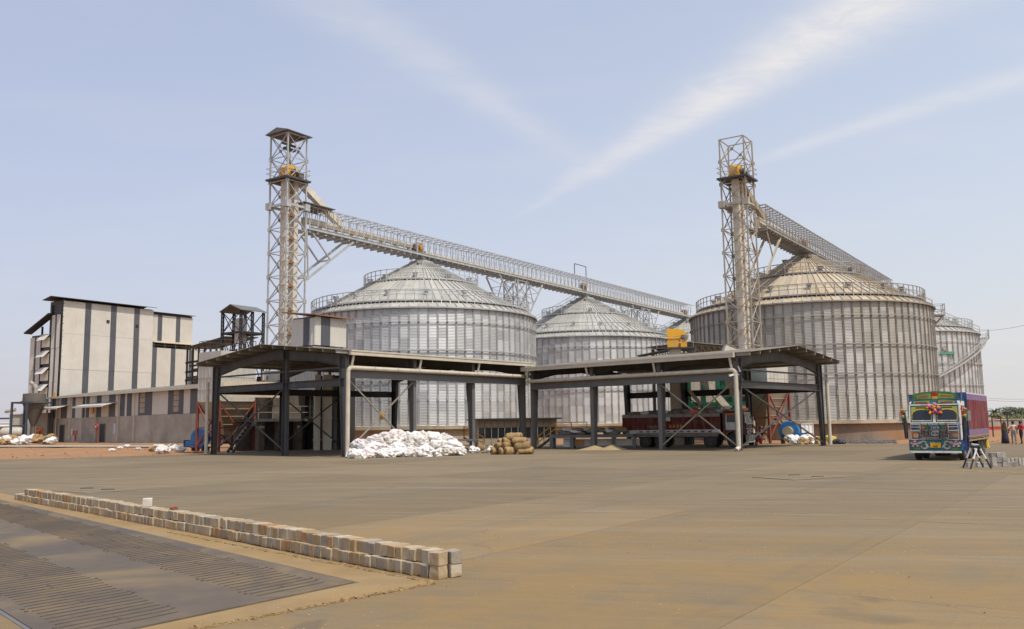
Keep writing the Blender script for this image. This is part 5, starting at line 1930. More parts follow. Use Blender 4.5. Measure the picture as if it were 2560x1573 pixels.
# ---------------------------------------------------------------- sacks
def crumple(name, mat_, size, seed, amp=0.28, folds=2.6, sub=4):
    """a stuffed, folded bag: dense ball pushed about by noise with sharp creases"""
    import bmesh
    bm = bmesh.new()
    bmesh.ops.create_icosphere(bm, subdivisions=sub, radius=1.0)
    off = Vector((seed * 3.1, seed * 1.7, seed * 5.3))
    for v in bm.verts:
        p = v.co.normalized()
        n1 = noise.noise(p * 1.3 + off)
        n2 = 1 - abs(noise.noise(p * folds + off * 2)) * 2
        n3 = 1 - abs(noise.noise(Vector((p.x * 9, p.y * 9, p.z * 3)) + off)) * 2
        k = 1 + amp * n1 + amp * 0.55 * n2 + amp * 0.28 * n3 - amp * 0.5
        q = p * k
        if q.z < -0.55:
            q.z = -0.55 + (q.z + 0.55) * 0.2
        v.co = Vector((q.x * size[0], q.y * size[1], q.z * size[2]))
    me = bpy.data.meshes.new(name)
    bm.to_mesh(me)
    bm.free()
    me.materials.append(MT[mat_])
    return me


mk('sack_beige', (0.52, 0.47, 0.40), (0.62, 0.59, 0.55), 1.6, 0.6, rand=0.12, dirt=(0.36, 0.27, 0.20), dscale=1.8, damt=0.5)
mk('sack_pink', (0.60, 0.50, 0.48), (0.66, 0.62, 0.60), 1.6, 0.6, rand=0.10)
WS = [crumple('white_sack', ('sack_white', 'sack_white', 'sack_white', 'sack_beige', 'sack_white', 'sack_pink', 'sack_beige')[k], (0.70, 0.52, 0.44), k + 1, 0.40, 2.6) for k in range(7)]
pa, pb = G(900, 1146), G(1150, 1139)
ax_ = (pb - pa).normalized()
ay_ = Vector((-ax_.y, ax_.x, 0))
LP = (pb - pa).length
n_ = 0
for lay, (zz, hw_, x0_, x1_, cnt) in enumerate(((0.24, 1.45, -0.15, LP + 0.3, 54), (0.64, 1.0, 0.3, LP + 0.05, 36), (1.0, 0.55, 1.0, LP - 0.5, 22), (1.2, 0.2, 2.2, LP - 1.4, 7))):
    for i in range(cnt):
        u_ = x0_ + (x1_ - x0_) * ((i + rnd.random()) / cnt)
        v_ = hw_ * (-1 + 2 * ((i * 0.618) % 1.0)) + rnd.uniform(-0.15, 0.15) + 1.5
        p = pa + ax_ * u_ + ay_ * v_
        s = rnd.uniform(0.75, 1.12)
        o = obj('white_sack', WS[rnd.choice((0, 1, 2, 4, 0, 1, 2, 4, 3, 5, 6))], None, (p.x, p.y, zz + rnd.uniform(-0.08, 0.1)), (rnd.uniform(-0.3, 0.3), rnd.uniform(-0.3, 0.3), rnd.uniform(0, 6.28)), (s, s, s))
        tag(o, 'crumpled white sack in the %s of the big pile, %s' % (('bottom layer', 'second layer', 'third layer', 'very top')[lay], ('towards its left end', 'left of its middle', 'right of its middle', 'towards its right end')[min(3, int(4 * i / cnt))]), 'sack', 'white sacks in the big pile')
RB = mk('red_cloth', (0.45, 0.05, 0.04), (0.35, 0.04, 0.03), 3, 0.8)
for (px_, py_, s, m_, lb) in ((886, 1143, 0.4, 'orange_cloth', 'orange rag at the left foot of the white sack pile'), (1046, 1105, 0.25, 'pink_cloth', 'pink cloth poking out of the middle of the white sack pile')):
    if m_ not in MT:
        mk(m_, (0.45, 0.09, 0.03) if 'orange' in m_ else (0.55, 0.25, 0.26), None, rough=0.8)
    me = crumple('cloth_rag', m_, (0.55, 0.4, 0.3), 21 + px_ % 7, 0.45, 3.5, 3)
    p = at(px_, py_, (pa + ax_ * 1.0).y - 0.45 if px_ < 950 else 59.6)
    tag(obj('cloth_rag', me, None, (p.x, p.y, max(0.12, p.z)), (0.2, 0.1, 0.5), (s, s, s)), lb, 'rag')

# loose scraps between the pile and the jute bundles
lab2 = 'small crumpled scrap sack between the white pile and the jute bundles'
SB = [crumple('scrap_sack', m_, (0.42, 0.36, 0.28), 31 + k, 0.4, 3.2, 3) for k, m_ in enumerate(('sack_white', 'jute', 'dirty_sack', 'sack_white'))]
for k, (px_, py_) in enumerate(((1186, 1132), (1200, 1126), (1214, 1133), (1228, 1124), (1222, 1131), (1236, 1117), (1248, 1112), (1205, 1120), (1192, 1121), (1240, 1128))):
    g = G(px_, py_)
    s = rnd.uniform(0.6, 1.15)
    tag(obj('scrap_sack', SB[k % 4], None, (g.x, g.y, 0.13 * s), (0, 0, rnd.uniform(0, 6)), (s, s, s)), lab2, 'sack', 'scrap sacks')


# jute bundles: rolled gunny bags tied in the middle
def jute_bundle(seed):
    b = MB()
    n, m_ = 20, 18
    L_, r_ = 1.05, 0.27
    vs = []
    for j in range(m_ + 1):
        u_ = j / m_
        x = (u_ - 0.5) * L_
        k = 1 - 0.10 * math.exp(-((u_ - 0.5) / 0.05) ** 2)
        k *= (1 - 0.35 * max(0, abs(u_ - 0.5) - 0.40) / 0.10)
        for i in range(n):
            a = 2 * PI * i / n
            q = 1 + 0.10 * noise.noise(Vector((x * 3, math.cos(a) * 1.6, math.sin(a) * 1.6 + seed))) + 0.04 * noise.noise(Vector((x * 12, math.cos(a) * 5, math.sin(a) * 5 + seed)))
            vs.append((x, r_ * k * q * math.cos(a), r_ * k * q * math.sin(a) * 0.92))
    b.add(vs, [(j * n + i, j * n + (i + 1) % n, (j + 1) * n + (i + 1) % n, (j + 1) * n + i) for j in range(m_) for i in range(n)])
    b.c = 1
    # spiral end faces
    for e, x in ((0, -L_ / 2), (m_, L_ / 2)):
        c0 = len(b.v)
        b.v.append((x * 0.94, 0, 0))
        for i in range(n):
            tri = (c0, e * n + (i + 1) % n, e * n + i) if e == 0 else (c0, e * n + i, e * n + (i + 1) % n)
            b.f.append(tri)
            b.m.append(1)
    return b.mesh('jute_bundle', ['jute', 'jute_dark'], True)


JB = [jute_bundle(k * 4.4) for k in range(4)]
g = G(1312, 1136)
jd = math.radians(-14)
jx = Vector((math.cos(jd), math.sin(jd), 0))
jy = Vector((math.sin(jd) * -1, math.cos(jd), 0))
# (along, back, height, turn): the right-hand bundles lie side-on, the left-hand ones end-on
jl = [(0.05, 0.0, 0.25, 0), (-0.15, 0.0, 0.70, 3), (-0.38, 0.1, 1.12, -2), (-0.85, 0.25, 1.50, 4), (0.0, 0.55, 0.25, 2), (-0.25, 0.55, 0.70, -3), (-0.45, 0.65, 1.12, 5), (-0.8, 0.75, 1.45, 0),
      (-0.98, -0.05, 0.26, 62), (-1.45, 0.0, 0.26, 70), (-1.95, 0.15, 0.25, 56), (-1.2, 0.1, 0.70, 66), (-1.68, 0.2, 0.68, 58), (-1.15, 0.3, 1.10, 40), (-1.5, 0.9, 0.7, 50), (-1.0, 0.9, 1.1, 10), (-1.6, 0.5, 1.02, 64)]
for (u_, v_, zz, tr) in jl:
    p = Vector((g.x, g.y, 0)) + jx * u_ + jy * v_
    o = obj('jute_bundle', JB[rnd.randrange(4)], None, (p.x, p.y, 0.02 + zz * 0.80 + rnd.uniform(-0.02, 0.02)), (rnd.uniform(0, 6.28), rnd.uniform(-0.06, 0.06), jd + math.radians(tr) + rnd.uniform(-0.06, 0.06)), (rnd.uniform(0.9, 1.05), rnd.uniform(0.95, 1.12), rnd.uniform(0.78, 0.92)))
    tag(o, 'rolled brown jute sack bundle lying side-on in the stack' if tr < 15 else 'rolled brown jute sack bundle showing its dark end in the stack', 'jute bundle', 'stacked jute bundles')

# sacks on the dock and on the soil
FS = [crumple('grain_sack', m_, (0.5, 0.32, 0.17), 51 + k, 0.2, 2.2, 3) for k, m_ in enumerate(('dirty_sack', 'dirty_sack', 'jute', 'sack_white'))]
dc, dr, dl = DOCK
for i in range(34):
    f = 0.9 + (dl - 1.2) * (i / 33)
    v_ = rnd.uniform(0.3, 1.9)
    p = dc + Vector((math.cos(dr), math.sin(dr), 0)) * f + Vector((-math.sin(dr), math.cos(dr), 0)) * v_
    tag(obj('grain_sack', FS[rnd.choice((0, 0, 1, 1, 2, 3))], None, (p.x, p.y, 1.20 + rnd.choice((0, 0.16, 0.3))), (0, 0, dr + rnd.uniform(-0.5, 0.5))), 'flattened dusty sack on the loading dock, %s' % ('at its left end', 'left of its middle', 'at its middle', 'right of its middle', 'at its right end by the lorry')[min(4, i * 5 // 34)], 'sack', 'sacks on the loading dock')
for (x0_, x1_, y0_, y1_, cnt, lb, gp) in ((385, 462, 1116, 1131, 20, 'discarded sack in the litter on the red soil left of the left shed', 'sacks on the red soil'),
                                          (0, 128, 1094, 1104, 30, 'sack in the heap below the conical hopper', 'sacks below the hopper'),
                                          (1950, 2050, 1092, 1110, 34, 'sack in the litter below the right shed corner', 'sacks by the right shed')):
    for i in range(cnt):
        far = x1_ < 200
        g = G(rnd.uniform(x0_, x1_), rnd.uniform(y0_, y1_)) if not far else at(rnd.uniform(x0_, x1_), 1100, rnd.uniform(140, 148))
        if cnt == 34:
            g = at(rnd.uniform(1968, 2052), 1100, rnd.uniform(75.5, 79.0))
        m_ = rnd.choice((0, 3, 3, 1)) if not far else rnd.choice((0, 1, 1, 3))
        s = rnd.uniform(0.7, 1.25) * (2.0 if far else 1.0)
        tag(obj('loose_sack', SB[m_], None, (g.x, g.y, 0.10 * s + (rnd.choice((0, 0.15, 0.3)) if cnt == 34 else 0) + (rnd.uniform(0, 0.7) if far else 0)), (0, 0, rnd.uniform(0, 6)), (s, s, s)), ('white ' if m_ in (0, 3) else 'brown ') + lb, 'sack', gp)
for k, (px_, py_) in enumerate(((280, 1127), (318, 1116), (345, 1124), (300, 1121))):
    g = G(px_, py_)
    tag(obj('loose_sack', SB[3], None, (g.x, g.y, 0.06), (0, 0, k), (0.9, 0.9, 0.5)), 'flat white sack lying alone on the red soil before the annex', 'sack', 'lone sacks on the soil')
me = crumple('yellow_bag', mk('bag_yellow', (0.55, 0.45, 0.08), (0.5, 0.4, 0.06), 2, 0.6).name, (0.6, 0.45, 0.4), 77, 0.25, 2.5, 3)
g = G(2080, 1108)
tag(obj('yellow_bag', me, None, (g.x, g.y, 0.28), (0, 0.3, 0.4)), 'yellow plastic bag lying right of the right shed drain pipe', 'bag')
me = crumple('dark_cloth', mk('cloth_dark', (0.06, 0.055, 0.075), (0.1, 0.09, 0.11), 2, 0.9).name, (0.75, 0.5, 0.32), 79, 0.4, 3.2, 3)
g = G(2098, 1110)
tag(obj('dark_cloth', me, None, (g.x, g.y, 0.18), (0, 0.1, 0.9)), 'dark crumpled cloth heap right of the yellow bag', 'cloth')
g = at(2020, 1100, 80.0)
g.z = 0
t = thing('sack_trolley', 'white wire sack trolley standing in the litter by the right shed', 'trolley', (g.x, g.y, 0), 0.3)
b = MB()
for x in (-0.6, -0.2, 0.2, 0.6):
    b.beam((x, 0, 0.1), (x, 0, 1.7), 0.05)
for z in (0.2, 0.9, 1.7):
    b.beam((-0.6, 0, z), (0.6, 0, z), 0.05)
b.build('frame', 'white', t)
MB().bx(-0.6, 0.04, 0.3, 0.6, 0.08, 1.65).build('back_sheet', 'white', t)
MB().bx(-0.6, -0.5, 0.05, 0.6, 0.0, 0.1).build('toe_plate', 'galv', t)


# ---------------------------------------------------------------- weighbridge in the foreground
WC = G(885, 1458)
wa = (G(30, 1258) - WC).normalized()
wb_ = (G(340, 1573) - WC).normalized()


def wsol(p):
    d = p - WC
    det = wa.x * wb_.y - wa.y * wb_.x
    return ((d.x * wb_.y - d.y * wb_.x) / det, (wa.x * d.y - wa.y * d.x) / det)


WW = wsol(G(40, 1550))[1]
S1 = (wsol(G(562, 1399))[1], wsol(G(426, 1428))[1])
S2 = (wsol(G(438, 1531))[1], wsol(G(139, 1567))[1])
LW = 26.0
t = thing('weighbridge', 'flush steel weighbridge deck with welded tread bars in the foreground', 'weighbridge', (WC.x, WC.y, 0))
def wp(a, c, z):
    return tuple(wa * a + wb_ * c + Vector((0, 0, z)))
seg_ = [0, 6.4, 12.8, 19.2, LW]
for i in range(4):
    b = MB()
    a0, a1 = seg_[i] + 0.008, seg_[i + 1] - 0.008
    b.prism([wp(a0, 0, -0.02), wp(a1, 0, -0.02), wp(a1, WW, -0.02), wp(a0, WW, -0.02)], (0, 0, 0.034))
    b.build('deck_plate', 'deck_steel', t)
b = MB()
L1 = S1[1] - S1[0]
b.beam((0, 0, 0), wb_ * L1, 0.013, 0.008)
me1 = b.mesh('tread_bar', 'deck_rib')
b = MB()
L2 = S2[1] - S2[0]
b.beam((0, 0, 0), wb_ * L2, 0.013, 0.008)
me2 = b.mesh('tread_bar', 'deck_rib')
rest = MB()
k = 0
a = 0.32
while a < LW - 0.2:
    for me_, s0, ln in ((me1, S1[0], L1), (me2, S2[0], L2)):
        j = rnd.uniform(-0.012, 0.012)
        if a < 20.5:
            obj('tread_bar', me_, t, wp(a, s0 + j, 0.019))
        else:
            rest.beam(wp(a, s0 + j, 0.019), wp(a, s0 + ln + j, 0.019), 0.013, 0.008)
    a += 0.185
tag(rest.build('tread_bars_beyond', 'deck_rib', t), kind='stuff')
b = MB()
a = 0.55
while a < 20:
    for c in (S1[0] - 0.05, (S1[0] + S1[1]) / 2, S1[1] + 0.04, S2[0] - 0.04, (S2[0] + S2[1]) / 2, S2[1] + 0.05):
        for da in (0.0, 0.16):
            p = wp(a + da, c, 0.014)
            b.tube(p, (p[0], p[1], p[2] + 0.012), 0.021, 6)
    a += 1.3
tag(b.build('lifting_studs', 'deck_rib', t), kind='stuff')
b = MB()
for c0, c1, z in ((-0.045, 0.0, 0.02), (WW, WW + 0.05, 0.02)):
    b.prism([wp(-0.05, c0, -0.02), wp(LW, c0, -0.02), wp(LW, c1, -0.02), wp(-0.05, c1, -0.02)], (0, 0, z + 0.005))
b.build('edge_angle', 'steel_grey', t)
# ochre coping slab between the deck and the kerb, and along the deck's end
b = MB()
b.prism([wp(-0.9, -0.72, -0.028), wp(LW, -0.72, -0.028), wp(LW, -0.05, -0.028), wp(-0.06, -0.05, -0.028), wp(-0.06, WW + 0.9, -0.028), wp(-0.42, WW + 0.9, -0.028)][::1], (0, 0, 0.036))
cop = tag(b.build('weighbridge_coping', 'ochre', None, WC), kind='structure')
# cracked broken edge of the coping: a ragged lip of mortar crumbs
b = MB()
def ragged(p, q, n, w_):
    for i in range(n):
        f = i / n
        c = Vector(p) + (Vector(q) - Vector(p)) * f + Vector((rnd.uniform(-1, 1), rnd.uniform(-1, 1), 0)) * w_
        s = rnd.uniform(0.012, 0.05)
        b.box((c.x, c.y, c.z + s * 0.15), (s * rnd.uniform(1, 2.6), s, s * 0.5), rnd.uniform(0, 3.1), rnd.uniform(-0.4, 0.4))
ragged(WC + Vector(wp(-0.42, WW, 0.0)), WC + Vector(wp(-0.95, -0.7, 0.0)), 240, 0.035)
ragged(WC + Vector(wp(-0.9, -0.72, 0.0)), WC + Vector(wp(7.5, -0.42, 0.0)), 300, 0.018)
tag(b.build('mortar_crumbs', 'ochre'), 'crumbled mortar along the cracked weighbridge edge', 'rubble', kind='stuff')

# ---------------------------------------------------------------- kerb of stacked stone blocks
KN, KF = G(1074, 1447), G(37, 1250)
kd = (KF - KN).normalized()
kn = Vector((-kd.y, kd.x, 0))      # points to the near side or away; fixed below
if kn.dot(Vector((0, -1, 0))) < 0:
    kn = -kn
LK = (KF - KN).length
t = thing('stone_kerb', 'long low kerb of two courses of stacked stone blocks in the foreground', 'kerb', (KN.x, KN.y, 0), math.atan2(kd.y, kd.x))


def block_mesh(sx, sy, sz, seed):
    import bmesh
    bm = bmesh.new()
    bmesh.ops.create_cube(bm, size=1.0)
    for v in bm.verts:
        v.co = Vector((v.co.x * sx, v.co.y * sy, v.co.z * sz))
        v.co += Vector((rnd.uniform(-1, 1), rnd.uniform(-1, 1), rnd.uniform(-1, 1))) * 0.009
    bmesh.ops.bevel(bm, geom=bm.edges[:], offset=rnd.uniform(0.004, 0.009), segments=1, affect='EDGES')
    bmesh.ops.subdivide_edges(bm, edges=bm.edges[:], cuts=1, use_grid_fill=True)
    for v in bm.verts:
        v.co += v.co.normalized() * 0.010 * noise.noise(Vector((v.co.x * 9 + seed * 5, v.co.y * 14, v.co.z * 14)))
    me = bpy.data.meshes.new('stone_block')
    bm.to_mesh(me)
    bm.free()
    me.materials.append(MT['stone'])
    return me


BL = [block_mesh(1.0, 0.27, 0.17, k) for k in range(14)]
ny = kn.dot(Vector((-kd.y, kd.x, 0)))    # +1 or -1: local y of the near side
for lay in (0, 1):
    s = 0.02 if lay == 0 else 0.10
    end = LK if lay == 0 else LK - 0.75
    while s < end:
        f = s / LK
        wdt = (0.150 + 0.015 * f) * rnd.uniform(0.82, 1.25)
        off = (-0.135 if lay == 0 else -0.205) + 0.02 * math.sin(s * 0.8) + rnd.uniform(-0.02, 0.02)
        o = obj('stone_block', BL[rnd.randrange(14)], t, (s + wdt / 2, ny * off, 0.086 + lay * 0.170 + rnd.uniform(-0.006, 0.006)), (rnd.uniform(-0.03, 0.03), rnd.uniform(-0.015, 0.015), rnd.uniform(-0.04, 0.04)), (wdt - 0.004, rnd.choice((1, -1)), rnd.uniform(0.94, 1.03)))
        s += wdt
CUB = [block_mesh(0.175, 0.175, 0.172, k) for k in range(4)]
for lay in (0, 1):
    obj('stone_block', CUB[lay], t, (-0.08, ny * -0.09, 0.088 + lay * 0.174), (0, 0, 0.12 + 0.05 * lay))
    obj('stone_block', CUB[2 + lay], t, (-0.10, ny * -0.31, 0.088 + lay * 0.174), (0, 0, -0.04))
pk = KN + kd * 0
g = at(366, 1247, (KN + kd * (LK * 0.58)).y)
fk = None
best = 1e9
for i in range(400):
    s = LK * i / 400
    p = KN + kd * s - kn * 0.19 + Vector((0, 0, 0.35))
    q = RM.transposed() @ (p - CP)
    x = W / 2 + F * q.x / -q.z
    if abs(x - 367) < best:
        best, fk = abs(x - 367), p
o = obj('loose_block', block_mesh(0.19, 0.17, 0.17, 9), None, (fk.x, fk.y, 0.433), (0, 0, 0.3))
wm = mk('pale_stone', (0.58, 0.53, 0.45), (0.50, 0.45, 0.38), 6, 0.85)
o.data.materials.clear()
o.data.materials.append(wm)
tag(o, 'single pale stone block standing on top of the kerb', 'stone block')
best = 1e9
for i in range(400):
    s = LK * i / 400
    p = KN + kd * s - kn * 0.2
    q = RM.transposed() @ (p + Vector((0, 0, 0.36)) - CP)
    x = W / 2 + F * q.x / -q.z
    if abs(x - 434) < best:
        best, fk = abs(x - 434), p
tag(obj('brick_lump', crumple('brick_lump', 'brick', (0.085, 0.06, 0.05), 5, 0.3, 2.0, 3), None, (fk.x, fk.y, 0.385), (0, 0, 0.4)), 'small lump of red brick lying on the kerb', 'brick')

# ---------------------------------------------------------------- steel cover plates set in the yard, mortar strip
for pts, lab in ((((1880, 1194), (1985, 1201), (2150, 1191), (2040, 1185)), 'flat steel cover plate set in the yard at the right'),
                 (((120, 1228), (215, 1234), (345, 1226), (240, 1216)), 'flat steel cover plate set in the yard beyond the stone kerb')):
    c = [G(*p) for p in pts]
    m0 = sum((p for p in c), Vector()) / 4
    t = thing('cover_plate', lab, 'cover plate', (m0.x, m0.y, 0))
    b = MB()
    b.prism([(p.x - m0.x, p.y - m0.y, 0.004) for p in (c if (c[1] - c[0]).cross(c[2] - c[0]).z > 0 else c[::-1])], (0, 0, 0.012))
    b.build('plate', 'yard', t)
    b = MB()
    for f in (-0.3, 0.25):
        p = (c[1] - c[0]) * f
        b.path([(p.x - 0.12, p.y + 0.2, 0.012), (p.x - 0.08, p.y + 0.2, 0.035), (p.x + 0.3, p.y + 0.22, 0.035), (p.x + 0.34, p.y + 0.22, 0.012)], 0.012, 6)
    b.build('lift_handle', 'steel_black', t)
k0, k1 = G(2272, 1174), G(2600, 1185)
t = thing('mortar_strip', 'thin raised strip of mortar on the yard below the trestle', 'strip', (k0.x, k0.y, 0), math.atan2(k1.y - k0.y, k1.x - k0.x))
b = MB()
LN = (k1 - k0).length
n = 60
vs = []
for i in range(n + 1):
    x = LN * i / n
    w0 = 0.11 + 0.04 * noise.noise(Vector((x * 3, 0, 3)))
    hh = 0.035 + 0.015 * noise.noise(Vector((x * 5, 2, 3)))
    vs += [(x, -w0, 0.003), (x, -w0 * 0.6, hh), (x, w0 * 0.6, hh), (x, w0, 0.003)]
b.add(vs, [(i * 4 + j, i * 4 + j + 4, i * 4 + j + 5, i * 4 + j + 1) for i in range(n) for j in range(3)])
b.build('mortar', 'ochre', t)

# straw, chaff and grit scattered over the yard
b = MB()
for i in range(2600):
    yy = 8.0 + 26 * rnd.random() ** 1.6
    xx = rnd.uniform(-0.62, 0.62) * yy
    if noise.noise(Vector((xx * 0.45, yy * 0.45, 3.3))) < rnd.uniform(0.0, 0.45):
        continue
    l_, w_ = rnd.uniform(0.008, 0.03), rnd.uniform(0.003, 0.007)
    a = rnd.uniform(0, PI)
    b.box((xx, yy, 0.006 + w_ / 2), (l_, w_, w_ * 0.6), a)
tag(b.build('straw_litter', 'straw'), 'scattered bits of straw on the yard', 'straw', kind='stuff')
b = MB()
for i in range(60):
    yy = 8.0 + 30 * rnd.random() ** 1.4
    xx = rnd.uniform(-0.62, 0.62) * yy
    s = rnd.uniform(0.005, 0.013)
    b.box((xx, yy, 0.006 + s * 0.4), (s * 1.4, s, s * 0.8), rnd.uniform(0, 3), rnd.uniform(-0.5, 0.5))
tag(b.build('grit_litter', 'brick'), 'scattered reddish grit on the yard', 'grit', kind='stuff')
# rubble and litter on the soil
b = MB()
for i in range(240):
    if rnd.random() < 0.6:
        g = G(rnd.uniform(0, 500), rnd.uniform(1112, 1146))
    else:
        g = G(rnd.uniform(1950, 2560), rnd.uniform(1096, 1110))
    s = rnd.uniform(0.02, 0.09)
    b.box((g.x, g.y, 0.0), (s * rnd.uniform(1, 2), s, s * rnd.uniform(0.3, 0.9)), rnd.uniform(0, 3), rnd.uniform(-0.5, 0.5))
tag(b.build('soil_rubble', 'soil'), 'clods and rubble strewn on the red soil', 'rubble', kind='stuff')
b = MB()
for i in range(1500):
    g = G(min(max(rnd.gauss(2170, 40), 2100), 2240), rnd.uniform(1101, 1108))
    s = rnd.uniform(0.05, 0.12)
    b.box((g.x, g.y, 0.02), (s, s, s * 0.7), rnd.uniform(0, 3), rnd.uniform(-0.5, 0.5))
tag(b.build('gravel_patch', 'gravel'), 'grey gravel spread at the foot of the stained plinth', 'gravel', kind='stuff')

# ---------------------------------------------------------------- lorries
for nm, c in dict(maroon=(0.125, 0.02, 0.012), cherry=(0.125, 0.004, 0.008), lilac=(0.19, 0.13, 0.25), teal=(0.02, 0.13, 0.17), lime=(0.32, 0.37, 0.10), leaf=(0.06, 0.22, 0.05), royal=(0.02, 0.07, 0.36), navy=(0.015, 0.08, 0.19),
                  flame=(0.62, 0.19, 0.03), silver=(0.55, 0.55, 0.56), cabwhite=(0.66, 0.65, 0.63), signal=(0.50, 0.03, 0.03), gold=(0.62, 0.42, 0.05), swirl=(0.55, 0.58, 0.45), wood=(0.30, 0.21, 0.13), plateyel=(0.72, 0.40, 0.03), pinkf=(0.70, 0.22, 0.26), purple=(0.12, 0.04, 0.18), bodygrey=(0.30, 0.28, 0.26), umber=(0.10, 0.035, 0.03)).items():
    mk(nm, c, tuple(k * 0.82 for k in c), 2.5, 0.6 if nm != 'silver' else 0.35, 0.0 if nm != 'silver' else 0.6, local=True, spec=0.18, dirt=(0.26, 0.20, 0.14), dscale=2.2, damt=0.42)


def wheel(t, x, y, r=0.53, wdt=0.27):
    b = MB()
    b.lathe([(r * 0.56, -wdt / 2), (r * 0.86, -wdt / 2 - 0.005), (r * 0.97, -wdt / 2 + 0.03), (r, -wdt / 4), (r, wdt / 4), (r * 0.97, wdt / 2 - 0.03), (r * 0.86, wdt / 2 + 0.005), (r * 0.56, wdt / 2), (r * 0.5, 0), (r * 0.56, -wdt / 2)], 28, (0, 0, 0), 'y')
    for i in range(28):
        a = 2 * PI * i / 28
        b.box(((r + 0.003) * math.cos(a), 0, (r + 0.003) * math.sin(a)), (0.022, wdt * 0.8, 0.05), 0, -a)
    w_ = b.build('wheel', 'rubber', t, (x, y, r))
    s = 1 if y > 0 else -1
    b = MB()
    b.lathe([(0.0, s * 0.05), (0.10, s * 0.10), (0.14, s * 0.02), (0.24, -s * 0.01), (r * 0.55, s * wdt * 0.42)], 20, (0, 0, 0), 'y')
    for i in range(8):
        a = 2 * PI * i / 8
        b.tube((0.18 * math.cos(a), 0, 0.18 * math.sin(a)), (0.18 * math.cos(a), s * 0.05, 0.18 * math.sin(a)), 0.02, 6)
    b.build('rim', 'rim', w_)


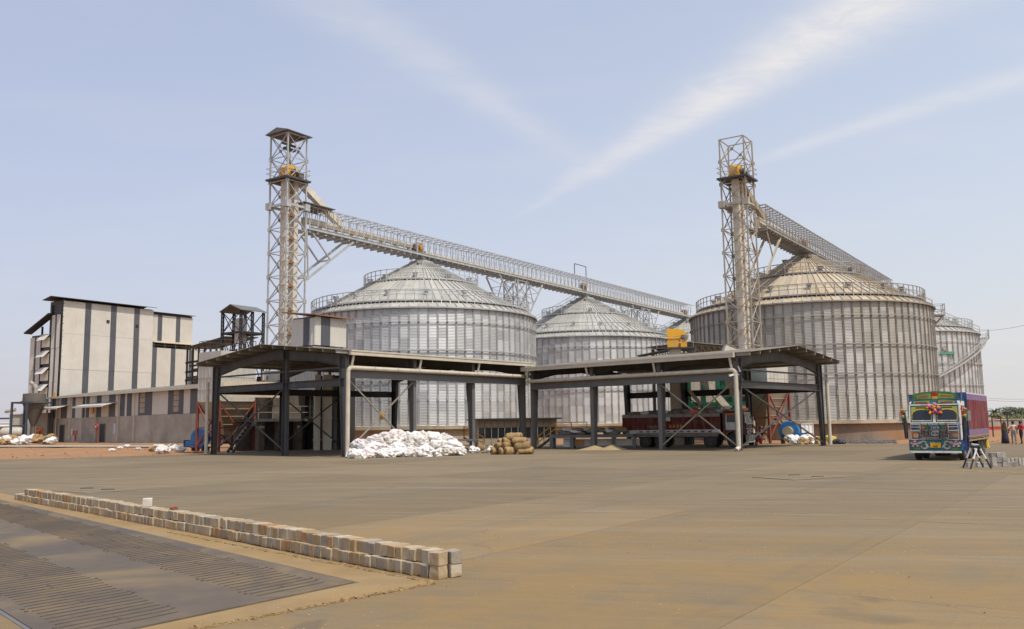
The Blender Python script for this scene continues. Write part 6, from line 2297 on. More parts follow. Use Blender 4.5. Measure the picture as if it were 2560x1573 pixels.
def truck(label, loc, rz, st):
    t = thing('cargo_lorry', label, 'lorry', (loc.x, loc.y, 0), rz, 'four-axle cargo lorries')
    L_, HW = st['len'], st.get('hw', 1.14)
    for y in (-0.42, 0.42):
        MB().bx(-L_ + 0.2, y - 0.05, 0.78, -0.3, y + 0.05, 1.02).build('chassis_rail', 'steel_black', t)
    for x, dual in ((-1.15, 0), (-3.0, 0), (-L_ + 3.15, 1), (-L_ + 1.8, 1)):
        for s in (-1, 1):
            wheel(t, x, s * 0.98)
            if dual:
                wheel(t, x, s * 0.68)
        MB().tube((x, -0.9, 0.53), (x, 0.9, 0.53), 0.09, 8).build('axle', 'steel_black', t)
    # cab shell from its side outline
    prof = [(-0.18, 0.98), (-0.12, 1.76), (-0.30, 2.66), (-0.46, 2.84), (-1.95, 2.84), (-1.95, 0.98), (-1.62, 0.98), (-1.55, 1.2), (-1.35, 1.32), (-0.95, 1.32), (-0.75, 1.2), (-0.68, 0.98)]
    MB().prism([(x, -HW, z) for x, z in prof], (0, 2 * HW, 0)).build('cab', st['cab'], t)
    def fx(z):
        if z <= 1.76:
            return -0.18 + 0.06 * (z - 0.98) / 0.78
        return -0.12 - 0.18 * (z - 1.76) / 0.90
    def plate(y0, z0, y1, z1, off, th=0.012):
        """flat panel lying on the front face"""
        return [(fx(z0) + off, y0, z0), (fx(z0) + off, y1, z0), (fx(z1) + off, y1, z1), (fx(z1) + off, y0, z1)], (th, 0, 0)
    def fpoly(pts, off, th, name, mat_, par=None):
        return MB().prism([(fx(z) + off, y, z) for y, z in pts], (th, 0, 0)).build(name, mat_, par or t)
    def fbox(y0, z0, y1, z1, off, th, name, mat_, par=None):
        p, e = plate(y0, z0, y1, z1, off, th)
        return MB().prism(p, e).build(name, mat_, par or t)
    # windscreens
    for y0, y1 in ((0.10, 1.03), (-1.03, -0.10)):
        fr_ = fbox(y0 - 0.05, 1.83, y1 + 0.05, 2.64, 0.002, 0.012, 'windscreen_seal', 'black')
        fbox(y0, 1.87, y1, 2.60, 0.016, 0.006, 'windscreen_border' if st['decor'] else 'windscreen', 'lime' if st['decor'] else 'glass', fr_)
        if st['decor']:
            c = (y0 + y1) / 2
            w_ = (y1 - y0) / 2 - 0.05
            pts = [(c - w_, 1.93), (c + w_, 1.93), (c + w_, 2.2)] + [(c + w_ * math.cos(a), 2.2 + 0.23 * math.sin(a) + (0.03 if i == 4 else 0)) for i, a in enumerate([PI * i / 8 for i in range(1, 8)])] + [(c - w_, 2.2)]
            fpoly(pts, 0.024, 0.006, 'windscreen', 'glass', fr_)
            arc = [(c + (w_ + 0.03) * math.cos(a), 2.2 + 0.26 * math.sin(a)) for a in [PI * i / 10 for i in range(11)]]
            b = MB()
            for p, q in zip(arc, arc[1:]):
                b.beam((fx(p[1]) + 0.026, p[0], p[1]), (fx(q[1]) + 0.026, q[0], q[1]), 0.05, 0.01, up=(1, 0, 0.2))
            b.build('arch_trim', 'gold', fr_)
            b = MB()
            for k in range(8):
                yy = c - 0.24 + k * 0.06
                b.bx(fx(2.52) + 0.022, yy, 2.505, fx(2.52) + 0.032, yy + 0.045, 2.56)
            b.build('lettering_strip', 'umber', fr_)
            fbox(y0 + 0.02, 1.88, y1 - 0.02, 1.93, 0.026, 0.006, 'lower_fringe', 'swirl', fr_)
        b = MB()
        for p, q in (((y0 - 0.07, 1.80), (y1 + 0.07, 1.80)), ((y1 + 0.07, 1.80), (y1 + 0.07, 2.67)), ((y1 + 0.07, 2.67), (y0 - 0.07, 2.67)), ((y0 - 0.07, 2.67), (y0 - 0.07, 1.80))):
            b.beam((fx(p[1]) + 0.02, p[0], p[1]), (fx(q[1]) + 0.02, q[0], q[1]), 0.06, 0.05, up=(1, 0, 0.2))
        b.build('windscreen_frame', 'cabwhite', t)
    fbox(-0.07, 1.84, 0.07, 2.2, 0.006, 0.01, 'centre_pane', 'glass')
    # sides: door, window
    for s in (-1, 1):
        y = s * (HW + 0.006)
        d = MB().bx(-1.72, min(y, y + s * 0.02), 1.34, -0.72, max(y, y + s * 0.02), 2.62).build('door', st['door'], t)
        y2 = s * (HW + 0.03)
        MB().bx(-1.62, min(y2, y2 + s * 0.01), 1.95, -0.82, max(y2, y2 + s * 0.01), 2.52).build('door_window', 'glass', d)
        MB().bx(-1.6, min(y2, y2 + s * 0.03), 1.68, -1.4, max(y2, y2 + s * 0.03), 1.72).build('handle', 'silver', d)
        # mudguard arch
        b = MB()
        arc = [(-1.15 + 0.66 * math.cos(a), 0.62 + 0.66 * math.sin(a)) for a in [PI * i / 10 for i in range(11)]]
        for p, q in zip(arc, arc[1:]):
            b.beam((p[0], s * 1.10, p[1]), (q[0], s * 1.10, q[1]), 0.22, 0.03)
        b.build('mudguard', st['guard'], t)
    # grille, lamps, bumper
    fbox(-0.55, 1.12, 0.55, 1.46, 0.005, 0.03, 'grille_panel', 'umber')
    for k in range(5):
        fbox(-0.54, 1.16 + k * 0.065, 0.54, 1.18 + k * 0.065, 0.036, 0.012, 'grille_slat', 'silver')
    fbox(-0.5, 0.99, 0.5, 1.10, 0.004, 0.02, 'lower_grille', 'silver')
    for k in range(3):
        fbox(-0.46, 1.005 + k * 0.032, 0.46, 1.018 + k * 0.032, 0.026, 0.006, 'grille_gap', 'black')
    b = MB()
    ring = [(0.19 * math.cos(a), 1.30 + 0.10 * math.sin(a)) for a in [2 * PI * i / 20 for i in range(21)]]
    for p, q in zip(ring, ring[1:]):
        b.tube((fx(1.3) + 0.065, p[0], p[1]), (fx(1.3) + 0.065, q[0], q[1]), 0.013, 6)
    for s in (-1, 1):
        b.tube((fx(1.3) + 0.065, s * 0.02, 1.36), (fx(1.3) + 0.065, s * 0.02, 1.2), 0.012, 6)
        b.tube((fx(1.3) + 0.065, s * 0.02, 1.36), (fx(1.3) + 0.065, s * 0.15, 1.345), 0.012, 6)
    b.build('badge', 'silver', t)
    me = text_mesh('TATA', 0.155, 'cabwhite', 0.006)
    obj('badge_lettering', me, t, (fx(1.53) + 0.045, 0.0, 1.515), (PI / 2, 0, PI / 2))
    for s in (-1, 1):
        h_ = fbox(min(s * 0.6, s * 1.06), 1.04, max(s * 0.6, s * 1.06), 1.38, 0.004, 0.04, 'lamp_surround', 'flame' if st['decor'] else st['cab'])
        fbox(min(s * 0.70, s * 0.98), 1.10, max(s * 0.70, s * 0.98), 1.28, 0.046, 0.02, 'headlight', 'silver', h_)
        fbox(min(s * 0.6, s * 1.06), 1.40, max(s * 0.6, s * 1.06), 1.47, 0.004, 0.03, 'side_slats', 'silver')
    bp_ = MB().bx(-0.2, -1.16, 0.50, 0.04, 1.16, 0.96).build('bumper', 'teal' if st['decor'] else 'bodygrey', t)
    MB().bx(-0.1, -1.1, 0.37, 0.06, 1.1, 0.47).build('bumper_bar', 'white', t)
    MB().bx(0.045, -0.23, 0.62, 0.065, 0.23, 0.86).build('number_plate', 'plateyel', bp_)
    if st['decor']:
        me = text_mesh('9940', 0.115, 'umber', 0.003)
        obj('plate_number', me, bp_, (0.07, 0.0, 0.64), (PI / 2, 0, PI / 2))
    MB().bx(-0.25, -0.5, 0.44, 0.02, 0.5, 0.52).build('step_bar', 'umber', t)
    # load body
    x0_, x1_, zf, zt = -2.12, -L_, 1.16, st['top']
    MB().bx(x1_, -1.2, zf - 0.1, x0_, 1.2, zf).build('load_floor', 'wood', t)
    for s in (-1, 1):
        y = s * 1.2
        nb = st['bays']
        for k in range(nb):
            a, c = x1_ + (x0_ - x1_) * k / nb + 0.012, x1_ + (x0_ - x1_) * (k + 1) / nb - 0.012
            MB().bx(a, min(y, y - s * 0.05), zf + st['low'], c, max(y, y - s * 0.05), zt - st['hi']).build('side_panel', st['body'], t)
            MB().bx(a, min(y + s * 0.004, y - s * 0.05), zt - st['hi'], c, max(y + s * 0.004, y - s * 0.05), zt).build('top_band', st['topc'], t)
            MB().bx(a, min(y + s * 0.004, y - s * 0.05), zf, c, max(y + s * 0.004, y - s * 0.05), zf + st['low']).build('bottom_band', st['lowc'], t)
            MB().bx(a - 0.016, min(y, y + s * 0.010), zf - 0.05, a + 0.0, max(y, y + s * 0.014), zt + 0.02).build('side_post', st['post'], t)
        MB().bx(x1_, min(y, y - s * 0.07), zt, x0_, max(y, y - s * 0.07), zt + 0.05).build('top_rail', 'bodygrey' if not st['decor'] else 'cabwhite', t)
        for z in (0.86, 0.99):
            MB().bx(x1_ + 0.2, min(s * 1.13, s * 1.17), z, x0_ - 0.2, max(s * 1.13, s * 1.17), z + 0.09).build('side_guard', 'wood' if st['decor'] else 'bodygrey', t)
    MB().bx(x0_ - 0.05, -1.2, zf, x0_, 1.2, zt + 0.06).build('front_wall', st['front'], t)
    MB().bx(x1_ - 0.02, -1.2, zf, x1_ + 0.04, 1.2, zt).build('tailgate', st['body'], t)
    MB().bx(-2.9, 0.75, 0.55, -2.2, 1.12, 0.95).build('fuel_tank', 'steel_grey', t) if not st['decor'] else None
    # mirrors on arms
    for s in (-1, 1):
        b = MB()
        b.path([(-0.3, s * HW, 2.45), (-0.1, s * 1.45, 2.42), (-0.1, s * 1.45, 1.75), (-0.3, s * HW, 1.72)], 0.018, 6)
        m_ = b.build('mirror_arm', 'steel_black', t)
        MB().bx(-0.13, min(s * 1.36, s * 1.58), 1.88, -0.09, max(s * 1.36, s * 1.58), 2.36).build('mirror', 'silver', m_)
    return t, fx


gt = G(2342, 1152)
td, fx_ = truck('brightly painted lorry with red load body driving at the right', gt, math.atan2(-U.y, -U.x) - math.radians(0.5),
                dict(len=9.6, hw=1.1, cab='cabwhite', door='signal', guard='royal', decor=True, top=3.22, bays=9, low=0.28, hi=0.30, body='cherry', topc='lilac', lowc='lilac', post='pinkf', front='navy'))
# painted decoration of the front
def fb(y0, z0, y1, z1, off, th, name, mat_):
    return MB().prism([(fx_(z0) + off, y0, z0), (fx_(z0) + off, y1, z0), (fx_(z1) + off, y1, z1), (fx_(z1) + off, y0, z1)], (th, 0, 0)).build(name, mat_, td)
fb(-1.06, 1.49, 1.06, 1.68, 0.004, 0.02, 'painted_band', 'teal')
for k, m_ in enumerate(('leaf', 'flame', 'leaf', 'royal')):
    for s in (-1, 1):
        y = s * (0.34 + k * 0.19)
        b = MB()
        b.lathe([(0.0, 0.034), (0.085, 0.03), (0.085, 0.0)], 14, (fx_(1.58), y, 1.585), 'x')
        b.build('painted_petal', m_, td)
fb(-1.0, 1.70, 1.0, 1.735, 0.01, 0.02, 'trim_strip', 'silver')
vis = MB().prism([(-0.34, -1.05, 2.70), (-0.34, 1.05, 2.70), (-0.38, 1.0, 2.87), (-0.38, 0.4, 2.93), (-0.38, -0.4, 2.93), (-0.38, -1.0, 2.87)], (0.06, 0, 0)).build('visor', 'teal', td)
for s in (-1, 1):
    b = MB()
    b.prism([(-0.30, s * 0.2, 2.74), (-0.30, s * 0.92, 2.73), (-0.32, s * 0.9, 2.84), (-0.32, s * 0.2, 2.87)], (0.035, 0, 0))
    b.build('visor_panel', 'lime', vis)
    b = MB()
    for k in range(8):
        y = s * (0.3 + k * 0.07)
        b.bx(-0.275, min(y, y + s * 0.05), 2.77, -0.255, max(y, y + s * 0.05), 2.82)
    b.build('visor_marks', 'signal', vis)
hbp = [(-1.0, 2.93), (1.0, 2.93), (1.0, 3.16)] + [(0.95 * math.cos(a), 3.16 + 0.17 * math.sin(a)) for a in [PI * i / 8 for i in range(1, 8)]] + [(-1.0, 3.16)]
hb_ = MB().prism([(-0.72, y, z) for y, z in hbp], (0.05, 0, 0)).build('headboard', 'leaf', td)
for s in (-1, 1):
    MB().prism([(-0.665, s * 0.16, 2.98), (-0.665, s * 0.82, 2.98), (-0.665, s * 0.82, 3.14), (-0.665, s * 0.18, 3.22)], (0.012, 0, 0)).build('headboard_panel', 'lime', hb_)
    b = MB()
    for k in range(7):
        y = s * (0.26 + k * 0.075)
        b.bx(-0.65, min(y, y + s * 0.05), 3.08 - 0.006 * k, -0.638, max(y, y + s * 0.05), 3.14 - 0.006 * k)
    b.build('headboard_marks', 'signal', hb_)
    MB().bx(-0.95, min(s * 1.0, s * 1.16), 2.84, -0.6, max(s * 1.0, s * 1.16), 3.2).build('headboard_wing', 'navy', hb_)
MB().prism([(-0.66, -0.14, 3.1), (-0.66, 0.14, 3.1), (-0.66, 0.1, 3.3), (-0.66, -0.1, 3.3)], (0.015, 0, 0)).build('headboard_crest', 'signal', hb_)
MB().prism([(-0.66, -0.13, 2.96), (-0.66, 0.13, 2.96), (-0.66, 0.13, 3.09), (-0.66, -0.13, 3.09)], (0.015, 0, 0)).build('headboard_crest', 'gold', hb_)
# bumper swirls, fog lamps, green plates
bmp = [o for o in td.children if o.name.startswith('bumper') and 'bar' not in o.name][0]
for s in (-1, 1):
    b = MB()
    for cy, cz, r_, a0_, a1_ in ((0.52, 0.84, 0.085, 0.3, 4.4), (0.50, 0.68, 0.10, 1.8, 6.6)):
        pts = [(0.05, s * (cy + r_ * 1.3 * math.cos(a0_ + (a1_ - a0_) * i / 9)), cz + r_ * math.sin(a0_ + (a1_ - a0_) * i / 9)) for i in range(10)]
        for i, (p, q) in enumerate(zip(pts, pts[1:])):
            b.beam(p, q, 0.03 + 0.035 * math.sin(PI * (i + 0.5) / 9), 0.012, up=(1, 0, 0))
    b.prism([(0.042, s * 0.27, 0.62), (0.042, s * 0.30, 0.62), (0.042, s * 0.46, 0.80), (0.042, s * 0.40, 0.84)], (0.012, 0, 0))
    b.prism([(0.042, s * 0.62, 0.80), (0.042, s * 0.74, 0.93), (0.042, s * 0.62, 0.90)], (0.012, 0, 0))
    b.build('painted_swirl', 'swirl', bmp)
    for i in range(10):
        a0_, a1_ = 2 * PI * i / 10, 2 * PI * (i + 1) / 10
        MB().beam((0.055, s * 0.90 + 0.19 * math.cos(a0_), 0.80 + 0.13 * math.sin(a0_)), (0.055, s * 0.90 + 0.19 * math.cos(a1_), 0.80 + 0.13 * math.sin(a1_)), 0.06, 0.02, up=(1, 0, 0)).build('lamp_ring', 'signal' if i % 2 else 'cabwhite', bmp)
    MB().bx(0.04, s * 0.90 - 0.12, 0.74, 0.07, s * 0.90 + 0.12, 0.86).build('fog_lamp', 'silver', bmp)
    MB().bx(0.04, s * 0.85 - 0.16, 0.52, 0.06, s * 0.85 + 0.16, 0.62).build('green_panel', 'leaf', bmp)
    MB().bx(0.04, s * 0.5 - 0.12, 0.52, 0.055, s * 0.5 + 0.12, 0.60).build('dark_panel', 'navy', bmp)
    MB().bx(-0.55, min(s * 1.08, s * 1.28), 0.46, -0.5, max(s * 1.08, s * 1.28), 0.98).build('mud_flap', 'royal', td)
    b = MB()
    for (p, q) in (((0.10, s * 0.62, 1.0), (0.08, s * 0.62, 1.72)), ((0.10, s * 1.04, 1.0), (0.08, s * 1.04, 1.72)), ((0.09, s * 0.62, 1.42), (0.09, s * 1.04, 1.42)), ((0.08, s * 0.62, 1.72), (0.08, s * 1.04, 1.72)), ((0.10, s * 0.62, 1.0), (0.10, s * 1.04, 1.0)), ((0.09, s * 0.62, 1.6), (0.09, s * 1.04, 1.6)), ((0.10, s * 0.83, 1.0), (-0.05, s * 0.83, 1.0))):
        b.tube(p, q, 0.02, 6)
    b.build('lamp_guard', 'silver', td)
# tassels, garlands, flowers
for y, l_ in ((-0.62, 0.55), (-0.30, 0.6), (0.20, 0.75), (0.50, 0.55), (-0.72, 0.28), (0.62, 0.3)):
    z = 1.80 if l_ > 0.4 else 1.36
    b = MB()
    b.tube((0.06, y, z), (0.07, y + 0.05, z - l_ * 0.55), 0.018, 6)
    b.tube((0.07, y + 0.05, z - l_ * 0.55), (0.08, y + 0.07, z - l_), 0.05, 8, 0.085)
    b.build('tassel', 'black', td)
for s, l_ in ((-1, 1.25), (1, 1.35)):
    b = MB()
    b.tube((-0.02, s * 1.33, 2.3), (-0.04, s * 1.30, 2.3 - l_ * 0.5), 0.07, 8, 0.10)
    b.tube((-0.04, s * 1.30, 2.3 - l_ * 0.5), (-0.02, s * 1.28, 2.3 - l_), 0.10, 8, 0.08)
    b.build('mirror_tassel', 'black', td)
flm = {m_: crumple('flower', m_, (0.085, 0.085, 0.085), 3, 0.5, 3.5, 2) for m_ in ('flame', 'signal', 'pinkf', 'gold', 'purple', 'leaf')}
for (y, z, m_) in ((-0.28, 2.52, 'flame'), (-0.2, 2.62, 'pinkf'), (-0.12, 2.48, 'purple'), (-0.2, 2.40, 'signal'), (0.0, 2.50, 'flame'), (0.06, 2.70, 'pinkf'), (0.08, 2.40, 'pinkf'), (0.2, 2.52, 'flame'), (0.26, 2.42, 'purple'), (0.22, 2.28, 'signal'), (-0.05, 2.3, 'signal'), (-0.16, 2.28, 'gold'), (0.1, 2.3, 'purple'), (0.3, 2.3, 'flame'), (-0.3, 2.42, 'leaf'), (0.02, 2.60, 'gold')):
    obj('flower', flm[m_], td, (fx_(z) + 0.08, y, z), (rnd.uniform(0, 3), 0, 0))
for s in (-1, 1):
    for k, m_ in enumerate(('flame', 'leaf', 'signal', 'gold', 'leaf')):
        obj('flower', flm[m_], td, (0.0, s * 1.34 + rnd.uniform(-0.08, 0.08), 2.42 - k * 0.09), (k, 0, 0))
MB().bx(-1.6, 1.165, 1.45, -0.85, 1.175, 1.9).build('painted_poster', 'swirl', td)
b = MB()
b.tube((-9.3, 1.05, 1.0), (-9.25, 1.1, 0.35), 0.05, 8, 0.13)
b.build('tail_tassel', 'gold', td)

# maroon lorry parked in the right shed
rear, frnt = G(1572, 1118), G(1880, 1118)
frnt = at(1880, 1118, 70.5)
rear = at(1570, 1118, 75.0)
fd = (Vector((frnt.x, frnt.y, 0)) - Vector((rear.x, rear.y, 0)))
ts, fs_ = truck('maroon lorry loaded with sacks parked under the right shed', Vector((frnt.x, frnt.y, 0)), math.atan2(fd.y, fd.x),
                dict(len=fd.length, cab='umber', door='cabwhite', guard='flame', decor=False, top=2.62, bays=11, low=0.24, hi=0.22, body='maroon', topc='bodygrey', lowc='cabwhite', post='umber', front='maroon'))
me = text_mesh('Nath', 0.42, 'bodygrey', 0.004)
obj('side_lettering', me, ts, (-fd.length + 2.55, -1.255, 1.52), (PI / 2, 0, 0))
MB().bx(-fd.length + 3.7, -1.262, 2.1, -fd.length + 4.05, -1.25, 2.4).build('side_sticker', 'cabwhite', ts)
b = MB()
b.lathe([(0.0, -1.266), (0.17, -1.262), (0.17, -1.25)], 18, (-fd.length + 3.45, 0, 1.68), 'y')
b.build('round_emblem', 'royal', ts)
for k in range(4):
    MB().bx(-fd.length + 3.95 + k * 0.3, -1.262, 1.55, -fd.length + 4.13 + k * 0.3, -1.25, 1.8).build('painted_mark', 'flame', ts)
MB().bx(-0.9, -1.0, 2.86, -0.35, 1.0, 3.05).build('roof_board', 'flame', ts)
MB().bx(-1.75, -1.18, 2.52, -0.5, -1.15, 2.64).build('sun_strip', 'flame', ts)
for k in range(13):
    MB().bx(-fd.length + 0.35 + k * 0.56, -1.262, 1.22, -fd.length + 0.62 + k * 0.56, -1.25, 1.30).build('side_hook', 'black', ts)
fv = fd.normalized()
fn = Vector((-fv.y, fv.x, 0))
for i in range(44):
    x = 2.4 + (fd.length - 2.9) * ((i * 0.382) % 1.0)
    y = rnd.uniform(-0.95, 0.95)
    p = Vector((frnt.x, frnt.y, 0)) - fv * x + fn * y
    hump = 0.42 * (1 - abs((x - 3.6) / (fd.length - 2))) * (1 - 0.5 * abs(y))
    tag(obj('load_sack', FS[rnd.choice((0, 0, 1, 1, 3))], None, (p.x, p.y, 2.66 + max(0.0, hump) * rnd.uniform(0.4, 1.0)), (0, 0, rnd.uniform(0, 6)), (1.15, 1.15, 1.1)), 'dusty grain sack on the maroon lorry load, %s' % ('near the cab', 'ahead of its middle', 'behind its middle', 'near the tail')[min(3, int(4 * (x - 2.4) / (fd.length - 2.9)))], 'sack', 'sacks on the maroon lorry')


# ---------------------------------------------------------------- people
for nm, c in dict(skin=(0.17, 0.085, 0.05), hair=(0.012, 0.010, 0.010), shirt_cream=(0.60, 0.55, 0.44), shirt_red=(0.45, 0.03, 0.04), short_grey=(0.24, 0.24, 0.25), trouser_dark=(0.03, 0.03, 0.04), skirt_dark=(0.035, 0.03, 0.05), blouse_olive=(0.20, 0.20, 0.05), cloth_green=(0.02, 0.16, 0.10)).items():
    mk(nm, c, tuple(k * 0.8 for k in c), 6, 0.85, local=True)


def person(label, loc, rz, joints, edges, mats, hair=True, skirt=None, group='people in the yard'):
    """joints: name -> (x, y, z, radius); edges: (a, b, material); one skinned body"""
    t = thing('person', label, 'person', loc, rz, group)
    names = list(joints)
    me = bpy.data.meshes.new('body')
    me.from_pydata([joints[n][:3] for n in names], [(names.index(a), names.index(b_)) for a, b_, _ in edges], [])
    o = bpy.data.objects.new('body', me)
    COL.objects.link(o)
    o.modifiers.new('Skin', 'SKIN')
    for i, n in enumerate(names):
        sv = me.skin_vertices[0].data[i]
        r = joints[n][3]
        sv.radius = (r, r * (joints[n][4] if len(joints[n]) > 4 else 1.0))
        sv.use_root = (n == 'pelvis')
    sd_ = o.modifiers.new('Sub', 'SUBSURF')
    sd_.levels = sd_.render_levels = 2
    dg = bpy.context.evaluated_depsgraph_get()
    dg.update()
    m2 = bpy.data.meshes.new_from_object(o.evaluated_get(dg))
    bpy.data.objects.remove(o)
    m2.materials.clear()
    for m_ in mats:
        m2.materials.append(MT[m_])
    segs = [(Vector(joints[a][:3]), Vector(joints[b_][:3]), mats.index(m_)) for a, b_, m_ in edges]
    idx = []
    for p in m2.polygons:
        c = p.center
        bd, bi = 1e9, 0
        for a, b_, mi in segs:
            d = b_ - a
            k = max(0, min(1, (c - a).dot(d) / max(1e-9, d.length_squared)))
            q = (c - a - d * k).length
            if q < bd:
                bd, bi = q, mi
        idx.append(bi)
    m2.polygons.foreach_set('material_index', idx)
    m2.polygons.foreach_set('use_smooth', [True] * len(idx))
    body = obj('body', m2, t)
    hd = Vector(joints['head'][:3])
    tp = Vector(joints['crown'][:3])
    if hair:
        b = MB()
        n_, k_ = 14, 7
        prof = [(0.112 * math.sin(PI * 0.60 * i / k_), 0.125 * math.cos(PI * 0.60 * i / k_)) for i in range(k_ + 1)]
        b.lathe(prof, n_, (0, 0, 0))
        b.build('hair', 'hair', t, (hd.x - 0.015, hd.y, hd.z + 0.035), smooth=True)
    b = MB()
    b.lathe([(0.0, 0.03), (0.016, 0.0), (0.018, -0.03), (0.0, -0.035)], 8, (hd.x + 0.105, 0 + hd.y, hd.z - 0.01))
    b.build('nose', 'skin', t)
    for s in (-1, 1):
        MB().box((hd.x, hd.y + s * 0.10, hd.z), (0.045, 0.02, 0.06)).build('ear', 'skin', t)
        MB().box((hd.x + 0.096, hd.y + s * 0.035, hd.z + 0.025), (0.012, 0.025, 0.012)).build('eye', 'hair', t)
    if skirt:
        skirt(t)
    return t


def standing(arm='down', lean=0.0, step=0.1, short=False, slim=1.0):
    J = {'pelvis': (0, 0, 0.93, 0.135 * slim, 0.85), 'waist': (0.0, 0, 1.08, 0.125 * slim, 0.8), 'chest': (0.01 + lean, 0, 1.28, 0.155 * slim, 0.72), 'neck0': (0.0 + lean, 0, 1.43, 0.075), 'neck': (0.01 + lean, 0, 1.50, 0.05), 'head': (0.03 + lean, 0, 1.60, 0.092), 'crown': (0.02 + lean, 0, 1.68, 0.075)}
    for s, n in ((1, 'l'), (-1, 'r')):
        J['sh' + n] = (lean, s * 0.19, 1.40, 0.062)
        if arm == 'hip' and s > 0:
            J['el' + n] = (lean - 0.05, s * 0.36, 1.17, 0.045)
            J['wr' + n] = (lean + 0.05, s * 0.20, 1.02, 0.034)
            J['ha' + n] = (lean + 0.07, s * 0.15, 0.98, 0.036)
        elif arm == 'bent':
            J['el' + n] = (lean + 0.02, s * 0.26, 1.14, 0.045)
            J['wr' + n] = (lean + 0.24, s * 0.14, 1.20, 0.034)
            J['ha' + n] = (lean + 0.32, s * 0.09, 1.24, 0.036)
        else:
            J['el' + n] = (lean - 0.02, s * 0.24, 1.12, 0.045)
            J['wr' + n] = (lean + 0.04, s * 0.25, 0.88, 0.034)
            J['ha' + n] = (lean + 0.06, s * 0.25, 0.78, 0.036)
        J['hi' + n] = (0.0, s * 0.095, 0.88, 0.10)
        J['kn' + n] = (0.02 + s * step * 0.5, s * 0.10, 0.49, 0.066)
        J['an' + n] = (s * step - 0.02, s * 0.105, 0.09, 0.042)
        J['to' + n] = (s * step + 0.14, s * 0.115, 0.035, 0.034)
    return J


def body_edges(top, low, sleeve=True, shoe='trouser_dark', knee='skin'):
    E_ = [('pelvis', 'waist', low), ('waist', 'chest', top), ('chest', 'neck0', top), ('neck0', 'neck', 'skin'), ('neck', 'head', 'skin'), ('head', 'crown', 'skin')]
    for n in 'lr':
        E_ += [('neck0', 'sh' + n, top), ('sh' + n, 'el' + n, top), ('el' + n, 'wr' + n, top if sleeve else 'skin'), ('wr' + n, 'ha' + n, 'skin'), ('pelvis', 'hi' + n, low), ('hi' + n, 'kn' + n, low), ('kn' + n, 'an' + n, knee), ('an' + n, 'to' + n, shoe)]
    return E_


def add_person(label, loc, rz, J, top, low, **kw):
    skirt = kw.pop('skirt', None)
    hair = kw.pop('hair', True)
    E_ = body_edges(top, low, **kw)
    ms = []
    for e in E_:
        if e[2] not in ms:
            ms.append(e[2])
    return person(label, loc, rz, J, E_, ms, hair, skirt)


g = G(2536, 1110)
add_person('person in loose cream shirt and grey shorts with hand on hip', (g.x, g.y, -0.02), math.radians(70), standing('hip'), 'shirt_cream', 'short_grey', sleeve=False, knee='short_grey')
g = G(2555, 1110)
add_person('person in red shirt and dark trousers at the right edge', (g.x, g.y, -0.02), math.radians(190), standing('bent', 0.0, 0.12), 'shirt_red', 'trouser_dark', knee='trouser_dark')
g = G(2514, 1109)
def long_skirt(t):
    b = MB()
    b.lathe([(0.165, 1.06), (0.20, 0.9), (0.25, 0.5), (0.29, 0.05), (0.27, 0.04)], 24)
    b.build('skirt', 'skirt_dark', t, smooth=True)
    b = MB()
    b.lathe([(0.0, 0.145), (0.07, 0.13), (0.12, 0.05), (0.125, -0.05), (0.14, -0.16), (0.19, -0.25)], 18, (0.01, 0, 1.585))
    b.build('head_scarf', 'umber', t, smooth=True)
Jw = standing('bent', 0.0, 0.05, slim=0.95)
Jw = {k: (v[0] * 0.93, v[1] * 0.93, v[2] * 0.93, *v[3:]) for k, v in Jw.items()}
add_person('person in long dark skirt and olive blouse with covered head', (g.x, g.y, -0.02), math.radians(20), Jw, 'blouse_olive', 'skirt_dark', sleeve=False, skirt=long_skirt, hair=False)
# two workers bending over the ground in front of the maroon lorry
bent = standing('down')
bent.update({'pelvis': (-0.12, 0, 0.86, 0.13, 0.9), 'waist': (0.0, 0, 0.98, 0.125, 0.85), 'chest': (0.22, 0, 1.02, 0.15, 0.8), 'neck0': (0.36, 0, 1.0, 0.075), 'neck': (0.43, 0, 0.98, 0.05), 'head': (0.52, 0, 0.93, 0.09), 'crown': (0.59, 0, 0.88, 0.075)})
for s, n in ((1, 'l'), (-1, 'r')):
    bent['sh' + n] = (0.33, s * 0.18, 0.96, 0.06)
    bent['el' + n] = (0.42, s * 0.19, 0.68, 0.045)
    bent['wr' + n] = (0.52, s * 0.15, 0.44, 0.034)
    bent['ha' + n] = (0.55, s * 0.13, 0.36, 0.036)
    bent['hi' + n] = (-0.12, s * 0.095, 0.82, 0.10)
    bent['kn' + n] = (0.0, s * 0.10, 0.46, 0.066)
    bent['an' + n] = (-0.06, s * 0.10, 0.09, 0.042)
    bent['to' + n] = (0.10, s * 0.11, 0.035, 0.034)
g = at(1890, 1112, 75)
add_person('person in pale shirt bending down in front of the maroon lorry', (g.x, 75, 0), math.radians(-20), bent, 'shirt_cream', 'cloth_green', sleeve=False, knee='skin')
sit = standing('down')
sit.update({'pelvis': (-0.1, 0, 0.20, 0.15, 0.9), 'waist': (-0.06, 0, 0.36, 0.13, 0.85), 'chest': (0.06, 0, 0.55, 0.15, 0.8), 'neck0': (0.12, 0, 0.69, 0.075), 'neck': (0.15, 0, 0.75, 0.05), 'head': (0.20, 0, 0.83, 0.09), 'crown': (0.21, 0, 0.91, 0.075)})
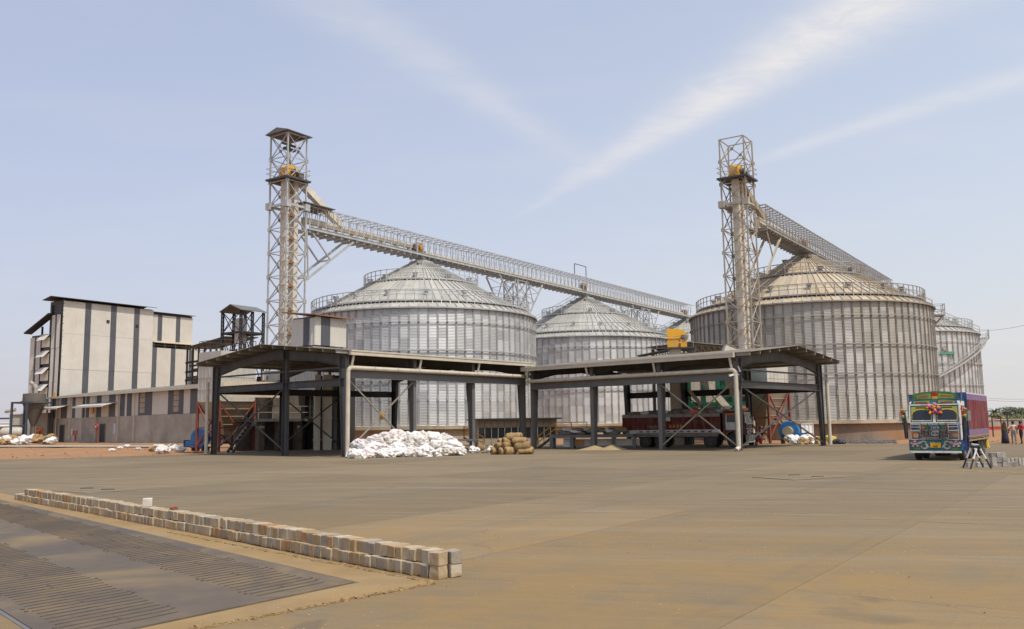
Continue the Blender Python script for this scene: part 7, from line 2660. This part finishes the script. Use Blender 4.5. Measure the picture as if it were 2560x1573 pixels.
for s, n in ((1, 'l'), (-1, 'r')):
    sit['sh' + n] = (0.08, s * 0.18, 0.66, 0.06)
    sit['el' + n] = (0.22, s * 0.24, 0.44, 0.045)
    sit['wr' + n] = (0.40, s * 0.16, 0.36, 0.034)
    sit['ha' + n] = (0.47, s * 0.13, 0.33, 0.036)
    sit['hi' + n] = (-0.06, s * 0.11, 0.20, 0.11)
    sit['kn' + n] = (0.32, s * 0.17, 0.46, 0.07)
    sit['an' + n] = (0.28, s * 0.14, 0.08, 0.045)
    sit['to' + n] = (0.42, s * 0.15, 0.035, 0.034)
g = at(1902, 1112, 74.6)
add_person('person in red clothes sitting on the ground beside the right shed column', (g.x, 74.6, 0), math.radians(160), sit, 'shirt_red', 'shirt_red', sleeve=False, knee='shirt_red')

# ---------------------------------------------------------------- right edge: trestle, block stack, wall, trees
gs = G(2452, 1172)
t = thing('sawhorse_barrier', 'black and white sawhorse barrier standing on the yard in front of the lorry', 'barrier', (gs.x, gs.y, 0), math.radians(8))
SC = 36.0 / 2230
hz_ = 0.92
fl, fr2 = (-0.62, 0.0), (0.28, 0.0)
def leg2(p, q):
    p, q = Vector(p), Vector(q)
    m1 = p + (q - p) * 0.42
    m2 = p + (q - p) * 0.86
    a = MB().tube(p, m1, 0.034, 10).build('leg', 'black', t)
    MB().tube(m1, m2, 0.034, 10).build('white_band', 'white', a)
    MB().tube(m2, q, 0.034, 10).build('black_band', 'black', a)
y1, y2 = -0.05, 0.85
leg2((-0.48, y1, 0), (-0.06, y1 + 0.06, hz_))
leg2((0.42, y1, 0), (-0.02, y1 + 0.06, hz_))
leg2((-0.18, y2, 0), (0.24, y2 - 0.06, hz_))
leg2((0.72, y2, 0), (0.28, y2 - 0.06, hz_))
MB().tube((-0.04, y1 + 0.06, hz_), (0.26, y2 - 0.06, hz_ + 0.01), 0.045, 10).build('top_bar', 'white', t)
for z_, yy, a, c in ((0.28, y1, -0.35, 0.29), (0.28, y2, -0.05, 0.59)):
    MB().tube((a, yy, z_), (c, yy, z_), 0.012, 6).build('cross_rod', 'steel_dark', t)
gb = G(2494, 1168)
lay_ = [(0, [(-1.0, 0), (-0.6, 0), (-0.35, 0.02), (0.0, 0), (0.2, 0.03), (0.42, 0), (0.62, 0.02), (0.84, 0.02)]), (1, [(0.0, 0), (0.22, 0.0), (0.46, 0.02)]), (2, [(-0.02, 0.02), (0.20, 0.0), (0.42, 0.05)])]
CB2 = [block_mesh(0.2, 0.22, 0.19, k) for k in range(4)]
GB = mk('grey_block', (0.36, 0.33, 0.29), (0.27, 0.24, 0.20), 5, 0.9, rand=0.3)
for m_ in CB2:
    m_.materials.clear()
    m_.materials.append(GB)
for lay, lst in lay_:
    for i, (x, y) in enumerate(lst):
        o = obj('stone_block', CB2[(i + lay) % 4], None, (gb.x + x, gb.y + 0.3 + y, 0.096 + lay * 0.193), (0, 0, rnd.uniform(-0.12, 0.12)))
        tag(o, ('grey stone block in the bottom row', 'grey stone block in the middle row', 'grey stone block in the top row')[lay] + ' of the stack behind the sawhorse', 'stone block', 'stone block stack')
t = thing('curved_kerb', 'pale curved kerb of upright stones at the right edge', 'kerb', (gb.x, gb.y, 0))
for i in range(16):
    f = i / 15
    obj('kerb_stone', CB2[i % 4], t, (1.0 + f * 2.6, 0.9 + f * f * 2.4 + 0.2, 0.15 + 0.04 * f), (0, 0, 0.2 + f * 0.9), (0.75, 1, 1.6))
# boundary wall with trees behind
for wx0, wx1, Yw, lab in ((40, 140, 150, 'long grey boundary wall behind the people at the right edge'),):
    t = thing('boundary_wall', lab, 'wall', (wx0, Yw, 0))
    zt_ = at(2530, 1050, Yw).z
    n = 20
    for i in range(n):
        a, c = (wx1 - wx0) * i / n, (wx1 - wx0) * (i + 1) / n
        MB().bx(a + 0.03, 0, -0.3, c - 0.03, 0.3, zt_).build('wall_panel', 'concrete_wall', t)
        MB().bx(a - 0.2, -0.1, -0.3, a + 0.2, 0.4, zt_ + 0.05).build('pier', 'concrete_wall', t)
    MB().bx(0, -0.12, zt_ + 0.02, wx1 - wx0, 0.42, zt_ + 0.18).build('coping', 'plinth', t)


def leaf_cloud(b, c, r, n, size):
    for i in range(n):
        v = Vector((rnd.gauss(0, 1), rnd.gauss(0, 1), rnd.gauss(0, 1))).normalized() * (rnd.random() ** 0.4)
        p = Vector(c) + Vector((v.x * r[0], v.y * r[1], v.z * r[2]))
        d = Vector((rnd.gauss(0, 1), rnd.gauss(0, 1), rnd.gauss(0, 1))).normalized()
        e = d.orthogonal().normalized()
        s = size * rnd.uniform(0.6, 1.3)
        b.add([p - d * s, p + e * s * 0.5, p + d * s, p - e * s * 0.5], [(0, 1, 2, 3)])


def tree(label, px_, Y, zt_, wd_, seed):
    p = at(px_, 1040, Y)
    t = thing('broadleaf_tree', label, 'tree', (p.x, Y, 0), 0, 'trees beyond the boundary wall')
    b = MB()
    b.tube((0, 0, -0.2), (0.2, 0, zt_ * 0.45), 0.35, 8, 0.22)
    for k in range(6):
        a = k * 1.05
        b.tube((0.2, 0, zt_ * 0.42), (math.cos(a) * wd_ * 0.6, math.sin(a) * wd_ * 0.5, zt_ * rnd.uniform(0.65, 0.85)), 0.16, 6, 0.05)
    b.build('trunk', 'bark', t)
    b = MB()
    for k in range(22):
        a = rnd.uniform(0, 6.28)
        rr = rnd.uniform(0.2, 1.0)
        leaf_cloud(b, (math.cos(a) * wd_ * rr * 0.8, math.sin(a) * wd_ * rr * 0.8, zt_ * rnd.uniform(0.52, 0.95) - 0.25 * zt_ * rr * rr), (wd_ * 0.26, wd_ * 0.26, zt_ * 0.11), 150, 0.22)
    b.build('crown', 'foliage', t)


tree('dense dark tree rising beyond the wall at the right edge', 2556, 175, at(2545, 1016, 175).z, 7.5, 1)
tree('lower bushy tree at the far right beyond the wall', 2590, 190, at(2545, 1025, 190).z, 8, 2)
pp = at(2487, 1050, 170)
t = thing('palm_tree', 'thin palm with spiky crown beyond the boundary wall', 'palm', (pp.x, 170, 0))
zt_ = at(2487, 1030, 170).z
MB().tube((0, 0, -0.2), (0.1, 0, zt_), 0.22, 8, 0.16).build('trunk', 'bark', t)
b = MB()
for k in range(26):
    a = k * 2.4
    el = rnd.uniform(-0.3, 1.1)
    d = Vector((math.cos(a) * math.cos(el), math.sin(a) * math.cos(el), math.sin(el)))
    p0_ = Vector((0.1, 0, zt_))
    for j in range(5):
        f = j / 5
        q = p0_ + d * (1.9 * f) - Vector((0, 0, 0.6 * f * f))
        q2 = p0_ + d * (1.9 * (f + 0.22)) - Vector((0, 0, 0.6 * (f + 0.22) ** 2))
        b.beam(q, q2, 0.22 * (1 - f) + 0.05, 0.03)
b.build('crown', 'foliage', t)
b = MB()
for i in range(70):
    x = rnd.uniform(46, 150)
    leaf_cloud(b, (x, rnd.uniform(152, 165), rnd.uniform(0.5, 2.0)), (2.2, 2.0, rnd.uniform(0.8, 1.5)), 60, 0.25)
tag(b.build('dry_scrub', 'dry_brush'), 'band of dry scrub beyond the boundary wall', 'scrub', kind='stuff')
# flood lamp, red goal frame, earth bank
pl_ = at(2522, 1090, 120)
t = thing('yard_lamp', 'flood lamp on a thin post in front of the boundary wall', 'lamp', (pl_.x, 120, 0))
zt_ = at(2522, 1037, 120).z
MB().tube((0, 0, -0.1), (0, 0, zt_), 0.09, 8).build('post', 'steel_dark', t)
MB().bx(-0.4, -0.2, zt_, 0.4, 0.2, zt_ + 0.45).build('lamp_head', 'steel_black', t)
pr = at(2482, 1075, 95)
t = thing('pipe_gantry', 'dark red goal-shaped pipe frame right of the painted lorry', 'gantry', (pr.x, 95, 0), math.radians(-8))
zt_ = at(2482, 1041, 95).z
for x, y in ((0, 0), (0, 1.4), (-3.2, 0), (0.5, -1.2)):
    MB().beam((x, y, 0), (x * 0.98, y * 0.8, zt_), 0.10).build('post', 'umber', t)
MB().beam((-3.2, 0, zt_), (0.1, 0, zt_), 0.12).build('cross_bar', 'umber', t)
MB().beam((0, 1.2, zt_), (0.45, -1.0, zt_), 0.10).build('cross_bar', 'umber', t)
pr = at(2500, 1090, 118)
b = MB()
for i in range(9):
    for_x = i * 2.6
    vs = []
b = MB()
nx, nyy = 60, 12
vs = []
for j in range(nyy + 1):
    for i in range(nx + 1):
        x, y = i * 0.8, j * 0.7
        e = math.sin(PI * j / nyy) * min(1.0, i / 7, (nx - i) / 7)
        vs.append((x, y, -0.15 + e * (0.55 + 0.55 * noise.noise(Vector((x * 0.35, y * 0.4, 9))) + 0.2 * noise.noise(Vector((x * 1.3, y * 1.3, 2))))))
b.add(vs, [(j * (nx + 1) + i, j * (nx + 1) + i + 1, (j + 1) * (nx + 1) + i + 1, (j + 1) * (nx + 1) + i) for j in range(nyy) for i in range(nx)])
eb = at(2455, 1100, 84)
tag(b.build('earth_bank', 'soil', None, (eb.x, 78, 0), (0, 0, math.radians(12)), True), kind='structure')
pb_ = at(2500, 1082, 110)
t = thing('red_barrier', 'low red striped barrier rail before the boundary wall', 'barrier', (pb_.x - 6, 110, 0))
MB().bx(0, -0.05, 0.55, 16, 0.05, 0.95).build('rail', 'signal', t)
for k in range(6):
    MB().bx(k * 3.1, -0.06, 0, k * 3.1 + 0.12, 0.06, 0.95).build('post', 'signal', t)
# overhead wires
zz = at(2456, 828, 141)
for (pa_, pb2, Y0_, Y1_, lab) in (((2458, 828), (2640, 792), 141, 120, 'thin wire slanting up from the far right silo'), ((2470, 996), (2640, 990), 160, 160, 'upper overhead wire beyond the painted lorry'), ((2470, 1001), (2640, 996), 160, 160, 'lower overhead wire beyond the painted lorry')):
    a, c = at(*pa_, Y0_), at(*pb2, Y1_)
    b = MB()
    n = 12
    pts = [a + (c - a) * (i / n) - Vector((0, 0, 0.35 * math.sin(PI * i / n))) - a for i in range(n + 1)]
    b.path(pts, 0.022, 5)
    tag(b.build('overhead_wire', 'steel_black', None, a), lab, 'wire', 'overhead wires')

# knots and fittings hung on the shed bracing
f_ = (VL - AL).normalized()
p = AL + f_ * ((VL - AL).length / 6) + Vector((0, 0, 2.78))
me = crumple('rope_knot', 'jute', (0.20, 0.17, 0.34), 91, 0.4, 4.0, 3)
tag(obj('rope_knot', me, None, (p.x, p.y - 0.1, p.z - 0.1)), 'tangle of jute rope tied where the left shed braces cross', 'rope')
f_ = (AR - VR).normalized()
p = VR + f_ * (LR * 5 / 6 - 0.15) + Vector((0, 0, 2.62))
me = crumple('red_rag', mk('rag_red', (0.30, 0.05, 0.04), (0.24, 0.05, 0.05), 4, 0.9).name, (0.30, 0.12, 0.16), 93, 0.45, 4.0, 3)
tag(obj('red_rag', me, None, (p.x - 0.1, p.y - 0.1, p.z + 0.05)), 'faded red rag tied where the right shed braces cross', 'rag')
p = at(1828, 938, 60.4)
t = thing('security_camera', 'small white camera on an arm by the right shed drain pipe', 'camera', p, math.radians(200))
MB().box((0, 0, 0), (0.34, 0.12, 0.12), 0, 0.2).build('housing', 'white', t)
MB().beam((-0.1, 0, 0.0), (-0.55, 0.15, 0.02), 0.04).build('arm', 'white', t)
